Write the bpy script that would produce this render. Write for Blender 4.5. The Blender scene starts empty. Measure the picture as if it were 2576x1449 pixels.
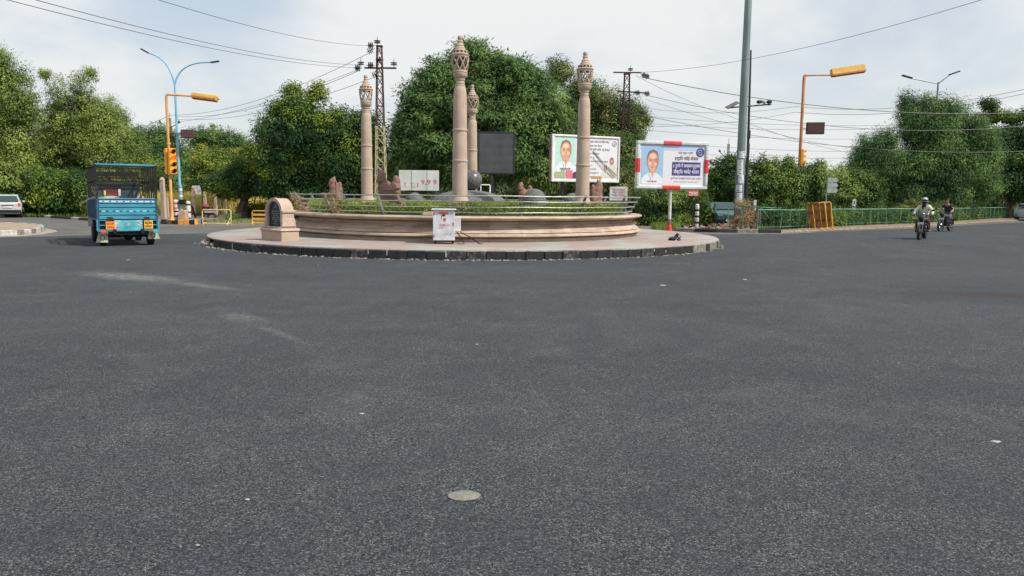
import bpy, bmesh, math, random
import numpy as np
from mathutils import Vector, Matrix, Euler
R = math.radians
PI = math.pi
rnd = random.Random(7)
S = bpy.context.scene
COL = S.collection

# ------------------------------------------------------------------ camera
CAMZ = 1.6
FPX = 1876.0                       # focal length in pixels of a 2576 x 1449 frame
HOR = 495.0                        # horizon row at the centre of that frame
ROLL = R(0.6)
pitch = math.atan((724.5 - HOR) / FPX)
cp, sp_ = math.cos(pitch), math.sin(pitch)
FWD = Vector((0, cp, -sp_))
UP0 = Vector((0, sp_, cp))
RT0 = Vector((1, 0, 0))
RT = (RT0 * math.cos(ROLL) + UP0 * math.sin(ROLL)).normalized()
UP = (UP0 * math.cos(ROLL) - RT0 * math.sin(ROLL)).normalized()
cd = bpy.data.cameras.new('camera')
cam = bpy.data.objects.new('camera', cd)
COL.objects.link(cam)
M3 = Matrix((RT, UP, -FWD)).transposed()
cam.matrix_world = Matrix.Translation((0, 0, CAMZ)) @ M3.to_4x4()
cd.sensor_fit = 'HORIZONTAL'
cd.sensor_width = 36.0
cd.lens = 36.0 * FPX / 2576.0
cd.clip_start = 0.05
cd.clip_end = 5000
S.camera = cam

def ray(px, py):
    return RT * (px - 1288.0) + UP * (724.5 - py) + FWD * FPX
def G(px, py, z=0.0):              # the point of the level z under this line of sight
    d = ray(px, py); t = (z - CAMZ) / d.z
    return Vector((d.x * t, d.y * t, z))
def P(px, py, Y):                  # the point at distance Y
    d = ray(px, py); t = Y / d.y
    return Vector((d.x * t, Y, CAMZ + d.z * t))

# ------------------------------------------------------------------ light
SUN_EL = R(47)
SUN_AZ = math.atan2(0.86, -0.42)   # measured from +Y towards +X
sd = Vector((math.sin(SUN_AZ) * math.cos(SUN_EL), math.cos(SUN_AZ) * math.cos(SUN_EL), math.sin(SUN_EL)))
sl = bpy.data.lights.new('sun', 'SUN')
sl.energy = 4.9
sl.angle = R(1.5)
sl.color = (1.0, 0.93, 0.82)
so = bpy.data.objects.new('sun', sl)
so.rotation_euler = sd.to_track_quat('Z', 'Y').to_euler()
so.location = (10, -5, 30)
COL.objects.link(so)

W = bpy.data.worlds.new('World')
S.world = W
W.use_nodes = True
nt = W.node_tree
nt.nodes.clear()
def wn(t, **k):
    n = nt.nodes.new(t)
    for a, b in k.items():
        setattr(n, a, b)
    return n
out = wn('ShaderNodeOutputWorld')
sky = wn('ShaderNodeTexSky', sky_type='NISHITA', sun_disc=False)
sky.sun_elevation = SUN_EL
sky.sun_rotation = SUN_AZ
sky.air_density = 1.0
sky.dust_density = 2.5
sky.ozone_density = 1.2
bg1 = wn('ShaderNodeBackground'); bg1.inputs['Strength'].default_value = 0.15
nt.links.new(sky.outputs[0], bg1.inputs[0])
bg2 = wn('ShaderNodeBackground'); bg2.inputs['Strength'].default_value = 0.97
tc = wn('ShaderNodeTexCoord')
sx = wn('ShaderNodeSeparateXYZ'); nt.links.new(tc.outputs['Generated'], sx.inputs[0])
addz = wn('ShaderNodeMath', operation='ADD'); addz.inputs[1].default_value = 0.22
mxz = wn('ShaderNodeMath', operation='MAXIMUM'); mxz.inputs[1].default_value = 0.0
nt.links.new(sx.outputs[2], mxz.inputs[0]); nt.links.new(mxz.outputs[0], addz.inputs[0])
dx = wn('ShaderNodeMath', operation='DIVIDE'); nt.links.new(sx.outputs[0], dx.inputs[0]); nt.links.new(addz.outputs[0], dx.inputs[1])
dy = wn('ShaderNodeMath', operation='DIVIDE'); nt.links.new(sx.outputs[1], dy.inputs[0]); nt.links.new(addz.outputs[0], dy.inputs[1])
cx_ = wn('ShaderNodeCombineXYZ'); nt.links.new(dx.outputs[0], cx_.inputs[0]); nt.links.new(dy.outputs[0], cx_.inputs[1])
n1 = wn('ShaderNodeTexNoise'); n1.inputs['Scale'].default_value = 0.85; n1.inputs['Detail'].default_value = 9
n1.inputs['Roughness'].default_value = 0.55; n1.inputs['Distortion'].default_value = 0.35
mp = wn('ShaderNodeMapping'); mp.inputs['Location'].default_value = (5.4, 2.2, 0)
nt.links.new(cx_.outputs[0], mp.inputs[0]); nt.links.new(mp.outputs[0], n1.inputs[0])
cr = wn('ShaderNodeValToRGB')
cr.color_ramp.elements[0].position = 0.44; cr.color_ramp.elements[0].color = (0.72, 0.72, 0.72, 1)
cr.color_ramp.elements[1].position = 0.62; cr.color_ramp.elements[1].color = (0.95, 0.95, 0.95, 1)
def lobe_mask(px, py, inner, outer):
    d_ = ray(px, py).normalized(); v_ = wn('ShaderNodeVectorMath', operation='DISTANCE'); nt.links.new(tc.outputs['Generated'], v_.inputs[0]); v_.inputs[1].default_value = d_
    m_ = wn('ShaderNodeMapRange', interpolation_type='SMOOTHSTEP'); m_.inputs['From Min'].default_value = inner; m_.inputs['From Max'].default_value = outer
    m_.inputs['To Min'].default_value = 1.0; m_.inputs['To Max'].default_value = 0.0; nt.links.new(v_.outputs['Value'], m_.inputs['Value']); return m_.outputs[0]
acc_ = n1.outputs[0]
for px_, py_, a_, b_, w_ in ((900, 20, .03, .20, .17), (720, 10, .02, .12, .10), (1150, -40, .03, .16, .12), (520, 40, .05, .22, -.13), (120, 150, .02, .20, .07), (1500, 60, .05, .25, -.03), (2300, 100, .2, .55, .11)):
    q_ = wn('ShaderNodeMath', operation='MULTIPLY_ADD'); q_.inputs[1].default_value = w_
    nt.links.new(lobe_mask(px_, py_, a_, b_), q_.inputs[0]); nt.links.new(acc_, q_.inputs[2]); acc_ = q_.outputs[0]
nt.links.new(acc_, cr.inputs[0])
hz = wn('ShaderNodeMapRange'); hz.inputs['From Min'].default_value = 0.02; hz.inputs['From Max'].default_value = 0.40
hz.inputs['To Min'].default_value = 1.0; hz.inputs['To Max'].default_value = 0.0
nt.links.new(sx.outputs[2], hz.inputs['Value'])
mxm = wn('ShaderNodeMath', operation='MAXIMUM')
nt.links.new(cr.outputs[0], mxm.inputs[0]); nt.links.new(hz.outputs[0], mxm.inputs[1])
cc = wn('ShaderNodeValToRGB')                    # grey-blue to white inside the clouds
cc.color_ramp.elements[0].position = 0.40; cc.color_ramp.elements[0].color = (0.66, 0.745, 0.83, 1)
cc.color_ramp.elements[1].position = 0.60; cc.color_ramp.elements[1].color = (0.93, 0.935, 0.93, 1)
nt.links.new(acc_, cc.inputs[0])
cm = wn('ShaderNodeMix', data_type='RGBA')
cm.inputs['B'].default_value = (0.84, 0.885, 0.89, 1)
hz2 = wn('ShaderNodeMapRange'); hz2.inputs['From Min'].default_value = 0.05; hz2.inputs['From Max'].default_value = 0.24
hz2.inputs['To Min'].default_value = 0.75; hz2.inputs['To Max'].default_value = 0.0
nt.links.new(sx.outputs[2], hz2.inputs['Value'])
nt.links.new(hz2.outputs[0], cm.inputs['Factor']); nt.links.new(cc.outputs[0], cm.inputs['A'])
nt.links.new(cm.outputs['Result'], bg2.inputs[0])
ms = wn('ShaderNodeMixShader')
nt.links.new(mxm.outputs[0], ms.inputs[0]); nt.links.new(bg1.outputs[0], ms.inputs[1]); nt.links.new(bg2.outputs[0], ms.inputs[2])
nt.links.new(ms.outputs[0], out.inputs[0])

S.view_settings.view_transform = 'Standard'
S.view_settings.look = 'None'
S.view_settings.gamma = 1
S.view_settings.exposure = 0.0
S.cycles.max_bounces = 5
S.cycles.diffuse_bounces = 2
S.cycles.glossy_bounces = 2
S.cycles.transmission_bounces = 3
S.cycles.transparent_max_bounces = 4
S.cycles.use_denoising = True

# ------------------------------------------------------------------ materials
def nodes_mat(name):
    m = bpy.data.materials.new(name)
    m.use_nodes = True
    t = m.node_tree
    b = t.nodes['Principled BSDF']
    return m, t, b
def mat(name, c, rough=0.6, metal=0.0, var=0.18, scale=6.0, bump=0.0, c2=None, stretch=None, emit=None, spec=0.5, thr=(0.35, 0.65), coords='Object'):
    m, t, b = nodes_mat(name)
    n = t.nodes.new('ShaderNodeTexNoise'); n.inputs['Scale'].default_value = scale; n.inputs['Detail'].default_value = 6
    tcn = t.nodes.new('ShaderNodeTexCoord')
    if stretch:
        mpn = t.nodes.new('ShaderNodeMapping'); mpn.inputs['Scale'].default_value = stretch
        t.links.new(tcn.outputs[coords], mpn.inputs[0]); t.links.new(mpn.outputs[0], n.inputs[0])
    else:
        t.links.new(tcn.outputs[coords], n.inputs[0])
    r = t.nodes.new('ShaderNodeValToRGB')
    if c2 is None:
        a = tuple(max(0, x * (1 - var)) for x in c); z = tuple(min(1, x * (1 + var)) for x in c)
    else:
        a, z = c, c2
    r.color_ramp.elements[0].position = thr[0]; r.color_ramp.elements[0].color = (*a, 1)
    r.color_ramp.elements[1].position = thr[1]; r.color_ramp.elements[1].color = (*z, 1)
    t.links.new(n.outputs[0], r.inputs[0])
    t.links.new(r.outputs[0], b.inputs['Base Color'])
    b.inputs['Roughness'].default_value = rough
    b.inputs['Metallic'].default_value = metal
    b.inputs['Specular IOR Level'].default_value = spec
    if emit:
        b.inputs['Emission Color'].default_value = (*emit[0], 1)
        b.inputs['Emission Strength'].default_value = emit[1]
    if bump:
        bn = t.nodes.new('ShaderNodeBump'); bn.inputs['Strength'].default_value = bump; bn.inputs['Distance'].default_value = 0.02
        t.links.new(n.outputs[0], bn.inputs['Height']); t.links.new(bn.outputs[0], b.inputs['Normal'])
    return m
def flat(name, c, rough=0.5, metal=0.0, **k):
    return mat(name, c, rough, metal, var=k.pop('var', 0.06), scale=k.pop('scale', 12), **k)

def leaf_mat(name, c1, c2, c3, trans=0.20, nscale=0.45, gain=1.95):
    c1, c2, c3 = (tuple(x * gain for x in c) for c in (c1, c2, c3))
    m = bpy.data.materials.new(name); m.use_nodes = True
    t = m.node_tree; t.nodes.clear()
    o = t.nodes.new('ShaderNodeOutputMaterial')
    at = t.nodes.new('ShaderNodeAttribute'); at.attribute_name = 'tint'
    g = t.nodes.new('ShaderNodeNewGeometry')
    n = t.nodes.new('ShaderNodeTexNoise'); n.inputs['Scale'].default_value = nscale; n.inputs['Detail'].default_value = 2
    t.links.new(g.outputs['Position'], n.inputs[0])
    a = t.nodes.new('ShaderNodeMath'); a.operation = 'ADD'
    b = t.nodes.new('ShaderNodeMath'); b.operation = 'MULTIPLY_ADD'; b.inputs[1].default_value = 1.7; b.inputs[2].default_value = -0.85
    t.links.new(n.outputs[0], b.inputs[0]); t.links.new(b.outputs[0], a.inputs[1]); t.links.new(at.outputs['Fac'], a.inputs[0])
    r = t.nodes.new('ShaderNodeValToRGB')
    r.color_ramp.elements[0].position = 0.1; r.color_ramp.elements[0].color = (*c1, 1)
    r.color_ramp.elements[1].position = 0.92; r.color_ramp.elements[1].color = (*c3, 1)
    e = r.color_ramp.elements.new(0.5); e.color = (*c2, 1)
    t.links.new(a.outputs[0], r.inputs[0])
    p = t.nodes.new('ShaderNodeBsdfPrincipled'); p.inputs['Roughness'].default_value = 0.58; p.inputs['Specular IOR Level'].default_value = 0.14
    tr = t.nodes.new('ShaderNodeBsdfTranslucent')
    hs = t.nodes.new('ShaderNodeHueSaturation'); hs.inputs['Value'].default_value = 1.5; hs.inputs['Hue'].default_value = 0.485
    t.links.new(r.outputs[0], hs.inputs['Color']); t.links.new(hs.outputs[0], tr.inputs[0])
    t.links.new(r.outputs[0], p.inputs['Base Color'])
    x = t.nodes.new('ShaderNodeMixShader'); x.inputs[0].default_value = trans
    t.links.new(p.outputs[0], x.inputs[1]); t.links.new(tr.outputs[0], x.inputs[2]); t.links.new(x.outputs[0], o.inputs[0])
    return m

class NG:                                           # tiny helper for bigger node graphs
    def __init__(s, m): s.t = m.node_tree
    def n(s, ty, **k):
        x = s.t.nodes.new(ty)
        for a, b in k.items(): setattr(x, a, b)
        return x
    def l(s, a, b): s.t.links.new(a, b)
    def math(s, op, a, b=None, c=None, clamp=False):
        x = s.n('ShaderNodeMath', operation=op, use_clamp=clamp)
        for i, v in enumerate((a, b, c)):
            if v is None: continue
            if isinstance(v, (int, float)): x.inputs[i].default_value = v
            else: s.l(v, x.inputs[i])
        return x.outputs[0]
    def noise(s, vec, scale, detail=4, rough=0.5, dist=0.0):
        x = s.n('ShaderNodeTexNoise'); x.inputs['Scale'].default_value = scale; x.inputs['Detail'].default_value = detail
        x.inputs['Roughness'].default_value = rough; x.inputs['Distortion'].default_value = dist
        s.l(vec, x.inputs[0]); return x.outputs[0]
    def ramp(s, fac, stops):
        x = s.n('ShaderNodeValToRGB'); e = x.color_ramp.elements
        e[0].position, e[0].color = stops[0][0], (*stops[0][1], 1)
        e[1].position, e[1].color = stops[-1][0], (*stops[-1][1], 1)
        for p, c in stops[1:-1]:
            q = e.new(p); q.color = (*c, 1)
        s.l(fac, x.inputs[0]); return x.outputs[0]
    def mix(s, fac, a, b, mode='MIX'):
        x = s.n('ShaderNodeMix', data_type='RGBA', blend_type=mode)
        for k, v in (('Factor', fac), ('A', a), ('B', b)):
            if isinstance(v, (int, float)): x.inputs[k].default_value = v
            elif isinstance(v, tuple): x.inputs[k].default_value = (*v, 1)
            else: s.l(v, x.inputs[k])
        return x.outputs['Result']
    def mapr(s, v, a, b, c, d):
        x = s.n('ShaderNodeMapRange'); s.l(v, x.inputs[0])
        for i, q in enumerate((a, b, c, d)): x.inputs[i + 1].default_value = q
        return x.outputs[0]

def blob(g, pos, cx, cy, ang, lx, ly, n):
    """mask of a spill lying on the road at (cx, cy): long axis lx at angle ang, ragged by the noise n"""
    mp = g.n('ShaderNodeMapping', vector_type='TEXTURE')
    mp.inputs['Location'].default_value = (cx, cy, 0); mp.inputs['Rotation'].default_value = (0, 0, ang)
    mp.inputs['Scale'].default_value = (lx, ly, 1000)
    g.l(pos, mp.inputs[0])
    ln = g.n('ShaderNodeVectorMath', operation='LENGTH'); g.l(mp.outputs[0], ln.inputs[0])
    v = g.math('MULTIPLY_ADD', n, 1.9, -0.95)
    v = g.math('ADD', ln.outputs['Value'], v)
    return g.mapr(v, 0.25, 1.1, 1.0, 0.0)

def asphalt_mat():
    m, t, b = nodes_mat('asphalt'); g = NG(m)
    pos = g.n('ShaderNodeNewGeometry').outputs['Position']
    vo = g.n('ShaderNodeTexVoronoi', feature='F1'); vo.inputs['Scale'].default_value = 150; g.l(pos, vo.inputs['Vector'])
    cell = g.n('ShaderNodeSeparateColor'); g.l(vo.outputs['Color'], cell.inputs[0])
    big = g.noise(pos, 0.28, 5, 0.6, 0.4)
    mid = g.noise(pos, 1.7, 5, 0.65)
    fine = g.noise(pos, 60, 3, 0.7)
    clump = g.noise(pos, 17, 3, 0.6)
    # aggregate: most stones coated dark, a share worn bare and pale
    bare = g.ramp(cell.outputs[0], [(0.0, (0.006, 0.007, 0.010)), (0.38, (0.028, 0.033, 0.040)), (0.74, (0.075, 0.083, 0.092)), (0.90, (0.125, 0.133, 0.14)), (1.0, (0.25, 0.255, 0.255))])
    smooth = g.ramp(fine, [(0.3, (0.025, 0.031, 0.039)), (0.7, (0.074, 0.087, 0.102))])
    wear = g.mapr(g.math('ADD', mid, clump), 0.75, 1.25, 0.45, 1.0)
    col = g.mix(wear, smooth, bare)
    tone = g.ramp(big, [(0.28, (0.86, 0.87, 0.90)), (0.5, (1.0, 1.0, 1.0)), (0.72, (1.16, 1.14, 1.09))])
    col = g.mix(1.0, col, tone, 'MULTIPLY')
    tone2 = g.ramp(mid, [(0.3, (0.86, 0.87, 0.90)), (0.7, (1.14, 1.13, 1.09))])
    col = g.mix(1.0, col, tone2, 'MULTIPLY')
    # paths polished by wheels that circle the roundabout, and darker oily paths between them
    dv = g.n('ShaderNodeVectorMath', operation='DISTANCE'); g.l(pos, dv.inputs[0]); dv.inputs[1].default_value = (-1.66, 27.6, 0)
    wob = g.math('MULTIPLY_ADD', big, 5.0, -2.5)
    ring = g.math('SINE', g.math('MULTIPLY', g.math('ADD', dv.outputs['Value'], wob), 1.75))
    lane = g.ramp(g.math('MULTIPLY_ADD', ring, .5, .5), [(0.0, (0.87, 0.87, 0.88)), (0.55, (1.0, 1.0, 1.0)), (1.0, (1.10, 1.095, 1.085))])
    col = g.mix(0.35, col, g.mix(1.0, col, lane, 'MULTIPLY'))
    drip = g.noise(pos, 3.3, 2, 0.5)
    col = g.mix(g.mapr(drip, 0.70, 0.78, 0.0, 0.45), col, (0.020, 0.021, 0.024))
    pale = g.noise(pos, 0.55, 6, 0.7, 1.2)
    col = g.mix(g.mapr(pale, 0.56, 0.80, 0.0, 0.30), col, (0.150, 0.155, 0.158))
    # sand spills and scuffs that lie on this road
    ragged = g.noise(pos, 2.4, 9, 0.8)
    grain = g.noise(pos, 45, 2, 0.6)
    tot = None
    for (px, py, ex, ey, w, k) in SPILLS:
        a, c = G(px, py), G(ex, ey)
        d = c - a
        bm = blob(g, pos, (a.x + c.x) / 2, (a.y + c.y) / 2, math.atan2(d.y, d.x), d.length / 2, w, ragged)
        bm = g.math('MULTIPLY', bm, k)
        tot = bm if tot is None else g.math('MAXIMUM', tot, bm)
    brk = g.noise(pos, 7.0, 5, 0.8)
    gm = g.math('MULTIPLY', g.mapr(grain, 0.35, 0.62, 0.35, 1.0), g.mapr(brk, 0.40, 0.62, 0.12, 1.0))
    col = g.mix(g.math('MULTIPLY', tot, gm), col, (0.42, 0.40, 0.35))
    # oily dark stain near the right edge
    a = G(2520, 742)
    st = blob(g, pos, a.x, a.y, 0.1, 2.2, 0.55, ragged)
    col = g.mix(g.math('MULTIPLY', st, 0.78), col, (0.045, 0.04, 0.04))
    g.l(col, b.inputs['Base Color'])
    b.inputs['Roughness'].default_value = 0.85
    b.inputs['Specular IOR Level'].default_value = 0.16
    hgt = g.math('SUBTRACT', g.math('MULTIPLY', fine, 0.5), g.math('MULTIPLY', vo.outputs['Distance'], 0.9))
    bn = g.n('ShaderNodeBump'); bn.inputs['Strength'].default_value = 0.75; bn.inputs['Distance'].default_value = 0.006
    g.l(hgt, bn.inputs['Height']); g.l(bn.outputs[0], b.inputs['Normal'])
    return m
# (start px, end px, half width in metres, strength)
SPILLS = [(200, 683, 470, 712, 0.50, 0.62), (260, 690, 420, 706, 0.2, 0.5), (400, 706, 620, 732, 0.20, 0.45), (570, 785, 650, 815, 0.26, 0.36), (640, 815, 775, 868, 0.09, 0.32),
          (930, 600, 1300, 660, 0.02, 0.3)]

def stone_mat(name, a, b2, stain, scale=3.0, streak=(1, 1, 8), st=0.65):
    m, t, b = nodes_mat(name); g = NG(m)
    tcn = g.n('ShaderNodeTexCoord').outputs['Object']
    mp = g.n('ShaderNodeMapping'); mp.inputs['Scale'].default_value = streak; g.l(tcn, mp.inputs[0])
    n = g.noise(mp.outputs[0], scale, 7, 0.62, 0.6)
    n2 = g.noise(tcn, 1.3, 4, 0.6)
    n3 = g.noise(tcn, 40, 3, 0.6)
    col = g.ramp(n, [(0.32, a), (0.68, b2)])
    col = g.mix(g.mapr(n2, 0.48, 0.70, 0.0, st), col, stain)
    col = g.mix(1.0, col, g.ramp(n3, [(0.3, (0.86, 0.86, 0.86)), (0.7, (1.08, 1.08, 1.08))]), 'MULTIPLY')
    g.l(col, b.inputs['Base Color']); b.inputs['Roughness'].default_value = 0.85; b.inputs['Specular IOR Level'].default_value = 0.25
    bn = g.n('ShaderNodeBump'); bn.inputs['Strength'].default_value = 0.35; bn.inputs['Distance'].default_value = 0.01
    g.l(n3, bn.inputs['Height']); g.l(bn.outputs[0], b.inputs['Normal'])
    return m

# ------------------------------------------------------------------ mesh helpers
def unit_frame(d):
    d = d.normalized()
    a = Vector((0, 0, 1)) if abs(d.z) < 0.9 else Vector((1, 0, 0))
    u = d.cross(a).normalized(); v = u.cross(d).normalized()
    return u, v
class MB:
    def __init__(s): s.v = []; s.f = []; s.m = []; s.mi = 0
    def add(s, vs, fs, M=None, mi=None):
        o = len(s.v); mi = s.mi if mi is None else mi
        for p in vs:
            p = Vector(p)
            s.v.append(M @ p if M is not None else p)
        for f in fs:
            s.f.append(tuple(i + o for i in f)); s.m.append(mi)
        return s
    def box(s, c, size, rot=None, mi=None, bev=0.0, taper=1.0):
        x, y, z = (q / 2 for q in size)
        M = Matrix.Translation(c)
        if rot is not None: M = M @ Euler(rot).to_matrix().to_4x4()
        if bev <= 0:
            vs = [(-x, -y, -z), (x, -y, -z), (x, y, -z), (-x, y, -z), (-x * taper, -y * taper, z), (x * taper, -y * taper, z), (x * taper, y * taper, z), (-x * taper, y * taper, z)]
            fs = [(0, 3, 2, 1), (4, 5, 6, 7), (0, 1, 5, 4), (1, 2, 6, 5), (2, 3, 7, 6), (3, 0, 4, 7)]
            return s.add(vs, fs, M, mi)
        b = min(bev, x * .9, y * .9, z * .9)
        def ringp(xx, yy, zz, bb): return [(-xx + bb, -yy, zz), (xx - bb, -yy, zz), (xx, -yy + bb, zz), (xx, yy - bb, zz), (xx - bb, yy, zz), (-xx + bb, yy, zz), (-xx, yy - bb, zz), (-xx, -yy + bb, zz)]
        rings = [ringp(x - b, y - b, -z, b * .4), ringp(x, y, -z + b, b), ringp(x * taper, y * taper, z - b, b), ringp(x * taper - b, y * taper - b, z, b * .4)]
        vs = [p for r_ in rings for p in r_]
        fs = [tuple(range(7, -1, -1)), tuple(range(24, 32))]
        for k in range(3):
            for i in range(8):
                fs.append((k * 8 + i, k * 8 + (i + 1) % 8, k * 8 + 8 + (i + 1) % 8, k * 8 + 8 + i))
        return s.add(vs, fs, M, mi)
    def tube(s, pts, r, n=8, mi=None, caps=True, M=None):
        pts = [Vector(p) for p in pts]; k = len(pts)
        rr = r if isinstance(r, (list, tuple)) else [r] * k
        vs = []; u = None
        for i, p in enumerate(pts):
            d = (pts[min(i + 1, k - 1)] - pts[max(i - 1, 0)])
            if d.length < 1e-9: d = Vector((0, 0, 1))
            d.normalize()
            if u is None: u, w = unit_frame(d)
            else:
                u = (u - d * u.dot(d))
                u = u.normalized() if u.length > 1e-6 else unit_frame(d)[0]
                w = d.cross(u)
            w = d.cross(u)
            for j in range(n):
                a = 2 * PI * j / n
                vs.append(p + (u * math.cos(a) + w * math.sin(a)) * rr[i])
        fs = []
        for i in range(k - 1):
            for j in range(n):
                fs.append((i * n + j, i * n + (j + 1) % n, (i + 1) * n + (j + 1) % n, (i + 1) * n + j))
        if caps:
            fs.append(tuple(range(n - 1, -1, -1))); fs.append(tuple(range((k - 1) * n, k * n)))
        return s.add(vs, fs, M, mi)
    def lathe(s, prof, n=24, c=(0, 0, 0), M=None, mi=None, a0=0.0, a1=2 * PI, capb=False, capt=False, offs=0.0):
        full = abs(a1 - a0 - 2 * PI) < 1e-6
        m = n if full else n + 1
        vs = []
        for (r, z) in prof:
            for j in range(m):
                a = a0 + (a1 - a0) * j / n + offs
                vs.append((c[0] + r * math.cos(a), c[1] + r * math.sin(a), c[2] + z))
        fs = []
        for i in range(len(prof) - 1):
            for j in range(n):
                q = (j + 1) % m if full else j + 1
                fs.append((i * m + j, i * m + q, (i + 1) * m + q, (i + 1) * m + j))
        if capb: fs.append(tuple(range(m - 1, -1, -1)))
        if capt: fs.append(tuple(range((len(prof) - 1) * m, len(prof) * m)))
        return s.add(vs, fs, M, mi)
    def sphere(s, c, r, n=16, mi=None, sc=(1, 1, 1), M=None, z0=-1.0):
        k = n // 2; a0 = math.asin(z0) if z0 > -1 else -PI / 2
        prof = []
        for i in range(k + 1):
            a = a0 + (PI / 2 - a0) * i / k
            prof.append((max(1e-4, math.cos(a)), math.sin(a)))
        T = Matrix.Translation(c) @ Matrix.Diagonal((r * sc[0], r * sc[1], r * sc[2], 1))
        if M is not None: T = M @ T
        return s.lathe(prof, n, (0, 0, 0), T, mi)
    def prism(s, poly, z0, z1, M=None, mi=None):           # polygon in xy, extruded along z
        n = len(poly)
        a = sum(poly[i][0] * poly[(i + 1) % n][1] - poly[(i + 1) % n][0] * poly[i][1] for i in range(n))
        if a < 0: poly = poly[::-1]
        vs = [(x, y, z0) for x, y in poly] + [(x, y, z1) for x, y in poly]
        fs = [tuple(range(n - 1, -1, -1)), tuple(range(n, 2 * n))] + [(i, (i + 1) % n, n + (i + 1) % n, n + i) for i in range(n)]
        return s.add(vs, fs, M, mi)
    def card(s, poly, y, mi=None, M=None, th=0.004):       # flat printed shape standing in the xz plane, facing -y
        n = len(poly)
        a = sum(poly[i][0] * poly[(i + 1) % n][1] - poly[(i + 1) % n][0] * poly[i][1] for i in range(n))
        if a < 0: poly = poly[::-1]
        vs = [(x, y, z) for x, z in poly]
        return s.add(vs, [tuple(range(n))], M, mi)
    def build(s, name, mats, parent=None, smooth=True, loc=None, ang=38, rotz=0.0):
        me = bpy.data.meshes.new(name)
        me.from_pydata([tuple(p) for p in s.v], [], s.f)
        if not isinstance(mats, (list, tuple)): mats = [mats]
        for q in mats: me.materials.append(q)
        me.polygons.foreach_set('material_index', s.m)
        if smooth:
            me.polygons.foreach_set('use_smooth', [True] * len(me.polygons))
            me.set_sharp_from_angle(angle=R(ang))
        me.update()
        o = bpy.data.objects.new(name, me); COL.objects.link(o)
        if parent is not None: o.parent = parent
        if loc is not None: o.location = loc
        o.rotation_euler.z = rotz
        return o
def tag(o, label=None, cat=None, group=None, kind=None):
    if label: o['label'] = label
    if cat: o['category'] = cat
    if group: o['group'] = group
    if kind: o['kind'] = kind
    return o
def thing(name, loc, label, cat, group=None, rotz=0.0):
    o = bpy.data.objects.new(name, None); COL.objects.link(o)
    o.empty_display_size = 0.2
    o.location = loc; o.rotation_euler = (0, 0, rotz)
    return tag(o, label, cat, group)
def kids(o): return [c for c in bpy.data.objects if c.parent == o]
def dup(o, loc=None, rotz=None, label=None, parent=None):
    ch = kids(o)
    c = o.copy(); COL.objects.link(c)
    if parent is not None: c.parent = parent
    if loc is not None: c.location = loc
    if rotz is not None: c.rotation_euler.z = rotz
    if label: c['label'] = label
    for k in ch: dup(k, parent=c)
    return c
def circle(cx, cz, rx, rz, n=20, a0=0, a1=2 * PI):
    return [(cx + rx * math.cos(a0 + (a1 - a0) * i / n), cz + rz * math.sin(a0 + (a1 - a0) * i / n)) for i in range(n if abs(a1 - a0) > 6.28 else n + 1)]
def text_geo(txt, h, align='LEFT', shear=0.0, bold=0.0):
    cu = bpy.data.curves.new('txt', 'FONT'); cu.body = txt; cu.size = h; cu.align_x = align; cu.shear = shear
    cu.resolution_u = 2; cu.offset = bold
    o = bpy.data.objects.new('txt', cu); COL.objects.link(o)
    dg = bpy.context.evaluated_depsgraph_get(); dg.update()
    me = bpy.data.meshes.new_from_object(o.evaluated_get(dg))
    vs = [(v.co.x, v.co.y) for v in me.vertices]; fs = [tuple(p.vertices) for p in me.polygons]
    bpy.data.objects.remove(o); bpy.data.curves.remove(cu); bpy.data.meshes.remove(me)
    return vs, fs
def put_text(mb, txt, x, z, y, h, mi=0, align='LEFT', bold=0.0, width=None, M=None, shear=0.0):
    vs, fs = text_geo(txt, h, align, shear, bold)
    if not vs: return
    k = 1.0
    if width:
        w = max(v[0] for v in vs) - min(v[0] for v in vs)
        k = width / max(w, 1e-6)
    mb.add([(x + a * k, y, z + b) for a, b in vs], fs, M, mi)
def skin(verts, edges, radii, sub=1, name='body'):
    me = bpy.data.meshes.new('sk'); me.from_pydata(verts, edges, [])
    o = bpy.data.objects.new('sk', me); COL.objects.link(o)
    md = o.modifiers.new('s', 'SKIN'); md.use_smooth_shade = True
    for i, v in enumerate(me.skin_vertices[0].data):
        r = radii[i]; v.radius = r if isinstance(r, tuple) else (r, r); v.use_root = (i == 0)
    sb = o.modifiers.new('b', 'SUBSURF'); sb.levels = sub; sb.render_levels = sub
    dg = bpy.context.evaluated_depsgraph_get(); dg.update()
    res = bpy.data.meshes.new_from_object(o.evaluated_get(dg)); res.name = name
    bpy.data.objects.remove(o); bpy.data.meshes.remove(me)
    res.polygons.foreach_set('use_smooth', [True] * len(res.polygons))
    return res
def blobs(parts, voxel=.03, smooth=4):
    b = MB()
    for c, r_ in parts: b.sphere(c, 1.0, 16, sc=r_)
    me = bpy.data.meshes.new('bl'); me.from_pydata([tuple(p) for p in b.v], [], b.f)
    o = bpy.data.objects.new('bl', me); COL.objects.link(o)
    md = o.modifiers.new('r', 'REMESH'); md.mode = 'VOXEL'; md.voxel_size = voxel
    m2 = o.modifiers.new('s', 'SMOOTH'); m2.iterations = smooth; m2.factor = .6
    dg = bpy.context.evaluated_depsgraph_get(); dg.update()
    res = bpy.data.meshes.new_from_object(o.evaluated_get(dg)); bpy.data.objects.remove(o); bpy.data.meshes.remove(me)
    res.polygons.foreach_set('use_smooth', [True] * len(res.polygons))
    return res
def mesh_obj(name, me, m, parent=None, loc=None):
    me.materials.clear(); me.materials.append(m)
    o = bpy.data.objects.new(name, me); COL.objects.link(o)
    if parent is not None: o.parent = parent
    if loc is not None: o.location = loc
    return o
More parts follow.
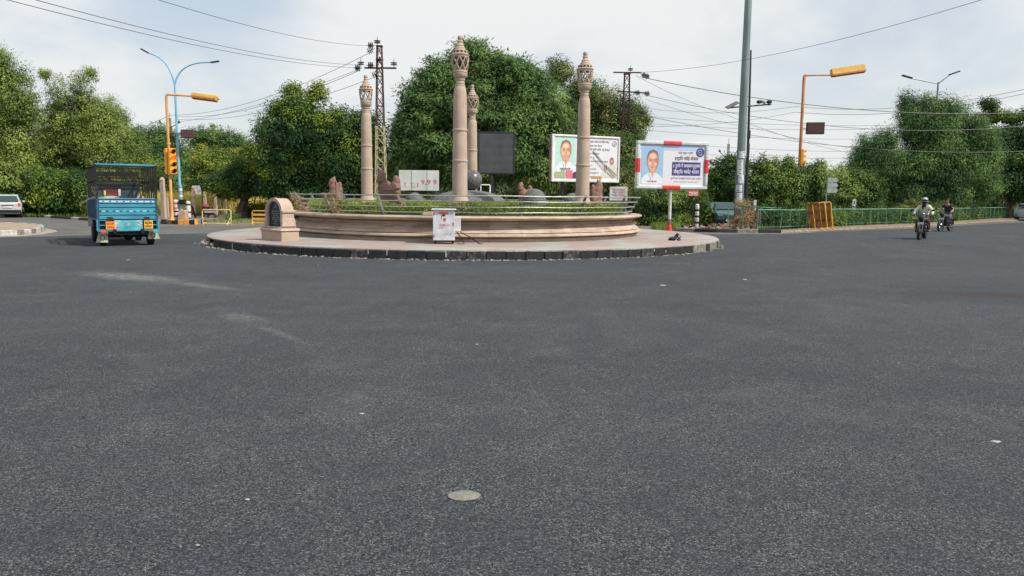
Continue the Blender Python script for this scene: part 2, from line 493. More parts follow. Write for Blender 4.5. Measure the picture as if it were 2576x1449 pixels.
def sheet(name, pts, z, m, kind='structure', sub=0):
    mb = MB(); mb.add([(p[0], p[1], z) for p in pts], [tuple(range(len(pts)))])
    o = mb.build(name, m, smooth=False)
    if o.data.polygons[0].normal.z < 0:
        o.data.flip_normals()
    bm = bmesh.new(); bm.from_mesh(o.data); bmesh.ops.triangulate(bm, faces=bm.faces[:]); bm.to_mesh(o.data); bm.free()
    tag(o, kind=kind)
    return o

# ------------------------------------------------------------------ foliage
def np_mesh(name, V, F, mats, parent=None, tint=None, loc=None, mi=None):
    me = bpy.data.meshes.new(name)
    nv, nf, k = len(V), len(F), F.shape[1]
    me.vertices.add(nv); me.vertices.foreach_set('co', V.astype(np.float32).ravel())
    me.loops.add(nf * k); me.loops.foreach_set('vertex_index', F.astype(np.int32).ravel())
    me.polygons.add(nf); me.polygons.foreach_set('loop_start', np.arange(0, nf * k, k, dtype=np.int32))
    if mi is not None: me.polygons.foreach_set('material_index', mi.astype(np.int32))
    for q in (mats if isinstance(mats, (list, tuple)) else [mats]): me.materials.append(q)
    me.update(calc_edges=True)
    if tint is not None:
        a = me.attributes.new('tint', 'FLOAT', 'POINT'); a.data.foreach_set('value', tint.astype(np.float32))
    o = bpy.data.objects.new(name, me); COL.objects.link(o)
    if parent is not None: o.parent = parent
    if loc is not None: o.location = loc
    return o
def norm(a): return a / np.maximum(np.linalg.norm(a, axis=-1, keepdims=True), 1e-9)
def leaf_quads(p, d, L, Wd, rg, fold=0.25, face=None):
    n = len(p)
    if face is None: s = norm(np.cross(d, rg.normal(size=(n, 3))))
    else:                                   # the blade's flat side turns towards 'face', as leaves turn to the light
        d = norm(d - face * (d * face).sum(1, keepdims=True) * .85); s = norm(np.cross(face, d))
    nrm = np.cross(d, s)
    L = L[:, None]; Wd = Wd[:, None]
    a = p; b = p + d * L * .5 + s * Wd * .5 + nrm * Wd * fold
    c = p + d * L; e = p + d * L * .5 - s * Wd * .5 + nrm * Wd * fold
    V = np.stack([a, b, c, e], 1).reshape(-1, 3)
    F = np.arange(4 * n).reshape(n, 4)
    return V, F
def crown_geo(lobes, seed, dens=2.2, clump=0.55, n_per=26, L=0.30, Wd=0.11, droop=0.25, flat_z=0.75, core=0.35, ragged=0.22, up=0.0):
    """lobes: (x, y, z, rx, ry, rz). clumps of leaves sit on and inside every lobe's surface"""
    rg = np.random.default_rng(seed)
    Lb = np.array(lobes, dtype=float); Lb[:, 3:6] = np.maximum(Lb[:, 3:6] - clump * .28, Lb[:, 3:6] * .6)
    dens *= 1.45; n_per = int(n_per * 2.3); L *= .58; Wd *= .72
    # every lobe carries smaller billows, each with its own tone: lit tops, dark gaps between
    par = Lb.copy(); kids_, tone = [], []
    for l in par:
        mr = l[3:6].mean()
        nb = int(np.clip(7 * mr ** 1.1, 5, 26)); fr = np.clip(.62 / mr ** .5, .30, .62)
        u = norm(rg.normal(size=(nb * 2, 3))); pick = []
        for q in u:                                     # spread them evenly
            if all((q * w_).sum() < 1 - 1.7 / nb for w_ in pick): pick.append(q)
            if len(pick) >= nb: break
        for q in pick:
            f_ = fr * rg.uniform(.75, 1.2)
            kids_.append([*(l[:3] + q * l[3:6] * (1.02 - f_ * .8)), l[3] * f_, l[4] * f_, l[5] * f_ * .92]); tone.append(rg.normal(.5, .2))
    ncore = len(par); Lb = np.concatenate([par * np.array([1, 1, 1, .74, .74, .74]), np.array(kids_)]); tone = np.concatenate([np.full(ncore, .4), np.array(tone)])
    dens *= .62
    C, U, T = [], [], []
    for i, l in enumerate(Lb):
        area = 4 * PI * ((l[3] * l[4]) ** 1.6 / 3 + (l[3] * l[5]) ** 1.6 / 3 + (l[4] * l[5]) ** 1.6 / 3) ** (1 / 1.6)
        n = max(4, int(area * dens))
        u = norm(rg.normal(size=(n, 3)))
        f = 1.0 + np.clip(rg.normal(size=(n, 1)), -2, 1.5) * ragged * 0.55 - np.abs(rg.normal(size=(n, 1))) * ragged * 0.5
        # a few inner clumps close the view through the crown
        inner = rg.random(n) < core
        f[inner] = rg.uniform(0.25, 0.8, size=(inner.sum(), 1))
        c = l[:3] + u * l[3:6] * f
        keep = np.ones(n, bool)
        near = np.where(np.abs(Lb[:, :3] - l[:3]).max(1) < l[3:6].max() + Lb[:, 3:6].max(1))[0]
        for j in near:
            if j == i or (i >= ncore) != (j >= ncore): continue
            k = Lb[j]; q = (c - k[:3]) / k[3:6]
            keep &= ~((q ** 2).sum(1) < 0.40) | (rg.random(n) < 0.15)
        keep &= c[:, 2] > 0.1
        C.append(c[keep]); U.append(u[keep]); T.append(np.clip(rg.normal(tone[i], 0.12, size=keep.sum()), 0, 1))
    for i, l in enumerate(par):                      # loose sprays that break the outline
        ns = int(5 * l[3:6].mean()) + 3; u = norm(rg.normal(size=(ns, 3)) + np.array([0, 0, .45]))
        for f_ in (1.02, 1.10, 1.19):
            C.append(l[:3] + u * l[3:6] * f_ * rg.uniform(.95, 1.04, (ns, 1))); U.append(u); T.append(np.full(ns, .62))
    C = np.concatenate(C); U = np.concatenate(U); T = np.concatenate(T); small = np.ones(len(C)); small[-sum(3 * (int(5 * l[3:6].mean()) + 3) for l in par):] = .45
    n = len(C)
    cs = clump * rg.uniform(0.6, 1.35, size=n) * small
    o = np.clip(rg.normal(size=(n, n_per, 3)), -1.7, 1.7) * 0.55
    o[:, :, 2] *= flat_z
    pos = C[:, None, :] + o * cs[:, None, None]
    d = o * 1.1 + U[:, None, :] * 0.55 + rg.normal(size=o.shape) * 0.45
    d[:, :, 2] += up - droop
    fc = norm(o) * .85 + U[:, None, :] * .55 + rg.normal(size=o.shape) * .22; fc[:, :, 2] += .35
    fc = norm(fc.reshape(-1, 3)); pos = pos.reshape(-1, 3); d = norm(d.reshape(-1, 3))
    kp = np.repeat(small == 1, n_per) | (rg.random(len(pos)) < .32); pos, d, fc = pos[kp], d[kp], fc[kp]; m = len(pos)
    V, F = leaf_quads(pos, d, L * rg.uniform(.6, 1.35, m), Wd * rg.uniform(.7, 1.3, m), rg, .12, fc)
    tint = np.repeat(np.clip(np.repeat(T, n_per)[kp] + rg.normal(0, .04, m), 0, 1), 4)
    return V, F, tint
def px_lobes(L, Y, dz=None):
    """lobes given as seen from the kerb: (col, row, half width, half height, extra distance)"""
    r = []
    for q in L:
        cx, cy, rx, ry = q[:4]; dY = q[4] if len(q) > 4 else 0.0
        y = Y + dY; k = y / FPX; c = P(cx, cy, y)
        rw, rh = rx * k, ry * k
        r.append((c.x, c.y, c.z, rw, q[5] if len(q) > 5 else 0.5 * (rw + rh), rh))
    return r
def limb(mb, a, b, r0, r1, seed, n=6, wob=0.12):
    rr = random.Random(seed); a, b = Vector(a), Vector(b)
    pts = []; L = (b - a).length
    for i in range(n + 1):
        t = i / n
        p = a.lerp(b, t) + Vector((0, 0, 1)) * (math.sin(t * PI) * L * .10)
        if 0 < i < n: p += Vector((rr.uniform(-1, 1), rr.uniform(-1, 1), rr.uniform(-.5, .5))) * wob * L * .3
        pts.append(p)
    mb.tube(pts, [r0 + (r1 - r0) * i / n for i in range(n + 1)], 7)
    return pts
def tree(name, label, cat, base, lobes, lm, bark, seed, group=None, tr=0.25, fork=0.35, limbs=7, trunks=1, **k):
    base = Vector(base)
    t = thing(name, base, label, cat, group)
    V, F, T = crown_geo(lobes, seed, **k)
    V = V - np.array(base)[None, :]
    np_mesh('crown', V, F, lm, t, T)
    mb = MB(); rr = random.Random(seed)
    Lw = [Vector(l[:3]) - base for l in lobes]
    top = sum((l[5] * l[3] * (Vector(l[:3]) - base) for l in lobes), Vector()) / sum(l[5] * l[3] for l in lobes)
    for q in range(trunks):
        off = Vector((rr.uniform(-.5, .5), rr.uniform(-.3, .3), 0)) * (0 if trunks == 1 else 1.2)
        f = off + Vector((top.x * .35, top.y * .35, max(1.2, top.z * fork)))
        limb(mb, off + Vector((0, 0, -0.1)), f, tr, tr * .7, seed + q, 6, .1)
        mb.lathe([(tr * 1.7, -.05), (tr * 1.25, .15), (tr * 1.02, .45)], 9, off)
        order = sorted(range(len(Lw)), key=lambda i: -lobes[i][3])[:limbs]
        for i in order:
            tgt = Lw[i] + Vector((rr.uniform(-.2, .2), 0, lobes[i][5] * .3))
            pts = limb(mb, f, tgt, tr * .5, tr * .1, seed + 31 * i + q)
            for _ in range(2):
                s0 = pts[rr.randint(2, 4)]
                limb(mb, s0, s0 + Vector((rr.uniform(-1, 1) * lobes[i][3], rr.uniform(-1, 1) * lobes[i][4], rr.uniform(.2, .9) * lobes[i][5])), tr * .2, tr * .05, seed + 7 * i + _, 4)
    mb.build('trunk', bark, t)
    return t
def blades(area_pts, n, h, w, seed, lm, name, lean=0.25, tuft=1):
    rg = np.random.default_rng(seed)
    p = area_pts(rg, n)
    if tuft > 1:
        p = np.repeat(p, tuft, 0); p[:, :2] += rg.normal(size=(len(p), 2)) * w * 4
    m = len(p)
    d = norm(np.stack([rg.normal(size=m) * lean, rg.normal(size=m) * lean, np.ones(m)], 1))
    L = h * rg.uniform(.5, 1.3, m)
    V, F = leaf_quads(p, d, L, w * rg.uniform(.7, 1.4, m), rg, 0.1)
    return np_mesh(name, V, F, lm, None, np.repeat(np.clip(rg.normal(.5, .25, m), 0, 1), 4))
# ================================================================== materials in use
M = {}
M['asphalt'] = asphalt_mat()
M['oldroad'] = mat('old_road', (0.075, 0.076, 0.075), 0.85, c2=(0.125, 0.118, 0.108), scale=0.9, bump=0.3, coords='Object')
M['dirt'] = mat('dirt', (0.11, 0.09, 0.06), 0.95, c2=(0.21, 0.175, 0.12), scale=1.4, bump=0.5)
M['dust'] = mat('dust', (0.22, 0.20, 0.165), 0.95, c2=(0.34, 0.31, 0.26), scale=2.5, bump=0.3)
M['concrete'] = mat('concrete', (0.20, 0.195, 0.175), 0.9, c2=(0.34, 0.33, 0.30), scale=5, bump=0.3)
M['kerb_black'] = mat('kerb_black_paint', (0.008, 0.009, 0.010), 0.6, c2=(0.032, 0.033, 0.034), scale=7, bump=0.3, thr=(0.4, 0.8))
M['kerb_white'] = mat('kerb_white_paint', (0.30, 0.295, 0.28), 0.8, c2=(0.52, 0.51, 0.49), scale=9, bump=0.2)
M['kerb_yellow'] = mat('kerb_yellow_paint', (0.42, 0.36, 0.14), 0.8, c2=(0.5, 0.47, 0.3), scale=9)
M['kerb_orange'] = mat('kerb_orange_paint', (0.62, 0.26, 0.03), 0.75, c2=(0.72, 0.36, 0.07), scale=9)
M['kerb_grey'] = mat('kerb_bare', (0.12, 0.12, 0.10), 0.9, c2=(0.24, 0.235, 0.20), scale=8, bump=0.3)
M['sand'] = stone_mat('sandstone', (0.40, 0.305, 0.245), (0.50, 0.395, 0.32), (0.32, 0.23, 0.18), 2.0, (1, 1, .5), .6)
M['wall'] = stone_mat('carved_wall_stone', (0.32, 0.245, 0.19), (0.57, 0.465, 0.37), (0.27, 0.185, 0.145), 1.3, (1, 1, 9))
M['redstone'] = stone_mat('red_sandstone', (0.17, 0.095, 0.078), (0.31, 0.185, 0.15), (0.11, 0.06, 0.05), 7, (1, 1, 2))
M['granite'] = mat('speckled_granite', (0.05, 0.058, 0.058), 0.8, c2=(0.17, 0.185, 0.18), scale=34, thr=(0.42, 0.58))
M['granite_dark'] = mat('polished_granite', (0.06, 0.06, 0.065), 0.25, c2=(0.15, 0.15, 0.16), scale=30, thr=(0.42, 0.6))
M['black_stone'] = mat('black_slab', (0.010, 0.010, 0.011), 0.25, c2=(0.03, 0.03, 0.032), scale=20)
M['steel'] = mat('dull_steel', (0.24, 0.26, 0.235), 0.5, 0.45, c2=(0.40, 0.42, 0.39), scale=14)
M['steel_dark'] = mat('stained_steel', (0.10, 0.095, 0.085), 0.55, 0.4, c2=(0.24, 0.23, 0.21), scale=10)
M['soil'] = mat('soil', (0.05, 0.04, 0.03), 0.95, c2=(0.11, 0.085, 0.06), scale=6)
M['lawn'] = mat('lawn_soil', (0.05, 0.085, 0.018), 0.95, c2=(0.10, 0.15, 0.035), scale=8)
M['bark'] = mat('bark', (0.045, 0.032, 0.024), 0.95, c2=(0.13, 0.10, 0.075), scale=9, bump=0.8, stretch=(1, 1, .25))
M['bark_pale'] = mat('pale_bark', (0.16, 0.12, 0.09), 0.95, c2=(0.30, 0.24, 0.19), scale=7, bump=0.6, stretch=(1, 1, .3))
M['rust'] = mat('rusty_steel', (0.035, 0.014, 0.014), 0.85, c2=(0.11, 0.05, 0.045), scale=6)
M['oldpaint'] = mat('yellowed_paint', (0.26, 0.24, 0.13), 0.7, c2=(0.42, 0.42, 0.26), scale=5)
M['insul'] = flat('brown_insulator', (0.035, 0.018, 0.02), 0.2)
M['wire'] = flat('wire', (0.06, 0.065, 0.07), 0.5)
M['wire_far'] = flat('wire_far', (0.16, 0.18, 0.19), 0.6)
M['blue_paint'] = mat('blue_lamp_paint', (0.10, 0.34, 0.50), 0.45, c2=(0.22, 0.52, 0.66), scale=4, stretch=(1, 1, .3))
M['orange'] = mat('orange_pole_paint', (0.60, 0.27, 0.07), 0.5, c2=(0.76, 0.42, 0.15), scale=3, stretch=(2, 2, .6))
M['orange_faded'] = mat('faded_orange_paint', (0.40, 0.15, 0.07), 0.6, c2=(0.60, 0.27, 0.13), scale=3, stretch=(2, 2, .6))
M['signal'] = mat('signal_orange', (0.80, 0.30, 0.01), 0.4, c2=(0.90, 0.40, 0.02), scale=5)
M['amberbox'] = mat('lamp_box_yellow', (0.56, 0.31, 0.04), 0.6, c2=(0.70, 0.42, 0.07), scale=6)
M['amberbox_dark'] = mat('lamp_box_underside', (0.30, 0.10, 0.03), 0.6, c2=(0.42, 0.17, 0.05), scale=6)
M['lens_off'] = flat('dark_lens', (0.012, 0.012, 0.012), 0.15)
M['lens_on'] = mat('lit_amber_lens', (0.9, 0.2, 0.02), 0.3, emit=((1.0, 0.16, 0.01), 1.0))
M['brownbox'] = mat('brown_display', (0.05, 0.022, 0.022), 0.6, c2=(0.10, 0.045, 0.04), scale=18)
M['black'] = flat('black_paint', (0.010, 0.010, 0.011), 0.65, spec=.3)
M['tyre'] = flat('tyre_rubber', (0.014, 0.014, 0.014), 0.8)
M['chrome'] = flat('chrome', (0.20, 0.205, 0.21), 0.25, 0.9)
M['darkmetal'] = flat('dark_metal', (0.05, 0.05, 0.055), 0.4, 0.6)
M['white'] = mat('white_paint', (0.62, 0.63, 0.62), 0.45, c2=(0.80, 0.80, 0.79), scale=3)
M['white_dirty'] = mat('dirty_white', (0.42, 0.42, 0.40), 0.6, c2=(0.66, 0.66, 0.64), scale=4)
M['red'] = mat('red_paint', (0.58, 0.025, 0.03), 0.45, c2=(0.72, 0.06, 0.06), scale=4)
M['maroon'] = flat('maroon', (0.20, 0.02, 0.03), 0.6)
M['green_rail'] = mat('green_fence_paint', (0.05, 0.17, 0.11), 0.5, c2=(0.17, 0.31, 0.21), scale=1.2)
M['barricade'] = mat('barricade_yellow', (0.62, 0.30, 0.02), 0.55, c2=(0.80, 0.44, 0.05), scale=4)
M['barricade_rust'] = mat('barricade_rusty', (0.12, 0.045, 0.012), 0.75, c2=(0.34, 0.15, 0.025), scale=3, thr=(0.4, 0.6))
M['barricade_pale'] = mat('barricade_faded', (0.50, 0.36, 0.14), 0.6, c2=(0.70, 0.58, 0.32), scale=5)
M['glass'] = flat('car_glass', (0.03, 0.05, 0.055), 0.06, spec=0.9)
M['mast'] = mat('galvanised_mast', (0.13, 0.165, 0.18), 0.5, 0.3, c2=(0.22, 0.27, 0.28), scale=2, stretch=(1, 1, .2))
M['paper'] = mat('paper', (0.55, 0.58, 0.62), 0.8, c2=(0.72, 0.74, 0.76), scale=9)
M['ink'] = flat('blue_black_ink', (0.03, 0.035, 0.12), 0.7)
M['inkpink'] = flat('pink_ink', (0.50, 0.10, 0.20), 0.7)
M['twine'] = mat('dry_twigs', (0.10, 0.07, 0.045), 0.9, c2=(0.28, 0.21, 0.13), scale=8)
# leaves: three tones per kind of plant
LF = {}
LF['olive'] = leaf_mat('leaf_olive', (0.036, 0.058, 0.015), (0.084, 0.120, 0.028), (0.165, 0.205, 0.052))
LF['neem'] = leaf_mat('leaf_neem', (0.024, 0.050, 0.016), (0.050, 0.092, 0.027), (0.095, 0.145, 0.042))
LF['dark'] = leaf_mat('leaf_dark', (0.012, 0.030, 0.012), (0.028, 0.060, 0.016), (0.12, 0.155, 0.02), nscale=0.3)
LF['glossy'] = leaf_mat('leaf_glossy', (0.014, 0.032, 0.010), (0.038, 0.070, 0.018), (0.12, 0.165, 0.040))
LF['grey'] = leaf_mat('leaf_grey', (0.020, 0.044, 0.016), (0.044, 0.086, 0.028), (0.095, 0.155, 0.048))
LF['rusty'] = leaf_mat('leaf_rusty', (0.022, 0.044, 0.014), (0.048, 0.082, 0.024), (0.14, 0.140, 0.05))
LF['lime'] = leaf_mat('leaf_lime', (0.030, 0.060, 0.014), (0.070, 0.110, 0.022), (0.19, 0.20, 0.035))
LF['hedge'] = leaf_mat('leaf_hedge', (0.04, 0.065, 0.015), (0.09, 0.13, 0.026), (0.17, 0.21, 0.045), nscale=1.5)
LF['straw'] = leaf_mat('leaf_straw', (0.18, 0.18, 0.05), (0.32, 0.29, 0.08), (0.42, 0.37, 0.13), 0.4)
LF['brown'] = leaf_mat('leaf_brown', (0.08, 0.05, 0.03), (0.17, 0.11, 0.06), (0.26, 0.20, 0.10), 0.2)
LF['far'] = leaf_mat('leaf_far', (0.035, 0.055, 0.028), (0.065, 0.09, 0.04), (0.11, 0.13, 0.055))

# ================================================================== ground
sheet('ground', [(-400, -60), (400, -60), (400, 900), (-400, 900)], -0.012, M['dirt'])
far = [(-1500, 552), (-500, 546), (0, 545), (110, 547), (230, 556), (400, 565), (490, 566), (640, 567), (1000, 569), (1400, 575), (1660, 581), (1800, 585), (1965, 587), (2100, 580), (2300, 572), (2480, 560), (2700, 550), (3100, 538), (4200, 536)]
pts = [G(x, y) for x, y in far]
sheet('road', [(-90, -40), *[(p.x, p.y) for p in pts], (120, -40)], 0.0, M['oldroad'])
new = [(-1400, 640), (-400, 610), (0, 598), (150, 594), (300, 590), (500, 588), (640, 588), (900, 588), (1300, 586), (1640, 588), (1800, 590), (1960, 589), (2100, 582), (2300, 575), (2480, 564), (2700, 554), (3100, 542)]
pts = [G(x, y) for x, y in new]
sheet('asphalt', [(-40, -6), *[(p.x, p.y) for p in pts], (60, -6)], 0.005, M['asphalt'])

# ---- pale concrete strip at the foot of the far kerbs
def strip(px, w, z, m, name):
    p = [G(x, y) for x, y in px]; a = []
    for q in p: a.append((q.x, q.y))
    b = [(q.x * (1 - w / q.length), q.y * (1 - w / q.length)) for q in p][::-1]
    sheet(name, a + b, z, m)
strip([(400, 566.5), (490, 567.5), (640, 568.5)], 0.35, 0.010, M['dust'], 'gutter')
strip([(1800, 586.5), (1965, 588.5), (2040, 585)], 0.30, 0.010, M['dust'], 'gutter')

# ---- a row of kerb stones along a path, painted in turns
def kerb_run(pts, h, dpt, length, mats, label_name='kerb', start=0, gap=0.015, jit=0.0, seq=None):
    mb = MB(); acc = [Vector((p[0], p[1], 0)) for p in pts]; i = start
    segs = []
    for a, b in zip(acc[:-1], acc[1:]):
        n = max(1, round((b - a).length / length))
        for k in range(n): segs.append((a.lerp(b, k / n), a.lerp(b, (k + 1) / n)))
    rr = random.Random(3)
    for a, b in segs:
        d = b - a; L = d.length - gap; c = (a + b) / 2; ang = math.atan2(d.y, d.x)
        n_ = Vector((-d.y, d.x, 0)).normalized() * (dpt / 2)
        mi = seq[i % len(seq)] if seq else i % len(mats)
        hh = h + rr.uniform(-jit, jit)
        mb.box((c.x + n_.x, c.y + n_.y, hh / 2 - .03), (L, dpt, hh + .06), (0, 0, ang + rr.uniform(-jit, jit)), mi, bev=0.02); i += 1
    o = mb.build(label_name, mats); tag(o, kind='structure'); return o
p = [G(x, y) for x, y in [(404, 563.5), (490, 564.5), (515, 563)]]
kerb_run([(q.x, q.y) for q in p], 0.24, 0.2, 0.31, [M['kerb_black'], M['kerb_orange'], M['kerb_grey']], seq=[0, 2, 0, 1, 1, 0, 1, 2])
p = [G(x, y) for x, y in [(1695, 582), (1800, 585), (1962, 586)]]
kerb_run([(q.x, q.y) for q in p], 0.17, 0.22, 1.0, [M['kerb_black'], M['kerb_grey']], seq=[1, 0, 0, 1, 0, 1, 0, 0])
p = [G(x, y) for x, y in [(-300, 546), (60, 545.5), (110, 547), (235, 556)]]
kerb_run([(q.x, q.y) for q in p], 0.14, 0.25, 1.1, [M['kerb_black'], M['kerb_white']], seq=[0, 1, 0, 0])
# verge of bare earth under the green fence, a little above the road
vp = [(1965, 586.5), (2100, 579.5), (2300, 571.5), (2480, 559.5), (2700, 549.5), (3100, 537.5)]
a = [G(x, y) for x, y in vp]; b = [G(x, y - 14) for x, y in vp]
mb = MB(); n = len(a)
mb.add([(q.x, q.y, 0.0) for q in a] + [(q.x * 1.006, q.y * 1.006, 0.10) for q in a] + [(q.x * 1.3, q.y * 1.3, 0.16) for q in a],
       [(i, i + 1, n + i + 1, n + i) for i in range(n - 1)] + [(n + i, n + i + 1, 2 * n + i + 1, 2 * n + i) for i in range(n - 1)])
tag(mb.build('verge', mat('verge_earth', (0.12, 0.09, 0.06), 0.95, c2=(0.26, 0.20, 0.145), scale=5, bump=0.6)), kind='structure')
# the raised bank behind the left kerb
mb = MB()
q = [G(x, y) for x, y in [(400, 562), (515, 562)]]
mb.prism([(q[0].x, q[0].y + .25), (q[1].x, q[1].y + .25), (q[1].x - .8, q[1].y + 5), (q[0].x - 2, q[0].y + 5)], -0.01, 0.18)
tag(mb.build('corner_pavement', M['dirt'], smooth=False), kind='structure')

# ---- traffic island on the left
isl = [(-700, 600), (-350, 599), (-120, 596), (0, 594), (45, 592.5), (80, 589), (104, 584.5), (114, 580), (108, 576), (80, 572.5), (0, 569), (-200, 565), (-700, 560)]
ip = [G(x, y) for x, y in isl]
cxm = sum(q.x for q in ip) / len(ip); cym = sum(q.y for q in ip) / len(ip)
kerb_run([(q.x, q.y) for q in ip[:10]], 0.20, 0.2, 0.62, [M['kerb_white'], M['kerb_grey']])
kerb_run([(q.x, q.y) for q in ip[9:]], 0.20, 0.2, 0.62, [M['kerb_white'], M['kerb_grey']])
mb = MB(); inn = [(q.x + (cxm - q.x) * .012, q.y + (cym - q.y) * .012 ) for q in ip]
mb.prism(inn, -0.01, 0.185)
tag(mb.build('traffic_island', mat('island_sand', (0.26, 0.20, 0.14), 0.95, c2=(0.36, 0.29, 0.21), scale=2, bump=0.3), smooth=False), kind='structure')
apr = [(-60, 597), (40, 596), (100, 592), (145, 584), (140, 579.5), (112, 574.5), (80, 571), (40, 575)]
q = [G(x, y) for x, y in apr]
sheet('island_apron', [(w.x, w.y) for w in q], 0.011, M['dust'])

# ================================================================== the roundabout
CX, CY = -1.66, 27.6
RO = 8.95
def polar(r, deg, z=0.0):          # deg from the side facing the camera, positive to the right
    a = R(deg); return Vector((CX + r * math.sin(a), CY - r * math.cos(a), z))
def pav_mat():
    m, t, b = nodes_mat('pavers'); g = NG(m)
    pos = g.n('ShaderNodeNewGeometry').outputs['Position']
    br = g.n('ShaderNodeTexBrick'); br.inputs['Scale'].default_value = 3.2
    br.inputs['Color1'].default_value = (0.30, 0.215, 0.20, 1); br.inputs['Color2'].default_value = (0.35, 0.275, 0.25, 1); br.inputs['Mortar'].default_value = (0.22, 0.195, 0.18, 1)
    br.inputs['Mortar Size'].default_value = 0.02; g.l(pos, br.inputs['Vector'])
    n = g.noise(pos, 0.7, 4, 0.6, 0.5)
    grey = g.n('ShaderNodeTexBrick'); grey.inputs['Scale'].default_value = 3.2
    grey.inputs['Color1'].default_value = (0.30, 0.315, 0.30, 1); grey.inputs['Color2'].default_value = (0.36, 0.37, 0.345, 1); grey.inputs['Mortar'].default_value = (0.22, 0.21, 0.19, 1)
    grey.inputs['Mortar Size'].default_value = 0.02; g.l(pos, grey.inputs['Vector'])
    col = g.mix(g.mapr(n, 0.49, 0.54, 0, 1), br.outputs[0], grey.outputs[0])
    d = g.noise(pos, 5, 6, 0.7)
    col = g.mix(g.mapr(d, 0.45, 0.75, 0, 0.55), col, (0.27, 0.245, 0.21))
    g.l(col, b.inputs['Base Color']); b.inputs['Roughness'].default_value = 0.9
    return m
mb = MB(); mb.lathe([(RO - .012, .22), (RO - .016, .252), (RO - .04, .260), (RO - 1.3, .265), (6.0, .29)], 96, (CX, CY, 0))
tag(mb.build('pavement', pav_mat(), ang=60), kind='structure')
# kerb stones of the ring
mb = MB(); rr = random.Random(5); nst = 112; gap = 0.5
for i in range(nst):
    a0 = 360.0 / nst * i; ph = a0 + 180.0 / nst
    if ph > 180: ph -= 360
    if -70 < ph < -53.5: continue
    if -53.5 <= ph < 50: mi = 0
    elif 50 <= ph < 76: mi = 2 if i % 3 else 0
    else: mi = (1, 3, 0, 2)[i % 4]
    h = 0.232 + rr.uniform(-.010, .010); c = polar(RO - .065 + rr.uniform(-.02, .012), ph, h / 2 - .02)
    mb.box(c, (2 * PI * RO / nst - 0.007, .15, h + .04), (0, 0, R(ph) + rr.uniform(-.02, .02)), mi if mi or rr.random() < .8 else 4, bev=0.022)
    if mi == 0 and rr.random() < 0.14:                      # chips of mortar left in the joints
        c2 = polar(RO + .006, ph + 1.6, rr.uniform(.1, .2)); mb.box(c2, (rr.uniform(.015, .03), .02, rr.uniform(.05, .2)), (0, 0, R(ph)), 1)
tag(mb.build('kerb', [M['kerb_black'], M['kerb_white'], M['kerb_grey'], M['kerb_yellow'], mat('worn_black_paint', (.02, .021, .021), .8, c2=(.10, .10, .09), scale=9, thr=(.45, .65))]), kind='structure')
# crumbling end on the left with rubble
mb = MB(); rr = random.Random(9)
for i in range(26):
    ph = rr.uniform(-70, -53); r_ = RO + rr.uniform(-.3, .12); s_ = rr.uniform(.05, .16)
    c = polar(r_, ph, s_ * .3)
    mb.box(c, (s_ * 1.6, s_, s_ * .8), (rr.uniform(-.4, .4), rr.uniform(-.4, .4), rr.uniform(0, 3)), rr.choice([0, 0, 1]), bev=s_ * .2)
tag(mb.build('rubble', [M['dust'], M['kerb_black']]), 'pale rubble and broken kerb pieces at the crumbled left end of the roundabout kerb', 'rubble', kind='stuff')
# grit gathered in the gutter all along the kerb
mb = MB(); rr = random.Random(19)
for i in range(420):
    ph = rr.gauss(0, 45); r_ = RO + .02 + abs(rr.gauss(0, .10)); s_ = rr.uniform(.012, .04)
    c = polar(r_, ph, s_ * .3); mb.box(c, (s_ * 2, s_, s_), (rr.uniform(-.5, .5), 0, rr.uniform(0, 3)))
tag(mb.build('gravel', M['dust']), 'pale grit lying along the foot of the black roundabout kerb', 'gravel', kind='stuff')

# planter wall
wl = thing('planter_wall', (CX, CY, 0), 'round carved sandstone wall of the roundabout planter with moulded rim', 'wall')
prof = [(6.15, .24), (6.15, .36), (6.20, .378), (6.19, .392), (6.09, .398), (6.09, .418), (6.25, .426), (6.30, .455), (6.29, .49), (6.255, .515), (6.19, .530), (6.16, .534), (6.16, .546), (6.205, .550), (6.17, .60), (6.08, .66), (6.02, .715), (6.01, .735), (6.07, .745), (6.07, .760), (5.965, .763), (5.965, .778), (5.965, .79), (5.98, .84), (6.04, .865), (5.96, .868), (5.96, .888), (6.07, .892), (6.17, .92), (6.27, .94), (6.315, .965), (6.32, .99), (6.30, 1.015), (6.24, 1.03), (5.72, 1.03), (5.70, .90)]
mb = MB(); mb.lathe(prof, 128); mb.build('moulded_wall', M['wall'], wl, ang=28)
# joints between the blocks: fine dark seams, one mesh
mb = MB()
for i in range(40):
    a = 2 * PI * i / 40
    Mj = Matrix.Rotation(a, 4, 'Z')
    pr = [(r_ + .002, z) for r_, z in prof[1:33]]
    vs = []
    for (r_, z) in pr: vs += [(r_, -.004, z), (r_, .004, z)]
    mb.add(vs, [(2 * k, 2 * k + 1, 2 * k + 3, 2 * k + 2) for k in range(len(pr) - 1)], Mj)
mb.build('joint', flat('joint_seam', (0.20, 0.13, 0.095), 0.9), wl)  # darker stone tone for the thin block joints
# soil, lawn mound
mb = MB(); mb.lathe([(5.70, 1.0), (5.2, 1.06), (4.6, 1.20), (3.5, 1.29), (2, 1.34), (0.01, 1.36)], 72, (CX, CY, 0))
tag(mb.build('lawn', M['lawn'], ang=60), kind='structure')
def lawn_pts(rg, n):
    r_ = 4.9 * np.sqrt(rg.random(n)); a = rg.random(n) * 2 * PI
    z = np.interp(r_, [0, 2, 3.5, 4.6, 5.2], [1.36, 1.34, 1.29, 1.20, 1.06])
    return np.stack([CX + r_ * np.sin(a), CY - r_ * np.cos(a), z], 1)
g_ = blades(lawn_pts, 26000, 0.075, 0.012, 5, LF['hedge'], 'grass'); tag(g_, 'short green grass on the mound inside the round planter', 'grass', kind='stuff')
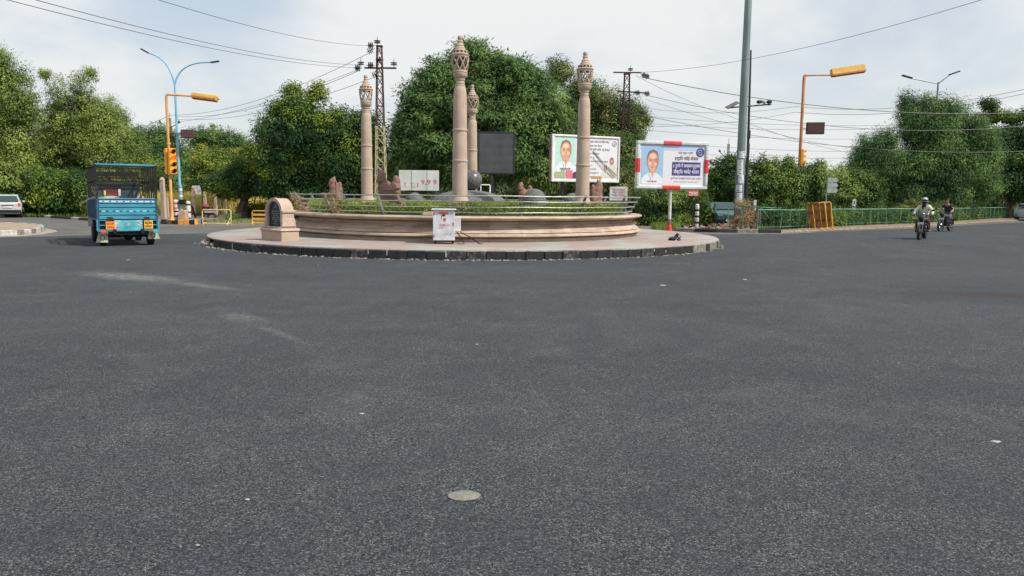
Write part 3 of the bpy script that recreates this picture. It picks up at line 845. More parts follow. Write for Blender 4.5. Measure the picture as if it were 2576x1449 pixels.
# hedge ring
rg = np.random.default_rng(11); n = 52000
a = rg.random(n) * 2 * PI; r_ = 5.28 + rg.normal(0, .17, n).clip(-.38, .36)
zt = 1.335 + 0.035 * np.sin(a * 23) + 0.03 * np.sin(a * 9 + 1)
z = 1.02 + (zt - 1.02) * (1 - rg.random(n) ** 2.2)
pos = np.stack([CX + r_ * np.sin(a), CY - r_ * np.cos(a), z], 1)
rad = np.stack([np.sin(a) * (r_ - 5.28) * 4, -np.cos(a) * (r_ - 5.28) * 4, np.full(n, .55)], 1)
d = norm(rad + rg.normal(size=(n, 3)) * .6)
V, F = leaf_quads(pos, d, rg.uniform(.05, .11, n), rg.uniform(.018, .034, n), rg)
h_ = np_mesh('hedge', V, F, LF['hedge'], None, np.repeat(rg.random(n), 4))
tag(h_, 'low trimmed green hedge ring behind the steel railing of the planter', 'hedge')

# steel railing: posts leaning outwards, four rails
rl = thing('railing', (CX, CY, 0), 'four bar steel railing with leaning posts around the planter rim', 'railing')
RZ = [(5.97, 1.13), (6.06, 1.29), (6.15, 1.455), (6.245, 1.615)]
for i, (r_, z) in enumerate(RZ):
    mb = MB(); n = 96
    pts_ = [(r_ * math.cos(2 * PI * k / n), r_ * math.sin(2 * PI * k / n), z + .006 * math.sin(k * .9 + i)) for k in range(n + 1)]
    mb.tube(pts_, 0.017, 7, caps=False); mb.build('rail', M['steel'], rl)
for i in range(18):
    a = R(-1.5 + 20 * i - 90); u = Vector((math.cos(a), math.sin(a), 0)); w = Vector((-u.y, u.x, 0))
    mb = MB()
    b0 = u * 5.90 + Vector((0, 0, 1.03)); b1 = u * 5.955 + Vector((0, 0, 1.17)); b2 = u * 6.235 + Vector((0, 0, 1.66))
    for (p0, p1, wd, mi) in ((b0, b1, .032, 1), (b1, b2, .022, 0)):
        for s_ in (-1, 1):
            o_ = w * s_ * .028; q = u * .03
            vs = [p0 + o_ - q - w * .006, p0 + o_ + q - w * .006, p0 + o_ + q + w * .006, p0 + o_ - q + w * .006, p1 + o_ - q - w * .006, p1 + o_ + q - w * .006, p1 + o_ + q + w * .006, p1 + o_ - q + w * .006]
            mb.add(vs, [(0, 3, 2, 1), (4, 5, 6, 7), (0, 1, 5, 4), (1, 2, 6, 5), (2, 3, 7, 6), (3, 0, 4, 7)], mi=mi)
    mb.box(u * 5.90 + Vector((0, 0, 1.04)), (.12, .12, .02), (0, 0, a), 1)
    mb.build('post', [M['steel_dark'] if 0 < (i % 18) < 6 or i in (17,) and False else M['steel'], M['steel_dark']], rl, smooth=False)
# dried creeper caught on the railing on the left
rg = np.random.default_rng(3); n = 900
ph = np.concatenate([rg.normal(-66, 5.5, n // 3 * 2), rg.normal(-40, 1.6, n // 3)]); z = rg.uniform(1.05, 1.62, len(ph)); r_ = 5.9 + (z - 1.05) * .58 + rg.normal(0, .04, len(ph))
pos = np.stack([CX + r_ * np.sin(np.radians(ph)), CY - r_ * np.cos(np.radians(ph)), z], 1)
V, F = leaf_quads(pos, norm(rg.normal(size=(len(ph), 3))), rg.uniform(.06, .2, len(ph)), rg.uniform(.01, .03, len(ph)), rg)
tag(np_mesh('dried_creeper', V, F, LF['brown'], None, np.repeat(rg.random(len(ph)), 4)), 'dried brown creeper tangled in the left end of the steel railing', 'creeper')

# ---- four carved columns
def column(x, y, label, rz=0.0):
    t = thing('stone_column', (x, y, 1.12), label, 'column', None, rz); t.scale = (1, 1, .969)
    z0 = 1.12
    L = lambda pr: [(r_, z - z0) for r_, z in pr]
    mb = MB(); mb.lathe(L([(.40, 1.10), (.40, 1.27), (.37, 1.285)]), 8, offs=PI / 8, capt=True); mb.lathe(L([(.335, 1.28), (.335, 1.33), (.31, 1.36), (.30, 1.40), (.265, 1.50), (.245, 1.56), (.232, 1.60)]), 32)
    mb.build('plinth', M['sand'], t)
    mb = MB(); mb.lathe(L([(.232, 1.58), (.226, 2.2), (.222, 2.66), (.222, 2.665), (.240, 2.675), (.246, 2.70), (.240, 2.725), (.220, 2.735), (.216, 3.2), (.212, 3.60), (.230, 3.61), (.238, 3.635), (.230, 3.66), (.210, 3.67), (.204, 4.2), (.198, 4.6), (.190, 4.78), (.172, 4.90), (.150, 4.95)]), 40)
    mb.build('shaft', M['sand'], t)
    mb = MB(); mb.lathe(L([(.150, 4.95), (.155, 4.97), (.155, 4.99), (.132, 5.0), (.130, 5.03), (.145, 5.04), (.145, 5.06), (.130, 5.07), (.128, 5.12), (.15, 5.14), (.155, 5.17), (.14, 5.19), (.18, 5.22), (.215, 5.27), (.225, 5.33), (.205, 5.35), (.225, 5.37), (.225, 5.40), (.21, 5.415), (.05, 5.42)]), 28)
    mb.build('capital', M['sand'], t)
    mb = MB(); nb = 8
    for i in range(nb):
        for s_ in (-1, 1):
            pts_ = []
            for k in range(7):
                f = k / 6; a = 2 * PI * (i + s_ * f * 1.0) / nb
                r_ = .192 + .058 * math.sin(f * 1.9)
                pts_.append((r_ * math.cos(a), r_ * math.sin(a), 5.41 + .43 * f - z0))
            mb.tube(pts_, .019, 5)
    for zz, r_ in ((5.415, .20), (5.84, .245)):
        mb.lathe([(r_ - .03, zz - z0 - .02), (r_ + .012, zz - z0 - .02), (r_ + .012, zz - z0 + .02), (r_ - .03, zz - z0 + .02)], 24)
    mb.build('lattice', M['sand'], t, ang=60)
    mb = MB(); mb.lathe(L([(.02, 5.845), (.25, 5.85), (.275, 5.87), (.285, 5.90), (.27, 5.915), (.235, 5.925), (.235, 5.935)]), 28)
    for i in range(12):                                   # small openings between stubs under the upper disc
        a = 2 * PI * i / 12; mb.box((.215 * math.cos(a), .215 * math.sin(a), 5.965 - z0), (.035, .05, .07), (0, 0, a))
    mb.lathe(L([(.18, 5.93), (.18, 6.0)]), 20)
    mb.lathe(L([(.10, 5.995), (.232, 6.0), (.235, 6.02), (.19, 6.035), (.165, 6.05), (.155, 6.075), (.165, 6.09), (.145, 6.11), (.125, 6.13), (.12, 6.16), (.13, 6.175), (.10, 6.20), (.085, 6.24)]), 28)
    mb.build('cap', M['sand'], t)
    mb = MB(); mb.lathe(L([(.085, 6.235), (.075, 6.26), (.09, 6.28), (.085, 6.31), (.065, 6.32), (.062, 6.345), (.075, 6.36), (.078, 6.40), (.07, 6.45), (.045, 6.47), (.001, 6.475)]), 18)
    mb.build('finial', M['sand'], t)
    return t
column(*P(1157, 400, 22.75).xy, 'nearest carved sandstone column with lantern top, behind the meter cabinet')
column(*P(922, 350, 30.2).xy, 'carved sandstone column beside the lattice power pylon', .3)
column(*P(1468, 350, 25.0).xy, 'carved sandstone column in front of the large tilted billboard', .6)
column(*P(1188, 350, 32.5).xy, 'farthest carved sandstone column, just right of the nearest one, beside the dark screen', .2)

# ---- granite sphere on a dome, small domes
t = thing('sphere_monument', (CX + .02, CY, 1.33), 'polished grey granite ball resting on a wide speckled dome', 'monument')
mb = MB(); pr = [(1.40 * math.cos(a), .50 * math.sin(a)) for a in [i * PI / 2 / 12 for i in range(13)]]
pr = [(1.42, -.05)] + pr[:-1] + [(.001, .50)]
mb.lathe(pr, 48); mb.build('dome', M['granite'], t)
mb = MB(); mb.sphere((.12, 0, .86), .385, 32); mb.build('ball', M['granite_dark'], t)
def dome(px, Y, r_, label, zb):
    q = P(px, 490, Y); mb = MB(); mb.sphere((0, 0, 0), r_, 28, sc=(1, 1, .98), z0=-.1)
    mb.lathe([(r_ * 1.04, -.32), (r_ * 1.04, .02), (r_ * .99, .04)], 28)
    o = mb.build('granite_dome', M['granite'], loc=(q.x, q.y, zb)); tag(o, label, 'dome')
dome(1043, 30.0, .34, 'small speckled granite dome left of the wide central dome', 1.40)
dome(1345, 25.2, .385, 'speckled granite half ball in front of the paired red stone beast', 1.50)
dome(1441, 29.5, .36, 'small granite dome partly hidden behind the column by the billboard', 1.42)

# ---- red sandstone beasts: a seated body, raised neck with hanging head, high hump behind
def beast(px, Y, label, kind, h, rz):
    q = P(px, 490, Y); k = h / 1.12
    if kind == 0:      # tall body seen from the side: head tucked down along the chest, a second ridge behind
        pl = [((0, 0, .18), (.27, .21, .26)), ((-.01, 0, .42), (.27, .20, .30)), ((-.05, 0, .66), (.21, .16, .26)), ((-.09, 0, .86), (.14, .11, .20)), ((-.08, 0, 1.00), (.085, .08, .11)), ((-.16, 0, .93), (.10, .075, .12)), ((-.23, 0, .82), (.065, .06, .11)),
              ((.14, 0, .55), (.14, .14, .28)), ((.16, 0, .76), (.085, .10, .17)), ((.13, .08, .28), (.16, .14, .24)), ((.10, -.12, .22), (.16, .12, .2)), ((-.03, 0, 1.08), (.03, .05, .06))]
    else:              # broad chest facing the road, head raised at one side, rounded hump at the other
        pl = [((0, 0, .2), (.36, .24, .26)), ((0, 0, .42), (.37, .26, .28)), ((-.14, 0, .60), (.23, .20, .22)), ((-.23, 0, .78), (.145, .14, .24)), ((-.24, -.02, .97), (.125, .12, .14)), ((-.31, -.07, .90), (.08, .09, .13)), ((-.34, -.10, .80), (.055, .07, .10)),
              ((.19, 0, .58), (.18, .18, .24)), ((.23, 0, .76), (.125, .13, .20)), ((.22, 0, .86), (.10, .11, .11)), ((-.2, -.1, .2), (.14, .16, .22)), ((.2, -.1, .2), (.14, .16, .22)), ((-.20, .0, 1.08), (.035, .05, .06)), ((-.28, .02, 1.06), (.03, .04, .06))]
    me = blobs([(tuple(c * k for c in p), tuple(r0 * k for r0 in r_)) for p, r_ in pl], .022, 3)
    t = thing('beast_statue', (q.x, q.y, 1.26), label, 'statue', None, rz)
    mesh_obj('figure', me, M['redstone'], t)
    mb = MB(); mb.box((0, 0, .06), (.86 * k, .62 * k, .14), bev=.02); mb.box((0, 0, .15), (.76 * k, .52 * k, .06), bev=.02)
    mb.build('pedestal', M['redstone'], t)
    mb = MB()                                                # carved harness bands and ears
    z_ = .62 * k
    if kind == 1:
        mb.tube([(-.34 * k, -.16 * k, .60 * k), (-.1 * k, -.30 * k, .50 * k), (.2 * k, -.27 * k, .50 * k), (.38 * k, -.12 * k, .60 * k)], .018, 6)
        mb.tube([(-.32 * k, -.2 * k, .42 * k), (0, -.335 * k, .36 * k), (.32 * k, -.2 * k, .42 * k)], .018, 6)
        mb.tube([(-.33 * k, -.13 * k, .72 * k), (-.2 * k, -.17 * k, .80 * k), (-.1 * k, -.1 * k, .86 * k)], .014, 6)
    else:
        mb.tube([(.02 * k, -.10 * k, .95 * k), (.05 * k, -.16 * k, .7 * k), (.03 * k, -.21 * k, .35 * k)], .02, 6)
    mb.build('carving', M['redstone'], t)
beast(845, 26.5, 'narrow carved red sandstone beast, head tucked down, leftmost on the planter', 0, .98, .15)
beast(980, 24.2, 'largest carved red sandstone beast with raised head and rounded hump, by the pylon', 1, 1.14, -.1)
beast(1322, 31.0, 'small carved red sandstone beast with two rounded tops behind a granite dome', 1, .95, .3)
beast(1500, 27.0, 'dark carved red sandstone beast standing right of the column by the billboard', 0, .98, PI + .2)

# ---- memorial plaque
q = G(704, 603.5, .29)
t = thing('memorial_stone', (polar(7.74, -41.5).x, polar(7.74, -41.5).y, .262), 'arched sandstone memorial with black inscribed slab on the paved ring', 'memorial', None, R(-40.5))
mb = MB(); mb.box((0, 0, .14), (1.06, .58, .30), bev=.012); mb.build('base', M['sand'], t)
mb = MB(); mb.box((0, 0, .325), (1.14, .66, .08), bev=.02, taper=.96); mb.box((0, 0, .39), (.98, .52, .05), bev=.012, taper=.9)
mb.build('base_moulding', M['sand'], t)
mb = MB()
def arch(w, z0, z1, n=14): return [(-w, z0), (w, z0)] + [(w * math.cos(a), z1 + w * math.sin(a)) for a in [PI * i / n for i in range(n + 1)]]
Mx = Matrix.Rotation(PI / 2, 4, 'X')
for (wo, wi, y0, y1) in ((.44, .345, -.20, -.10), (.425, .0, -.10, .20)):
    o_ = arch(wo, .41, .80)
    if wi: 
        i_ = arch(wi, .41, .80); nn = len(o_)
        vs = [(x, y0, z) for x, z in o_] + [(x, y0, z) for x, z in i_] + [(x, y1, z) for x, z in o_] + [(x, y1, z) for x, z in i_]
        fs = []
        for k in range(1, nn):
            k2 = (k + 1) % nn
            fs += [(k, k2, nn + k2, nn + k), (2 * nn + k, k, k2, 2 * nn + k2)[::-1], (nn + k, nn + k2, 3 * nn + k2, 3 * nn + k)]
        mb.add(vs, fs)
    else: mb.prism(o_, -y1, -y0, Mx)
mb.build('arch', M['sand'], t)
for s_ in (-1, 1):
    mb = MB(); mb.box((s_ * .44, 0, .47), (.12, .46, .12), bev=.015, taper=.9); mb.box((s_ * .435, 0, .58), (.10, .44, .14), bev=.012, taper=.92)
    mb.box((s_ * .42, 0, .73), (.07, .38, .2), bev=.01); mb.box((s_ * .43, 0, .85), (.13, .44, .09), bev=.02)
    mb.build('side_moulding', M['sand'], t)
mb = MB(); mb.prism([(x, z) for x, z in arch(.343, .41, .80)], .10, .125, Mx); sl_ = mb.build('slab', M['black_stone'], t)
mb = MB()
put_text(mb, 'ॐ', 0, .94, -.1275, .13, align='CENTER')
for k, s_ in enumerate(['नगर विकास न्यास', 'चौराहा विकास कार्य', 'का लोकार्पण', 'माननीय अध्यक्ष', 'के कर कमलों द्वारा', 'दिनांक', 'सम्पन्न हुआ']):
    put_text(mb, s_, 0, .83 - k * .06, -.1275, .055, align='CENTER')
mb.build('inscription', flat('engraved_letters', (0.30, 0.31, 0.30), 0.6), sl_)

# ---- meter cabinet with side box, cables
q = P(1117, 580, 20.85)
t = thing('meter_cabinet', (q.x, q.y, .272), 'dirty white metal cabinet with stickers, standing against the planter wall', 'cabinet', None, R(4))
mb = MB()
for sx_ in (-1, 1):
    for sy_ in (-1, 1): mb.box((sx_ * .24, sy_ * .13, .05), (.05, .05, .14), mi=0)
mb.box((0, 0, .10), (.58, .34, .05), mi=0); mb.build('stand', M['black'], t)
mb = MB(); mb.box((0, 0, .525), (.60, .36, .84), bev=.008); cab = mb.build('body', mat('cabinet_grey', (0.44, 0.46, 0.50), 0.5, c2=(0.62, 0.64, 0.68), scale=5), t)
mb = MB(); mb.box((0, -.02, .965), (.70, .46, .03), bev=.008, taper=.97); mb.build('lid', M['white_dirty'], t)
mb = MB(); mb.box((0.262, -.184, .56), (.02, .012, .09)); mb.build('handle', M['steel_dark'], cab)
for zz in (.2, .8): mb = MB(); mb.tube([(-.27, -.184, zz), (-.27, -.184, zz + .06)], .01, 6); mb.build('hinge', M['steel_dark'], cab)
mb = MB(); y = -.1815
mb.card([(-.14, .83), (.12, .835), (.11, .90), (-.15, .895)], y, 0)
mb.card(circle(-.02, .74, .055, .085), y, 1); mb.card(circle(-.005, .80, .05, .035), y - .001, 2); mb.card(circle(.02, .68, .04, .05), y - .001, 3)
mb.card([(-.07, .80), (-.05, .82), (-.06, .70), (-.075, .70)], y - .001, 2)
put_text(mb, 'ATM 24', -.13, .50, y, .085, 3, bold=.002); put_text(mb, 'ओम', -.16, .42, y, .09, 3, shear=.3); put_text(mb, 'J G 2', .0, .25, y, .10, 4, shear=.2)
mb.card([(-.06, .20), (-.01, .20), (-.01, .225), (-.06, .23)], y, 5); mb.card([(.06, .19), (.13, .2), (.12, .225), (.07, .22)], y, 5)
mb.build('sticker', [flat('sticker_red', (0.62, 0.13, 0.11)), flat('sticker_skin', (0.68, 0.52, 0.44)), flat('sticker_black', (0.05, 0.04, 0.05)), flat('sticker_maroon', (0.42, 0.08, 0.12)), flat('sticker_blue', (0.16, 0.16, 0.26)), M['white']], cab, smooth=False)
q2 = P(1150, 565, 20.95)
t2 = thing('junction_box', (q2.x, q2.y, .62), 'small pale green box mounted beside the dirty white cabinet', 'junction box', None, R(10))
mb = MB(); mb.box((0, 0, .2), (.19, .16, .40), bev=.008); mb.build('body', mat('junction_box_paint', (0.40, 0.44, 0.38), 0.5, c2=(0.56, 0.60, 0.54), scale=6), t2)
mb = MB(); mb.box((0, -.083, .2), (.165, .012, .37), bev=.004); mb.box((-.07, -.093, .22), (.012, .012, .06)); mb.build('door', M['white_dirty'], t2)
mb = MB(); a = P(1159, 575, 20.9)
c0 = Vector((a.x, a.y, .58))
mb.tube([c0 + Vector((-.04, .1, .08)), c0 + Vector((.02, .03, .0)), c0 + Vector((.2, .0, -.08)), c0 + Vector((.42, -.02, -.22)), c0 + Vector((.52, -.05, -.29)), c0 + Vector((.62, -.1, -.30))], .014, 6)
tag(mb.build('cable', M['black']), 'thick black cable running from the junction box down to the pavers', 'cable', 'cables by the cabinet')
mb = MB(); mb.tube([c0 + Vector((-.12, .04, .02)), c0 + Vector((-.02, .0, -.1)), c0 + Vector((.06, .0, -.2)), c0 + Vector((.1, -.05, -.3)), c0 + Vector((.02, -.1, -.30)), c0 + Vector((-.1, -.12, -.30)), c0 + Vector((-.02, -.2, -.30)), c0 + Vector((.12, -.16, -.30))], .009, 6)
mb.tube([c0 + Vector((-.1, .04, .02)), c0 + Vector((.05, .05, -.16)), c0 + Vector((.09, .0, -.3))], .007, 6)
tag(mb.build('cable', M['black']), 'thin tangled cable hanging under the junction box', 'cable', 'cables by the cabinet')
q = P(1077, 541, 21.55)
mb = MB(); mb.box((0, 0, .05), (.30, .16, .10), bev=.015); mb.box((.06, 0, .108), (.17, .14, .018), bev=.006)
tag(mb.build('stone_block', M['sand'], loc=(q.x, q.y, 1.03)), 'loose sandstone block lying on the wall rim left of the cabinet', 'stone block')

# ---- black crumpled bag on the paving at the right
q = G(1699, 607, .24); rg_ = random.Random(4); mb = MB()
def crumple(c, sc, seed, n=14):
    b = MB(); b.sphere((0, 0, 0), 1, n); r2 = random.Random(seed)
    return [(c[0] + p.x * sc[0] * r2.uniform(.65, 1.15), c[1] + p.y * sc[1] * r2.uniform(.65, 1.15), max(0.0, c[2] + p.z * sc[2] * r2.uniform(.6, 1.2))) for p in b.v], b.f
for c_, sc_, sd_ in (((-.08, 0, .06), (.15, .10, .08), 2), ((.06, .02, .11), (.11, .09, .15), 3), ((.0, .0, .07), (.17, .09, .08), 5)):
    v_, f_ = crumple(c_, sc_, sd_); mb.add(v_, f_)
t = thing('black_bag', (q.x, q.y, .24), 'small crumpled black bag lying on the pink paving at the right', 'bag')
mb.build('bag', flat('black_plastic', (0.012, 0.008, 0.008), 0.35), t, smooth=False)
mb = MB(); v_, f_ = crumple((0.0, -.085, .035), (.035, .02, .02), 8, 8); mb.add(v_, f_); mb.build('paper_scrap', M['paper'], t, smooth=False)
# ================================================================== poles, signals, lamps
def pole_h(px, py_top, Y, py_c=None):
    return P(px, py_top, Y).z
# ---- blue double lamp
Y = 40.0; b = P(457, 545, Y); k = Y / FPX
t = thing('street_lamp', (b.x, b.y, .2), 'tall pale blue street lamp with two curved arms beside the orange signal', 'street lamp')
zt = P(453, 208, Y).z - .2
mb = MB(); mb.tube([(0, 0, 0), (-.04, 0, 2.2), (-.06, 0, zt)], [.085, .075, .05], 10); mb.lathe([(.16, 0), (.16, .03), (.1, .05), (.1, .35)], 12); mb.build('pole', M['blue_paint'], t)
def arc(x1, z1, bend, n=10):
    p0, p1, p2 = Vector((-.06, 0, zt - .15)), Vector(bend), Vector((x1, 0, z1))
    return [(p0 * (1 - f) ** 2 + p1 * 2 * f * (1 - f) + p2 * f * f) for f in [i / n for i in range(n + 1)]]
for x_, y_, bx in ((373, 133, -.28), (531, 157, .16)):
    e = P(x_, y_, Y); ex, ez = e.x - b.x, e.z - .2
    mb = MB(); mb.tube(arc(ex, ez, (bx, 0, ez - (.25 if ex < 0 else -.05))), [.045] * 4 + [.034] * 7, 8); mb.build('arm', M['blue_paint'], t)
    s_ = -1 if ex < 0 else 1; f = P(355 if ex < 0 else 550, 123 if ex < 0 else 154, Y); d = Vector((f.x - e.x, 0, f.z - e.z)).normalized()
    mb = MB(); c = Vector((ex, 0, ez)) + d * .2; mb.box(c, (.46, .16, .07), (0, -math.atan2(d.z, d.x), 0), bev=.02, mi=0); mb.box(c - Vector((0, 0, .035)), (.34, .12, .02), (0, -math.atan2(d.z, d.x), 0), mi=1)
    mb.build('lamp_head', [M['darkmetal'], M['white_dirty']], t)
mb = MB(); mb.box((.10, -.06, P(466, 508, Y).z - .2), (.32, .22, .26), bev=.01, mi=0); mb.build('junction_box', M['black'], t)
mb = MB()
for i in range(6): mb.lathe([(.092, 0), (.092, .14)], 10, (0, 0, .85 + i * .17), mi=i % 2)
mb.build('pasted_notice', [M['paper'], flat('blue_notice', (.25, .34, .50))], t)

# ---- traffic signals
def signal_head(parent, c, rz, lenses=4, lit=1, h=.33):
    mb = MB(); H = lenses * h
    mb.box((0, 0, 0), (.36, .20, H), bev=.02)
    hd = mb.build('signal_head', M['signal'], parent); hd.location = c; hd.rotation_euler = (0, 0, rz)
    for i in range(lenses):
        z = H / 2 - h * (i + .5)
        b_ = MB(); b_.lathe([(.125, 0), (.11, .012), (.0005, .02)], 18, M=Matrix.Translation((0, -.10, z)) @ Matrix.Rotation(PI / 2, 4, 'X'))
        b_.build('lens', M['lens_on'] if i == lit else M['lens_off'], hd)
        b_ = MB(); vs = []; n = 12
        for j in range(n + 1):
            a = PI * (-.12 + 1.24 * j / n)
            for (yy, rr_) in ((-.10, .14), (-.30, .135), (-.30, .128), (-.10, .132)):
                cut = .0 if yy > -.2 else .06 * (1 - math.sin(max(0, min(PI, a))))
                vs.append((rr_ * math.cos(a), yy + cut, z + rr_ * math.sin(a)))
        fs = []
        for j in range(n):
            for q_ in range(4): fs.append((j * 4 + q_, j * 4 + (q_ + 1) % 4, j * 4 + 4 + (q_ + 1) % 4, j * 4 + 4 + q_))
        b_.add(vs, fs); b_.build('visor', M['signal'], hd)
    return hd
def signal(base, ztop, arm, boxlen, label, pm, head, headrz, disp, Y, tilt, extra_head=None, fat=1.0, bh=.26):
    t = thing('traffic_signal', base, label, 'traffic signal', 'traffic signals on cantilever poles')
    z0 = base[2]
    mb = MB(); top = ztop - z0
    a0 = Vector((0, 0, 0)); ax = arm
    mb.tube([(0, 0, 0), (.0, 0, top * .5), (-.02, 0, top - .12), (.02, 0, top - .03), (.12 * fat, 0, top)] , [.075 * fat, .07 * fat, .065 * fat, .06 * fat, .05 * fat], 10)
    mb.lathe([(.18, 0), (.18, .03), (.1, .05), (.09, .5)], 12)
    for zz in (head[2] - z0 + .85, head[2] - z0 - .7): mb.lathe([(.10, zz), (.10, zz + .10)], 10)
    mb.build('pole', pm, t)
    mb = MB(); mb.tube([(.06, 0, top - .015), (ax.x * .6, ax.y * .6, top + ax.z * .6), (ax.x, ax.y, top + ax.z)], [.055, .048, .042], 8); mb.build('arm', pm, t)
    d = boxlen.normalized(); c = Vector((ax.x, ax.y, top + ax.z)) + boxlen * .5
    mb = MB(); L = boxlen.length; el = math.asin(d.z)
    mb.box((0, 0, .02 + (bh - .26) / 2), (L, .36, bh), mi=0, bev=.015)
    for i in range(7): mb.box((-L / 2 + (i + .5) * L / 7, -.02, -.115), (L / 7 * .75, .2, .02), mi=1)
    mb.box((0, -.183, -.055), (L * .98, .01, .10), mi=1)
    mb.box((L / 2 + .06, 0, .02), (.12, .04, .04), mi=1)
    o = mb.build('lamp_box', [M['amberbox'], M['amberbox_dark']], t); o.location = c; o.rotation_euler = (R(-12), -el, 0)
    hd = signal_head(t, (head[0] - base[0], head[1] - base[1], head[2] - z0), headrz)
    if extra_head: signal_head(t, (extra_head[0] - base[0], extra_head[1] - base[1], extra_head[2] - z0), extra_head[3])
    dx_, dz_, w_, h_, rz_ = disp
    mb = MB(); mb.box((0, 0, 0), (w_, .25, h_), bev=.012, mi=0); mb.box((0, -.128, 0), (w_ * .9, .01, h_ * .86), mi=1)
    o = mb.build('countdown_display', [M['rust'], M['brownbox']], t); o.location = (dx_, -.05, dz_ - z0); o.rotation_euler.z = rz_
    mb = MB(); mb.tube([(0, 0, dz_ - z0), (dx_ - w_ / 2, -.03, dz_ - z0)], .025, 6); mb.tube([(0, 0, dz_ - z0 - .15), (dx_ - w_ / 2, -.03, dz_ - z0 - .08)], .015, 6); mb.build('bracket', M['rust'], t)
    return t
Y = 39.0; b = P(433, 555, Y); e0 = P(425, 237, Y); e1 = P(484, 242, Y); e2 = P(546, 250, Y); hd = P(436, 406, Y)
dp = P(473, 337, Y)
sg = signal((b.x, b.y, .2), e0.z, Vector((e1.x - b.x, 0, e1.z - e0.z)), Vector((e2.x - e1.x, 0, e2.z - e1.z)), 'orange traffic signal with lit amber lens beside the blue lamp', M['orange'],
       (hd.x, hd.y - .12, hd.z), R(50), (dp.x - b.x, dp.z, .6, .42, R(10)), Y, 0, (hd.x - .28, hd.y + .1, hd.z, R(-130)))
Y = 51.0; b = P(2003, 560, Y); e0 = P(2007, 189, Y); e1 = P(2092, 190, Y); e2 = P(2176, 178, Y); hd = P(2017, 400, Y); dp = P(2050, 323, Y)
signal((b.x, b.y, .1), e0.z, Vector((e1.x - b.x, 0, e1.z - e0.z + .02)), Vector((e2.x - e1.x, 0, e2.z - e1.z)), 'faded orange traffic signal rising out of the bushes on the right', M['orange_faded'],
       (hd.x, hd.y, hd.z), R(78), (dp.x - b.x, dp.z, 1.15, .78, R(-10)), Y, 0, None, 1.5, .50)

# ---- bollards by the left signal, base block
def bollard(px, py, h, label, grp, seq, r_=.13, Y=None):
    q = G(px, py) if Y is None else P(px, py, Y)
    t = thing('bollard', (q.x, q.y, .0), label, 'bollard', grp)
    mb = MB(); z = 0; n = len(seq)
    for i, mi in enumerate(seq): mb.lathe([(r_, z), (r_, z + h / n)], 16, mi=mi); z += h / n
    mb.lathe([(r_, h), (r_ * .9, h + .03), (r_ * .5, h + .06), (.001, h + .07)], 16, mi=seq[-1])
    mb.build('post', [M['white_dirty'], M['red'], M['black'], flat('lilac', (.55, .45, .58))], t)
    mb = MB(); mb.lathe([(r_ * 1.25, 0), (r_ * 1.25, .05), (r_ * 1.02, .07)], 16); mb.build('foot', M['concrete'], t)
bollard(445, 562, 1.20, 'white bollard with red bands between the orange pole and the blue lamp', 'bollards at the left corner', [0, 0, 0, 0, 2, 0, 0, 2, 0, 1, 0, 0, 1, 0], .13)
bollard(475, 562, 1.12, 'white bollard with dark bands right of the blue lamp', 'bollards at the left corner', [0, 0, 0, 2, 0, 0, 0, 2, 0, 0, 0, 0, 2, 0], .13)
bollard(1752, 573, 1.25, 'lilac and white banded bollard standing near the parked car', None, [3, 3, 2, 0, 0, 2, 0, 0, 2, 0, 0], .11)
q = P(460, 560, 39.7); mb = MB(); mb.box((0, 0, .26), (.46, .42, .5), bev=.03, taper=.8)
tag(mb.build('lamp_footing', mat('pinkish_concrete', (.36, .22, .16), .9, c2=(.48, .32, .24), scale=5), loc=(q.x, q.y + .1, .2)), 'squat pinkish concrete block at the foot of the blue lamp', 'footing')

# ---- stone fence posts on the left
for i, (px, yt, yb, w, Yp, lab) in enumerate([(408, 452, 556, 14, 42, 'tallest weathered sandstone fence post, just right of the truck'), (420, 497, 552, 8, 47, 'short stone post close behind the tallest one'), (486, 472, 545, 9, 50, 'pointed stone post right of the blue lamp'), (515, 490, 545, 9, 52, 'stone post with pale top left of the faded barricade'),
        (541, 483, 540, 8, 55, 'slim stone post above the left half of the faded barricade'), (566, 497, 540, 9, 57, 'squared stone post above the right end of the faded barricade'), (612, 496, 538, 7, 58, 'stone post just right of the dark tree trunk'), (640, 500, 536, 6, 60, 'most distant stone post above the orange barricade'), (452, 475, 548, 6, 50, 'narrow stone post behind the lamp pole')]):
    a = P(px, yt, Yp); w_ = w * Yp / FPX; h_ = a.z
    mb = MB(); mb.box((0, 0, h_ / 2), (w_, w_ * .6, h_), (0, R(rnd.uniform(-1.5, 1.5)), R(rnd.uniform(-20, 20))), bev=.03, taper=.86)
    if i % 2 == 0: mb.lathe([(w_ * .5, h_ - .02), (w_ * .3, h_ + .1), (.001, h_ + .16)], 4, offs=PI / 4)
    o = mb.build('fence_post', M['sand'], loc=(a.x, a.y, 0)); tag(o, lab, 'fence post', 'stone fence posts on the left verge')
q = P(497, 478, 53); t = thing('notice_board', (q.x, q.y, 0), 'small blank white board hanging below the branches at the left', 'sign')
mb = MB(); mb.box((0, 0, q.z), (.42, .04, .62), bev=.01); mb.build('board', M['white_dirty'], t)
mb = MB(); mb.tube([(.30, .03, 0), (.30, .03, q.z + .3)], .03, 6); mb.build('pole', M['darkmetal'], t)

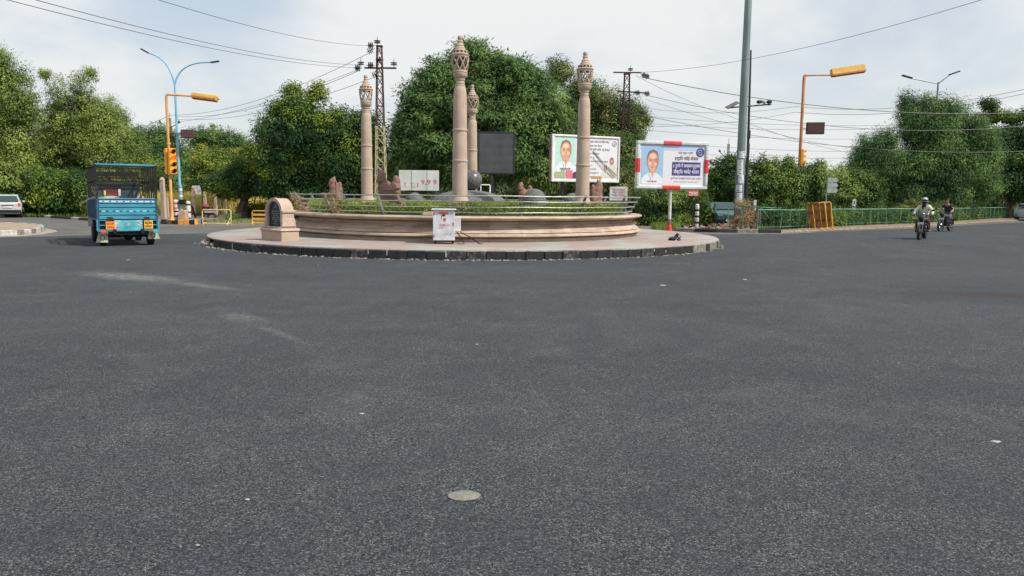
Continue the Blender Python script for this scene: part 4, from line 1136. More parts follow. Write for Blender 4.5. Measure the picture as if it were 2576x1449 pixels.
# ---- yellow police barricades
def barricade(px0, px1, pyb, pyt, label, m, rz, full, Y=None, slabs=2):
    q = G((px0 + px1) / 2, pyb); Yq = q.y; k = Yq / FPX
    w = (px1 - px0) * k / math.cos(rz); h = (pyb - pyt) * k
    t = thing('barricade', (q.x, q.y, 0), label, 'barricade', 'yellow barricades', rz)
    mb = MB(); r_ = .028
    mb.tube([(-w / 2 + .06, 0, .08), (-w / 2, 0, .14), (-w / 2, 0, h - .06), (-w / 2 + .06, 0, h), (w / 2 - .06, 0, h), (w / 2, 0, h - .06), (w / 2, 0, .14), (w / 2 - .06, 0, .08), (-w / 2 + .06, 0, .08)], r_, 8)
    mb.build('frame', m, t)
    if full:
        for z_ in ([h * .72, h * .42] if slabs == 2 else [h * .5]):
            mb = MB(); mb.box((0, -.02, z_), (w - .1, .02, h * .16)); mb.build('board', m, t)
    else:
        mb = MB(); mb.box((-w * .22, -.02, h * .86), (w * .42, .015, h * .14)); mb.build('board', flat('grey_lilac_board', (.36, .28, .32)), t)
    for s_ in (-1, 1):
        mb = MB(); mb.tube([(s_ * (w / 2 - .12), -.32, .05), (s_ * (w / 2 - .12), 0, .12), (s_ * (w / 2 - .12), .32, .05)], .022, 6)
        mb.tube([(s_ * (w / 2 - .12), -.28, .05), (s_ * (w / 2 - .02), 0, h * .5)], .015, 6)
        for sy in (-1, 1): mb.tube([(s_ * (w / 2 - .12) - .02, sy * .3, .05), (s_ * (w / 2 - .12) + .02, sy * .3, .05)], .05, 10)
        mb.build('foot', m, t)
    return t
barricade(511, 581, 566, 528, 'faded cream barricade, mostly empty frame, by the left bushes', M['barricade_pale'], R(3), False)
barricade(634, 690, 565, 531, 'bright orange yellow barricade standing behind the memorial', M['barricade'], R(-8), True)
# the stacked ones on the right: three upended frames leaning together
for i, (px, lab, mm, ln) in enumerate([(2052, 'rusty upended barricade, leftmost of the three leaning on the green fence', M['barricade_rust'], -9), (2067, 'rusty upended barricade, middle one of the three leaning together', M['barricade_rust'], -9), (2081, 'upended barricade with cleaner yellow edge, rightmost of the three', M['barricade'], -7)]):
    q = G(px, 580 - i * .6); k = q.y / FPX; h = 68 * k
    t = thing('barricade', (q.x, q.y + .05 * i, .02), lab, 'barricade', 'yellow barricades', R(-24 + 3 * i))
    Lm = Matrix.Rotation(R(ln), 4, 'Y')
    mb = MB(); w = .30
    pts_ = [(-w, 0, .1), (-w, 0, h - .06), (-w + .06, 0, h), (w - .06, 0, h), (w, 0, h - .06), (w, 0, .1), (-w, 0, .06)]
    mb.tube(pts_, .032, 7, M=Lm); mb.build('frame', M['barricade'] if i else mm, t)
    mb = MB(); mb.box((-.16, .01, h * .52), (.22, .02, h * .84)); mb.box((.17, .01, h * .52), (.22, .02, h * .84))
    for v_ in range(len(mb.v)): mb.v[v_] = Lm @ mb.v[v_]
    mb.build('board', mm if i < 2 else M['barricade_rust'], t, smooth=False)
    if i == 2:
        mb = MB(); mb.card([(-.06, h * .9), (.06, h * .9), (.05, h * .72), (0, h * .66), (-.05, h * .72)], -.012, M=Lm); mb.build('sticker', M['paper'], t, smooth=False)
    for s_ in (-1, 1):
        mb = MB(); mb.tube([(s_ * w, -.3, .06), (s_ * w, .3, .06)], .03, 7)
        for sy in (-1, 1): mb.tube([(s_ * w - .025, sy * .3, .06), (s_ * w + .025, sy * .3, .06)], .06, 10)
        mb.build('foot', M['barricade'], t)

# ---- lattice pylons
def lattice(name, px, Yp, zt, w0, w1, label, arms, paint_z, ins):
    q = P(px, 450, Yp); t = thing(name, (q.x, q.y, 0), label, 'pylon')
    mb = MB(); n = max(8, int(zt / .55))
    def W_(z): return (w0 + (w1 - w0) * z / zt) / 2
    cor = [(-1, -1), (1, -1), (1, 1), (-1, 1)]
    for c in cor:
        for k in range(n):
            z0_, z1_ = zt * k / n, zt * (k + 1) / n; a, b_ = W_(z0_), W_(z1_)
            mb.tube([(c[0] * a, c[1] * a, z0_), (c[0] * b_, c[1] * b_, z1_)], .032, 4, mi=0 if z0_ > paint_z else 1, caps=False)
    for i in range(4):
        c0_, c1_ = cor[i], cor[(i + 1) % 4]
        for k in range(n):
            z0_, z1_ = zt * k / n, zt * (k + 1) / n; a, b_ = W_(z0_), W_(z1_); mi = 0 if z0_ > paint_z else 1
            s_, e_ = (c0_, c1_) if k % 2 else (c1_, c0_)
            mb.tube([(s_[0] * a, s_[1] * a, z0_), (e_[0] * b_, e_[1] * b_, z1_)], .02, 4, mi=mi, caps=False)
            mb.tube([(e_[0] * a, e_[1] * a, z0_), (s_[0] * b_, s_[1] * b_, z1_)], .013, 4, mi=mi, caps=False)
            if k % 3 == 0: mb.tube([(c0_[0] * a, c0_[1] * a, z0_), (c1_[0] * a, c1_[1] * a, z0_)], .02, 4, mi=mi, caps=False)
    mb.box((0, 0, zt), (w1 * 1.4, w1 * 1.4, .05), mi=0)
    mb.build('mast', [M['rust'], M['oldpaint']], t, smooth=False)
    for (x0, x1, z, dz) in arms:
        mb = MB(); mb.box(((x0 + x1) / 2, -.12, z), (abs(x1 - x0), .08, .09), (0, -math.atan2(dz, x1 - x0), 0)); mb.build('crossarm', M['rust'], t)
    for (x, y, z, kd, an) in ins:
        mb = MB()
        Mi = Matrix.Translation((x, y, z)) @ Matrix.Rotation(an, 4, 'Y')
        for j in range(3 if kd else 2): mb.lathe([(.03, -.06 + j * .10), (.19, -.05 + j * .10), (.19, -.02 + j * .10), (.06, .0 + j * .10)], 12, M=Mi)
        mb.tube([(0, 0, -.2), (0, 0, .3)], .018, 5, M=Mi)
        mb.build('insulator', M['insul'], t)
    return t, q
YT1 = 44.0
def tz(py, px=958, Y=YT1): return P(px, py, Y).z
def tx(px, Y=YT1, cx=958): return (px - cx) * Y / FPX
lattice('power_pylon', 958, YT1, tz(116), .66, .26, 'tall rusty lattice power pylon with crossarm between two stone columns', [(tx(922), tx(1000), tz(172), 0)], tz(330),
        [(tx(953), 0, tz(106), 0, 0), (tx(935), -.1, tz(116), 1, PI / 2), (tx(939), -.1, tz(127), 1, -2), (tx(914), -.2, tz(162), 0, 0), (tx(903), -.15, tz(173), 1, PI / 2), (tx(935), -.2, tz(166), 1, PI / 2), (tx(994), -.15, tz(162), 0, 0), (tx(957), -.2, tz(152), 1, PI / 2), (tx(951), -.25, tz(188), 1, -2)])
YT2 = 55.0
def tz2(py): return P(1570, py, YT2).z
lattice('power_pylon', 1570, YT2, tz2(186), .8, .34, 'dark lattice pylon half hidden in the tree above the tilted billboard', [(tx(1536, YT2, 1570), tx(1604, YT2, 1570), tz2(183), 0), (tx(1548, YT2, 1570), tx(1618, YT2, 1570), tz2(232), -.12), (tx(1560, YT2, 1570), tx(1606, YT2, 1570), tz2(282), -.1)], 0,
        [(tx(1578, YT2, 1570), 0, tz2(175), 0, 0), (tx(1608, YT2, 1570), -.1, tz2(190), 1, 1.2), (tx(1616, YT2, 1570), -.1, tz2(193), 1, 1.2), (tx(1618, YT2, 1570), -.1, tz2(236), 1, 1.4), (tx(1594, YT2, 1570), -.1, tz2(234), 1, 1.4), (tx(1606, YT2, 1570), -.1, tz2(287), 1, 1.4)])
# small concrete power poles far away
def cpole(px, yt, Y, label, arms):
    q = P(px, yt, Y); t = thing('power_pole', (q.x, q.y, 0), label, 'power pole', 'distant power poles')
    mb = MB(); mb.box((0, 0, q.z / 2), (.34, .26, q.z), taper=.6); mb.tube([(0, 0, q.z), (0, 0, q.z + .5)], .03, 5); mb.build('pole', M['concrete'], t)
    mb = MB()
    for s_ in (-1, 1): mb.tube([(0, -.1, q.z - arms * 1.0), (s_ * .45, -.1, q.z - arms * .75), (s_ * .85, -.1, q.z - arms * .5)], .04, 5)
    mb.build('crossarm', M['rust'], t)
    for s_ in (-1, 1):
        mb = MB(); mb.lathe([(.04, 0), (.14, .02), (.14, .08), (.05, .14), (.09, .16), (.02, .25)], 10, (s_ * .88, -.1, q.z - arms * .5)); mb.build('insulator', M['insul'], t)
cpole(1833, 362, 75, 'small concrete power pole with two insulators between billboard and grey mast', 1.6)
cpole(427, 297, 70, 'small power pole with two insulators behind the orange signal', .9)

# ---- tall grey mast with posters, thin dark pole with camera arm
Y = 41.0; b = P(1856, 565, Y); k = Y / FPX
t = thing('lighting_mast', (b.x, b.y, 0), 'thick grey tapering steel mast running out of the top of the view', 'mast')
mb = MB(); mb.lathe([(.30, 0), (.30, .05), (.235, .08), (.232, 2), (.205, 8), (.16, 17), (.15, 19)], 20); mb.build('mast', M['mast'], t)
mb = MB(); rr = random.Random(12); z = 1.9
for i in range(7):
    z = 1.1 + i * .45; h_ = rr.uniform(.36, .5); a0 = -PI / 2 - rr.uniform(.6, 1.2)
    mb.lathe([(.236, z), (.235, z + h_)], 8, a0=a0, a1=a0 + rr.uniform(1.2, 1.7), mi=0)
    for j in range(3):
        aa = a0 + rr.uniform(.2, .9); zz = z + .05 + j * .11
        mb.lathe([(.2385, zz), (.238, zz + rr.uniform(.02, .045))], 4, a0=aa, a1=aa + rr.uniform(.15, .6), mi=1)
mb.build('pasted_poster', [M['paper'], M['ink']], t)
Y = 42.5; b = P(1876, 562, Y); tp = P(1889, 126, Y)
t = thing('camera_pole', (b.x, b.y, 0), 'thin dark pole with camera arm right beside the thick grey mast', 'camera pole')
mb = MB(); mb.tube([(0, 0, 0), ((tp.x - b.x) * .5, 0, tp.z * .5), (tp.x - b.x, 0, tp.z)], [.10, .075, .045], 10); mb.build('pole', M['darkmetal'], t)
e0 = P(1828, 273, Y); e1 = P(1938, 263, Y)
mb = MB(); mb.tube([(e0.x - b.x, -.35, e0.z), (e1.x - b.x, -.1, e1.z)], .045, 6); mb.build('arm', M['darkmetal'], t)
mb = MB(); c = P(1838, 266, Y); mb.box((c.x - b.x, -.3, c.z), (.70, .45, .035), (R(20), R(-28), 0)); mb.build('solar_panel', M['steel_dark'], t)
for px in (1907, 1932):
    c = P(px, 258, Y); mb = MB(); mb.tube([(c.x - b.x - .1, -.25, c.z), (c.x - b.x + .12, -.1, c.z + .03)], [.09, .09], 8); mb.tube([(c.x - b.x, -.15, c.z - .2), (c.x - b.x, -.15, c.z)], .02, 5); mb.build('camera', M['black'], t)
c = P(1920, 257, Y); mb = MB(); mb.sphere((c.x - b.x, -.15, c.z), .12, 12); mb.build('camera', M['white_dirty'], t)
c = P(1880, 380, Y); mb = MB(); mb.box((c.x - b.x, -.14, c.z), (.14, .12, .8), bev=.01); mb.box((c.x - b.x + .02, -.14, c.z + .9), (.12, .12, .45), bev=.01); mb.build('equipment_box', M['darkmetal'], t)
# ---- twin arm lamp behind the right tree
Y = 66.0; b = P(2336, 520, Y); tp = P(2335, 206, Y)
t = thing('street_lamp', (b.x, b.y, 0), 'grey street lamp with two straight arms rising behind the right hand tree', 'street lamp')
mb = MB(); mb.tube([(0, 0, 0), (0, 0, tp.z)], [.13, .07], 10); mb.build('pole', M['mast'], t)
for (x0, y0_, x1, y1_) in ((2296, 198, 2268, 190), (2388, 189, 2414, 180)):
    a = P(x0, y0_, Y); c = P(x1, y1_, Y)
    mb = MB(); mb.tube([(0, 0, tp.z - .15), (a.x - b.x, 0, a.z), (c.x - b.x, 0, c.z)], [.05, .04, .03], 6); mb.build('arm', M['mast'], t)
    mb = MB(); m_ = (a + c) / 2; mb.box((m_.x - b.x, 0, m_.z + .03), (.95, .26, .12), (0, -math.atan2(c.z - a.z, c.x - a.x), 0), bev=.03); mb.build('lamp_head', M['darkmetal'], t)

# ---- wires
def wire(a, b_, sag, label, r_=.012, grp='overhead power lines', m='wire', n=26):
    mb = MB(); pts_ = []
    for i in range(n + 1):
        f = i / n; p = a.lerp(b_, f); pts_.append(p - Vector((0, 0, sag * 4 * f * (1 - f))))
    mb.tube(pts_, r_, 5, caps=False); o = mb.build('power_line', M[m]); tag(o, label, 'power line', grp)
A = lambda x, y, Y: P(x, y, Y)
wire(A(897, 170, 43.8), A(-40, -16, 17), .35, 'lower of the two power lines running from the pylon to the upper left', .009)
wire(A(909, 163, 43.8), A(40, -14, 17), .35, 'upper of the two close power lines running from the pylon to the upper left', .009)
wire(A(929, 115, 43.8), A(330, -22, 19), .3, 'topmost power line from the pylon tip to the upper left', .009)
wire(A(935, 130, 44), A(427, 290, 70), .9, 'power line dropping left from the pylon top past the lamp', .014)
wire(A(427, 290, 70), A(250, 350, 95), .3, 'power line continuing left behind the orange signal', .02)
wire(A(902, 178, 44), A(440, 293, 70), .8, 'middle power line dropping left from the pylon crossarm', .014)
wire(A(947, 192, 44), A(442, 300, 70), .8, 'lowest power line dropping left from the pylon', .014)
wire(A(903, 174, 44), A(395, 312, 72), .6, 'faint power line behind the blue lamp', .012)
wire(A(1540, 183, 52), A(2520, -16, 26), .7, 'single power line rising from the second pylon to the upper right', .010)
wire(A(1618, 195, 52), A(2700, 275, 60), 1.15, 'thick power line sweeping right from the second pylon past the mast', .026)
wire(A(1620, 238, 52), A(2700, 302, 60), 1.5, 'power line from the second pylon middle arm to the right', .018)
wire(A(1608, 288, 52), A(2700, 372, 62), 1.2, 'power line from the second pylon lower arm to the right', .018)
wire(A(1600, 190, 52), A(1830, 290, 62), .2, 'thin line dropping from the second pylon toward the mast', .012)
wire(A(1830, 290, 62), A(2140, 385, 80), .3, 'thin line dropping right behind the grey mast', .016)
wire(A(1625, 250, 52), A(1930, 330, 66), .2, 'thin line descending from the second pylon to the mast', .012)
wire(A(1930, 330, 66), A(2150, 372, 80), .2, 'thin line descending right of the faded signal', .016)
wire(A(1560, 262, 62), A(2000, 268, 64), .6, 'faint level line left of the mast', .016, m='wire_far')
wire(A(2000, 268, 64), A(2700, 196, 50), .9, 'upper line rising to the right edge past the right tree', .015)
wire(A(1640, 318, 62), A(2000, 282, 64), .3, 'faint line rising toward the mast', .016, m='wire_far')
wire(A(2000, 282, 64), A(2700, 206, 50), .9, 'second line rising to the right edge past the right tree', .015)
for i, (y0_, y1_) in enumerate(((300, 312), (318, 318), (335, 345), (362, 378), (386, 392))):
    wire(A(1625, y0_ - 8, 70), A(2330, y1_, 76), .45, ['highest', 'second highest', 'middle', 'second lowest', 'lowest'][i] + ' of the five faint level lines crossing behind the mast', .018, 'faint level lines behind the mast', 'wire_far')
wire(A(1833, 400, 75), A(1640, 385, 90), .4, 'thin line between the small pole and the billboard', .02, m='wire_far')

# ================================================================== boards
M['print_white'] = flat('printed_white', (0.68, 0.68, 0.72), 0.5); M['print_sky'] = flat('printed_sky_blue', (0.30, 0.50, 0.72), 0.5)
M['print_mint'] = flat('printed_mint', (0.44, 0.66, 0.60), 0.5); M['skin_print'] = mat('printed_skin', (0.60, 0.30, 0.20), 0.5, c2=(0.70, 0.40, 0.28), scale=5)
M['hair_print'] = flat('printed_hair', (0.22, 0.15, 0.12), 0.5); M['navy_print'] = flat('printed_navy', (0.05, 0.04, 0.22), 0.5)
M['text_dark'] = flat('printed_text', (0.06, 0.05, 0.12), 0.5); M['mouth_print'] = flat('printed_shadow', (0.34, 0.12, 0.09), 0.5); M['shirt_print'] = flat('printed_shirt', (0.70, 0.74, 0.78), 0.5)
M['text_plum'] = flat('printed_plum', (0.30, 0.14, 0.24), 0.5); M['print_pink'] = flat('printed_pink', (0.72, 0.16, 0.22), 0.5); M['print_olive'] = mat('printed_field', (0.14, 0.24, 0.06), .5, c2=(0.60, 0.58, 0.36), scale=22)
M['skin_light'] = flat('printed_highlight', (0.80, 0.52, 0.40), 0.5); M['skin_shade'] = flat('printed_skin_shade', (0.44, 0.20, 0.13), 0.5)
M['tan_card'] = flat('tan_card', (0.60, 0.38, 0.20), 0.7)
def portrait(parent, x, z, w, h, y, back, collar=1.0):
    mb = MB(); e = .003
    mb.card([(x - w / 2, z - h / 2), (x + w / 2, z - h / 2), (x + w / 2, z + h / 2), (x - w / 2, z + h / 2)], y, 0)
    s = h / 1.0
    sh = [(-.48, -.5), (.5, -.5), (.5, -.34), (.34, -.26), (.16, -.19), (-.14, -.19), (-.34, -.27), (-.48, -.36)]
    mb.card([(x + a * w, z + b_ * h) for a, b_ in sh], y - e, 1)
    cx = x + w * .02; cz = z + h * .10; rw, rh = w * .255, h * .275
    mb.card([(cx - rw * .62, cz - rh * .6), (cx - rw * .6, cz - rh * 1.15), (cx, cz - rh * 1.62), (cx + rw * .6, cz - rh * 1.15), (cx + rw * .62, cz - rh * .6)], y - 2 * e, 2)
    mb.card([(cx - rw * 1.06, cz - rh * .05), (cx - rw * 1.02, cz + rh * .55), (cx - rw * .74, cz + rh * 1.04), (cx, cz + rh * 1.24), (cx + rw * .74, cz + rh * 1.04), (cx + rw * 1.02, cz + rh * .55), (cx + rw * 1.06, cz - rh * .05)], y - 3 * e, 3)
    mb.card([(cx + rw * math.cos(a) * (1 - .16 * max(0, -math.sin(a))), cz + rh * math.sin(a) * (.95 if math.sin(a) > 0 else 1.08)) for a in [2 * PI * i / 24 for i in range(24)]], y - 4 * e, 2)
    mb.card(circle(cx - rw * .05, cz + rh * .55, rw * .55, rh * .28, 14), y - 4.5 * e, 5); mb.card(circle(cx - rw * .5, cz - rh * .2, rw * .26, rh * .16, 10), y - 4.5 * e, 5); mb.card(circle(cx + rw * .5, cz - rh * .2, rw * .24, rh * .15, 10), y - 4.5 * e, 5)
    mb.card([(cx + rw * .62, cz + rh * .5), (cx + rw * .98, cz + rh * .2), (cx + rw * .84, cz - rh * .5), (cx + rw * .4, cz - rh * .92), (cx + rw * .66, cz - rh * .4)], y - 4.4 * e, 6)
    for s_ in (-1, 1):
        mb.card(circle(cx + s_ * rw * 1.0, cz - rh * .08, rw * .10, rh * .18, 8), y - 4 * e, 2)
        mb.card(circle(cx + s_ * rw * .42, cz + rh * .10, rw * .17, rh * .055, 8), y - 5 * e, 4)
        mb.card([(cx + s_ * rw * .2, cz + rh * .24), (cx + s_ * rw * .66, cz + rh * .22), (cx + s_ * rw * .62, cz + rh * .28), (cx + s_ * rw * .24, cz + rh * .31)], y - 5 * e, 3)
    mb.card([(cx - rw * .16, cz - rh * .24), (cx + rw * .16, cz - rh * .24), (cx + rw * .05, cz - rh * .17), (cx - rw * .05, cz - rh * .17)], y - 5 * e, 4)
    mb.card([(cx - rw * .42, cz - rh * .44), (cx, cz - rh * .62), (cx + rw * .42, cz - rh * .44), (cx, cz - rh * .50)], y - 5 * e, 4)
    mb.card([(cx - rw * .30, cz - rh * .475), (cx, cz - rh * .565), (cx + rw * .30, cz - rh * .475), (cx, cz - rh * .515)], y - 6 * e, 1)
    mb.card([(x - w * .16, z - h * .2), (x - w * .05, z - h * .2), (x + w * .0, z - h * .36), (x - w * .03, z - h * .40)], y - 5 * e, 1)
    mb.card([(x + w * .20, z - h * .2), (x + w * .09, z - h * .2), (x + w * .0, z - h * .36), (x + w * .03, z - h * .40)], y - 5 * e, 1)
    return mb.build('portrait', [back, M['shirt_print'], M['skin_print'], M['hair_print'], M['mouth_print'], M['skin_light'], M['skin_shade']], parent, smooth=False)
# right billboard, on one striped post
Y = 36.4; b = G(1683, 582); Y = b.y; k = Y / FPX; rz = R(13)
t = thing('billboard', (b.x, b.y, 0), 'billboard with red and white bound frame and portrait, standing on a single post', 'billboard', None, 0)
c = P(1690, 416.5, Y); Wb = 186 * k / math.cos(rz); Hb = 117 * k
t.rotation_euler.z = rz
oz = c.z; ox = (c.x - b.x)
mb = MB()
for s_ in (0,):
    mb.tube([(0, .0, 0), (0, 0, .42)], .085, 14, mi=1); mb.tube([(0, 0, .42), (0, 0, .6)], .082, 14, mi=2); mb.tube([(0, 0, .6), (0, 0, oz - Hb / 2 + .05)], .078, 14, mi=0)
mb.lathe([(.13, 0), (.12, .22), (.09, .32)], 14, mi=1)
mb.build('post', [M['white_dirty'], M['red'], M['steel_dark']], t)
mb = MB(); mb.box((ox, 0, oz), (Wb - .1, .16, Hb - .1), mi=0); pn = mb.build('panel', M['print_white'], t, smooth=False)
mb = MB(); bw = .17
for (cx, cz, sx_, sz_) in ((0, Hb / 2 - bw / 2, Wb, bw), (0, -Hb / 2 + bw / 2, Wb, bw), (-Wb / 2 + bw / 2, 0, bw, Hb - 2 * bw), (Wb / 2 - bw / 2, 0, bw, Hb - 2 * bw)):
    mb.box((ox + cx, -.03, oz + cz), (sx_, .26, sz_), bev=.04)
mb.build('frame', mat('silver_wrap', (.50, .53, .53), .35, .25, c2=(.72, .74, .73), scale=2.2), t)
for (cx, cz, sx_, sz_) in ((-.05, Hb / 2 - bw / 2, Wb * .27, bw + .03), (-.05, -Hb / 2 + bw / 2, Wb * .27, bw + .03), (-Wb / 2 + bw / 2, -.02, bw + .03, Hb * .32), (Wb / 2 - bw / 2, -.02, bw + .03, Hb * .32)):
    mb = MB(); mb.box((ox + cx, -.03, oz + cz), (sx_, .29, sz_), bev=.045); mb.build('red_wrap', M['red'], t)
y = -.085; e = .003
mb = MB(); x0, x1 = ox - Wb / 2 + bw + .02, ox + Wb / 2 - bw - .02; z0, z1 = oz - Hb / 2 + bw + .02, oz + Hb / 2 - bw - .02
mb.card([(x0, z1 - .22), (x1, z1 - .22), (x1, z1), (x0, z1)], y, 0)
mb.build('printed_sky', flat('print_pale_blue', (.42, .56, .78), .5), pn, smooth=False)
portrait(pn, x0 + .62, oz - .02, 1.12, z1 - z0 - .16, y - e, M['print_sky'])
mb = MB(); tx0 = ox + .12; tx1 = x1 - .08
mb.card([(tx0 - .14, oz - .47), (tx1 - .12, oz - .47), (tx1 - .12, oz + .17), (tx0 - .14, oz + .17)], y - e, 0); mb.build('navy_panel', M['navy_print'], pn, smooth=False)
mb = MB(); mc = (tx0 + tx1) / 2 - .13
put_text(mb, '८ रुपये में सम्मानपूर्वक', mc, oz - .08, y - 2 * e, .22, align='CENTER', bold=.003, width=1.42); put_text(mb, 'पौष्टिक भरपेट भोजन', mc, oz - .38, y - 2 * e, .24, align='CENTER', bold=.003, width=1.34)
mb.build('lettering', M['white'], pn, smooth=False)
mb = MB(); put_text(mb, '"कोई भूखा ना सोए"', mc - .05, oz + .56, y - 2 * e, .15, align='CENTER', width=.80); put_text(mb, 'इन्दिरा रसोई योजना', mc, oz + .27, y - 2 * e, .22, align='CENTER', bold=.002, width=1.22)
mb.build('lettering', flat('text_brown', (.12, .07, .10)), pn, smooth=False)
mb = MB(); put_text(mb, 'प्रति थाली राजस्थान सरकार द्वारा अनुदान', mc, oz - .65, y - 2 * e, .13, align='CENTER', width=1.62)
put_text(mb, 'स्वायत्त शासन विभाग, राजस्थान सरकार', mc, oz - .80, y - 2 * e, .07, align='CENTER', width=1.3); put_text(mb, 'माननीय मुख्यमंत्री', x0 + .62, z0 + .16, y - 7 * e, .07, align='CENTER', bold=.003)
mb.build('lettering', M['text_plum'], pn, smooth=False)
mb = MB(); ec = (x1 - .24, z1 - .30)
n = 28; mb.add([(ec[0] + r_ * math.cos(2 * PI * i / n), y - 3 * e, ec[1] + r_ * math.sin(2 * PI * i / n)) for r_ in (.215, .145) for i in range(n)], [(i, (i + 1) % n, n + (i + 1) % n, n + i) for i in range(n)])
for i in range(9):
    a = 2 * PI * i / 9; mb.card([(ec[0] + math.cos(a) * .10 + dx_ * .03, ec[1] + math.sin(a) * .08 + dz_ * .02) for dx_, dz_ in ((-1, -1), (1, -1), (1, 1), (-1, 1))], y - 3 * e)
mb.card(circle(ec[0], ec[1] + .03, .035, .045, 10), y - 3 * e); mb.card([(ec[0] - .06, ec[1] - .07), (ec[0] + .06, ec[1] - .07), (ec[0] + .03, ec[1] - .02), (ec[0] - .03, ec[1] - .02)], y - 3 * e)
mb.build('emblem', M['navy_print'], pn, smooth=False)
# tilted left billboard
Y = 40.5; k = Y / FPX; rz = R(24); c = P(1474, 400, Y)
t = thing('billboard', (c.x, c.y, 0), 'large white billboard with mint portrait panel, partly behind a stone column', 'billboard', None, rz)
Wb = 181 * k / math.cos(rz) * .97; Hb = 114 * k; oz = c.z
mb = MB(); mb.box((0, .14, oz), (Wb, .28, Hb), bev=.02); mb.build('box', mat('billboard_brown', (.20, .12, .08), .6, c2=(.34, .22, .15), scale=3), t)
mb = MB(); bw = .10
for (cx, cz, sx_, sz_) in ((0, Hb / 2 - bw / 2, Wb, bw), (0, -Hb / 2 + bw * .7, Wb, bw * 1.4), (-Wb / 2 + bw * .7, .02, bw * 1.4, Hb - 2.4 * bw), (Wb / 2 - bw / 2, .02, bw, Hb - 2.4 * bw)): mb.box((cx, -.03, oz + cz), (sx_, .10, sz_), bev=.02)
mb.build('frame', M['white'], t)
mb = MB(); mb.box((0, -.008, oz), (Wb - .2, .02, Hb - .2)); pn = mb.build('panel', M['print_white'], t, smooth=False)
x0, x1 = -Wb / 2 + .2, Wb / 2 - .14; z0, z1 = oz - Hb / 2 + .2, oz + Hb / 2 - .14
portrait(pn, x0 + .62, (z0 + z1) / 2 + .16, 1.22, (z1 - z0) * .84, -.022, M['print_mint'])
mb = MB(); y = -.024
mb.card([(x0, z0), (x0 + .62, z0), (x0 + .62, z0 + .36), (x0, z0 + .3)], y - .02, 0); mb.card([(x0 + .68, z0), (x0 + 1.05, z0), (x0 + 1.05, z0 + .42), (x0 + .68, z0 + .42)], y - .02, 1)
mb.card([(x0 + 1.05, z0), (x0 + 1.35, z0), (x0 + 1.3, z0 + .36), (x0 + 1.1, z0 + .3)], y - .021, 2)
mb.build('printed_picture', [M['print_olive'], M['print_pink'], M['text_dark']], pn, smooth=False)
mb = MB(); xs = x0 + 1.95
for i, (s_, h_, w_) in enumerate((('राजस्थान सरकार की विशेष योजना', .20, 1.45), ('निःशुल्क जांच योजना', .17, .95), ('चयनित श्रेणी परिवार, लघु सीमान्त', .19, 1.5), ('कृषक एवं संविदा', .13, .8), ('कार्मिक हेतु', .12, .45), ('बीमा योजना में सभी परिवार पंजीकृत', .14, 1.4), ('पंजीयन', .11, .3), ('अधिक जानकारी', .13, .6), ('के लिए सम्पर्क करें ', .14, .75), ('नजदीकी ई-मित्र केन्द्र', .12, .72))):
    put_text(mb, s_, xs, z1 - .22 - i * .205, y, h_ * .8, bold=.0, width=w_ * .92)
put_text(mb, 'माननीय मुख्यमंत्री', x0 + .3, z0 + .46, y - .03, .09, bold=.003)
put_text(mb, 'राजस्थान', x0 + .36, z0 + .38, y - .03, .07, bold=.003)
mb.build('lettering', M['text_dark'], pn, smooth=False)
mb = MB()                                                    # two printed women at the right, seated, pale clothes
for (px_, pz_, s) in ((x1 - .72, z0 + .52, .7), (x1 - .34, z0 + .86, 1.0)):
    mb.card([(px_ - .34 * s, z0 + .08), (px_ + .36 * s, z0 + .08), (px_ + .30 * s, pz_ - .18 * s), (px_ + .12 * s, pz_ - .02), (px_ - .12 * s, pz_ - .06), (px_ - .28 * s, pz_ - .3 * s)], y - .002 * s, 0)
    mb.card(circle(px_, pz_ + .1 * s, .13 * s, .20 * s, 16), y - .003 * s - .003, 1); mb.card(circle(px_ - .02 * s, pz_ + .08 * s, .075 * s, .12 * s, 12), y - .006 * s - .004, 2)
mb.build('printed_figures', [flat('print_cream', (.60, .60, .52)), flat('print_plum', (.24, .08, .10)), M['skin_print']], pn, smooth=False)
mb = MB()                                                    # loose cords hanging across the sheet
for (a, b_) in (((xs + .3, z1 - .65), (x1 - .1, z0 + .1)), ((xs + .38, z1 - 1.05), (x1 - .22, z0 + .06)), ((xs + .36, z1 - .68), (x1 - .02, z0 + .2))):
    mb.tube([(a[0], -.05, a[1]), ((a[0] + b_[0]) / 2, -.06, (a[1] + b_[1]) / 2 - .03), (b_[0], -.05, b_[1])], .012, 5)
mb.build('hanging_cord', M['steel_dark'], pn)
mb = MB(); ec = (x1 - .2, z1 - .24); n = 20
mb.add([(ec[0] + r_ * math.cos(2 * PI * i / n), y - .002, ec[1] + r_ * math.sin(2 * PI * i / n)) for r_ in (.15, .125) for i in range(n)], [(i, (i + 1) % n, n + (i + 1) % n, n + i) for i in range(n)])
mb.card([(ec[0] - .06, ec[1] - .08), (ec[0] - .02, ec[1] - .08), (ec[0] + .06, ec[1] + .08), (ec[0] + .02, ec[1] + .08)], y - .002); mb.card([(ec[0] + .02, ec[1] - .06), (ec[0] + .07, ec[1] - .06), (ec[0] + .04, ec[1] + .02)], y - .002)
mb.build('emblem', M['text_dark'], pn, smooth=False)
for s_ in (-1, 1):
    mb = MB(); mb.tube([(s_ * Wb * .3, .3, 0), (s_ * Wb * .3, .3, oz)], .09, 10); mb.build('post', M['darkmetal'], t)
mb = MB(); mb.box((0, 0, 0), (.55, .06, .17), bev=.01); q = P(1500, 447, 38.5)
tag(mb.build('tan_board', M['tan_card'], loc=(q.x, q.y, q.z)), 'small tan board between the column and the dark red beast', 'board')
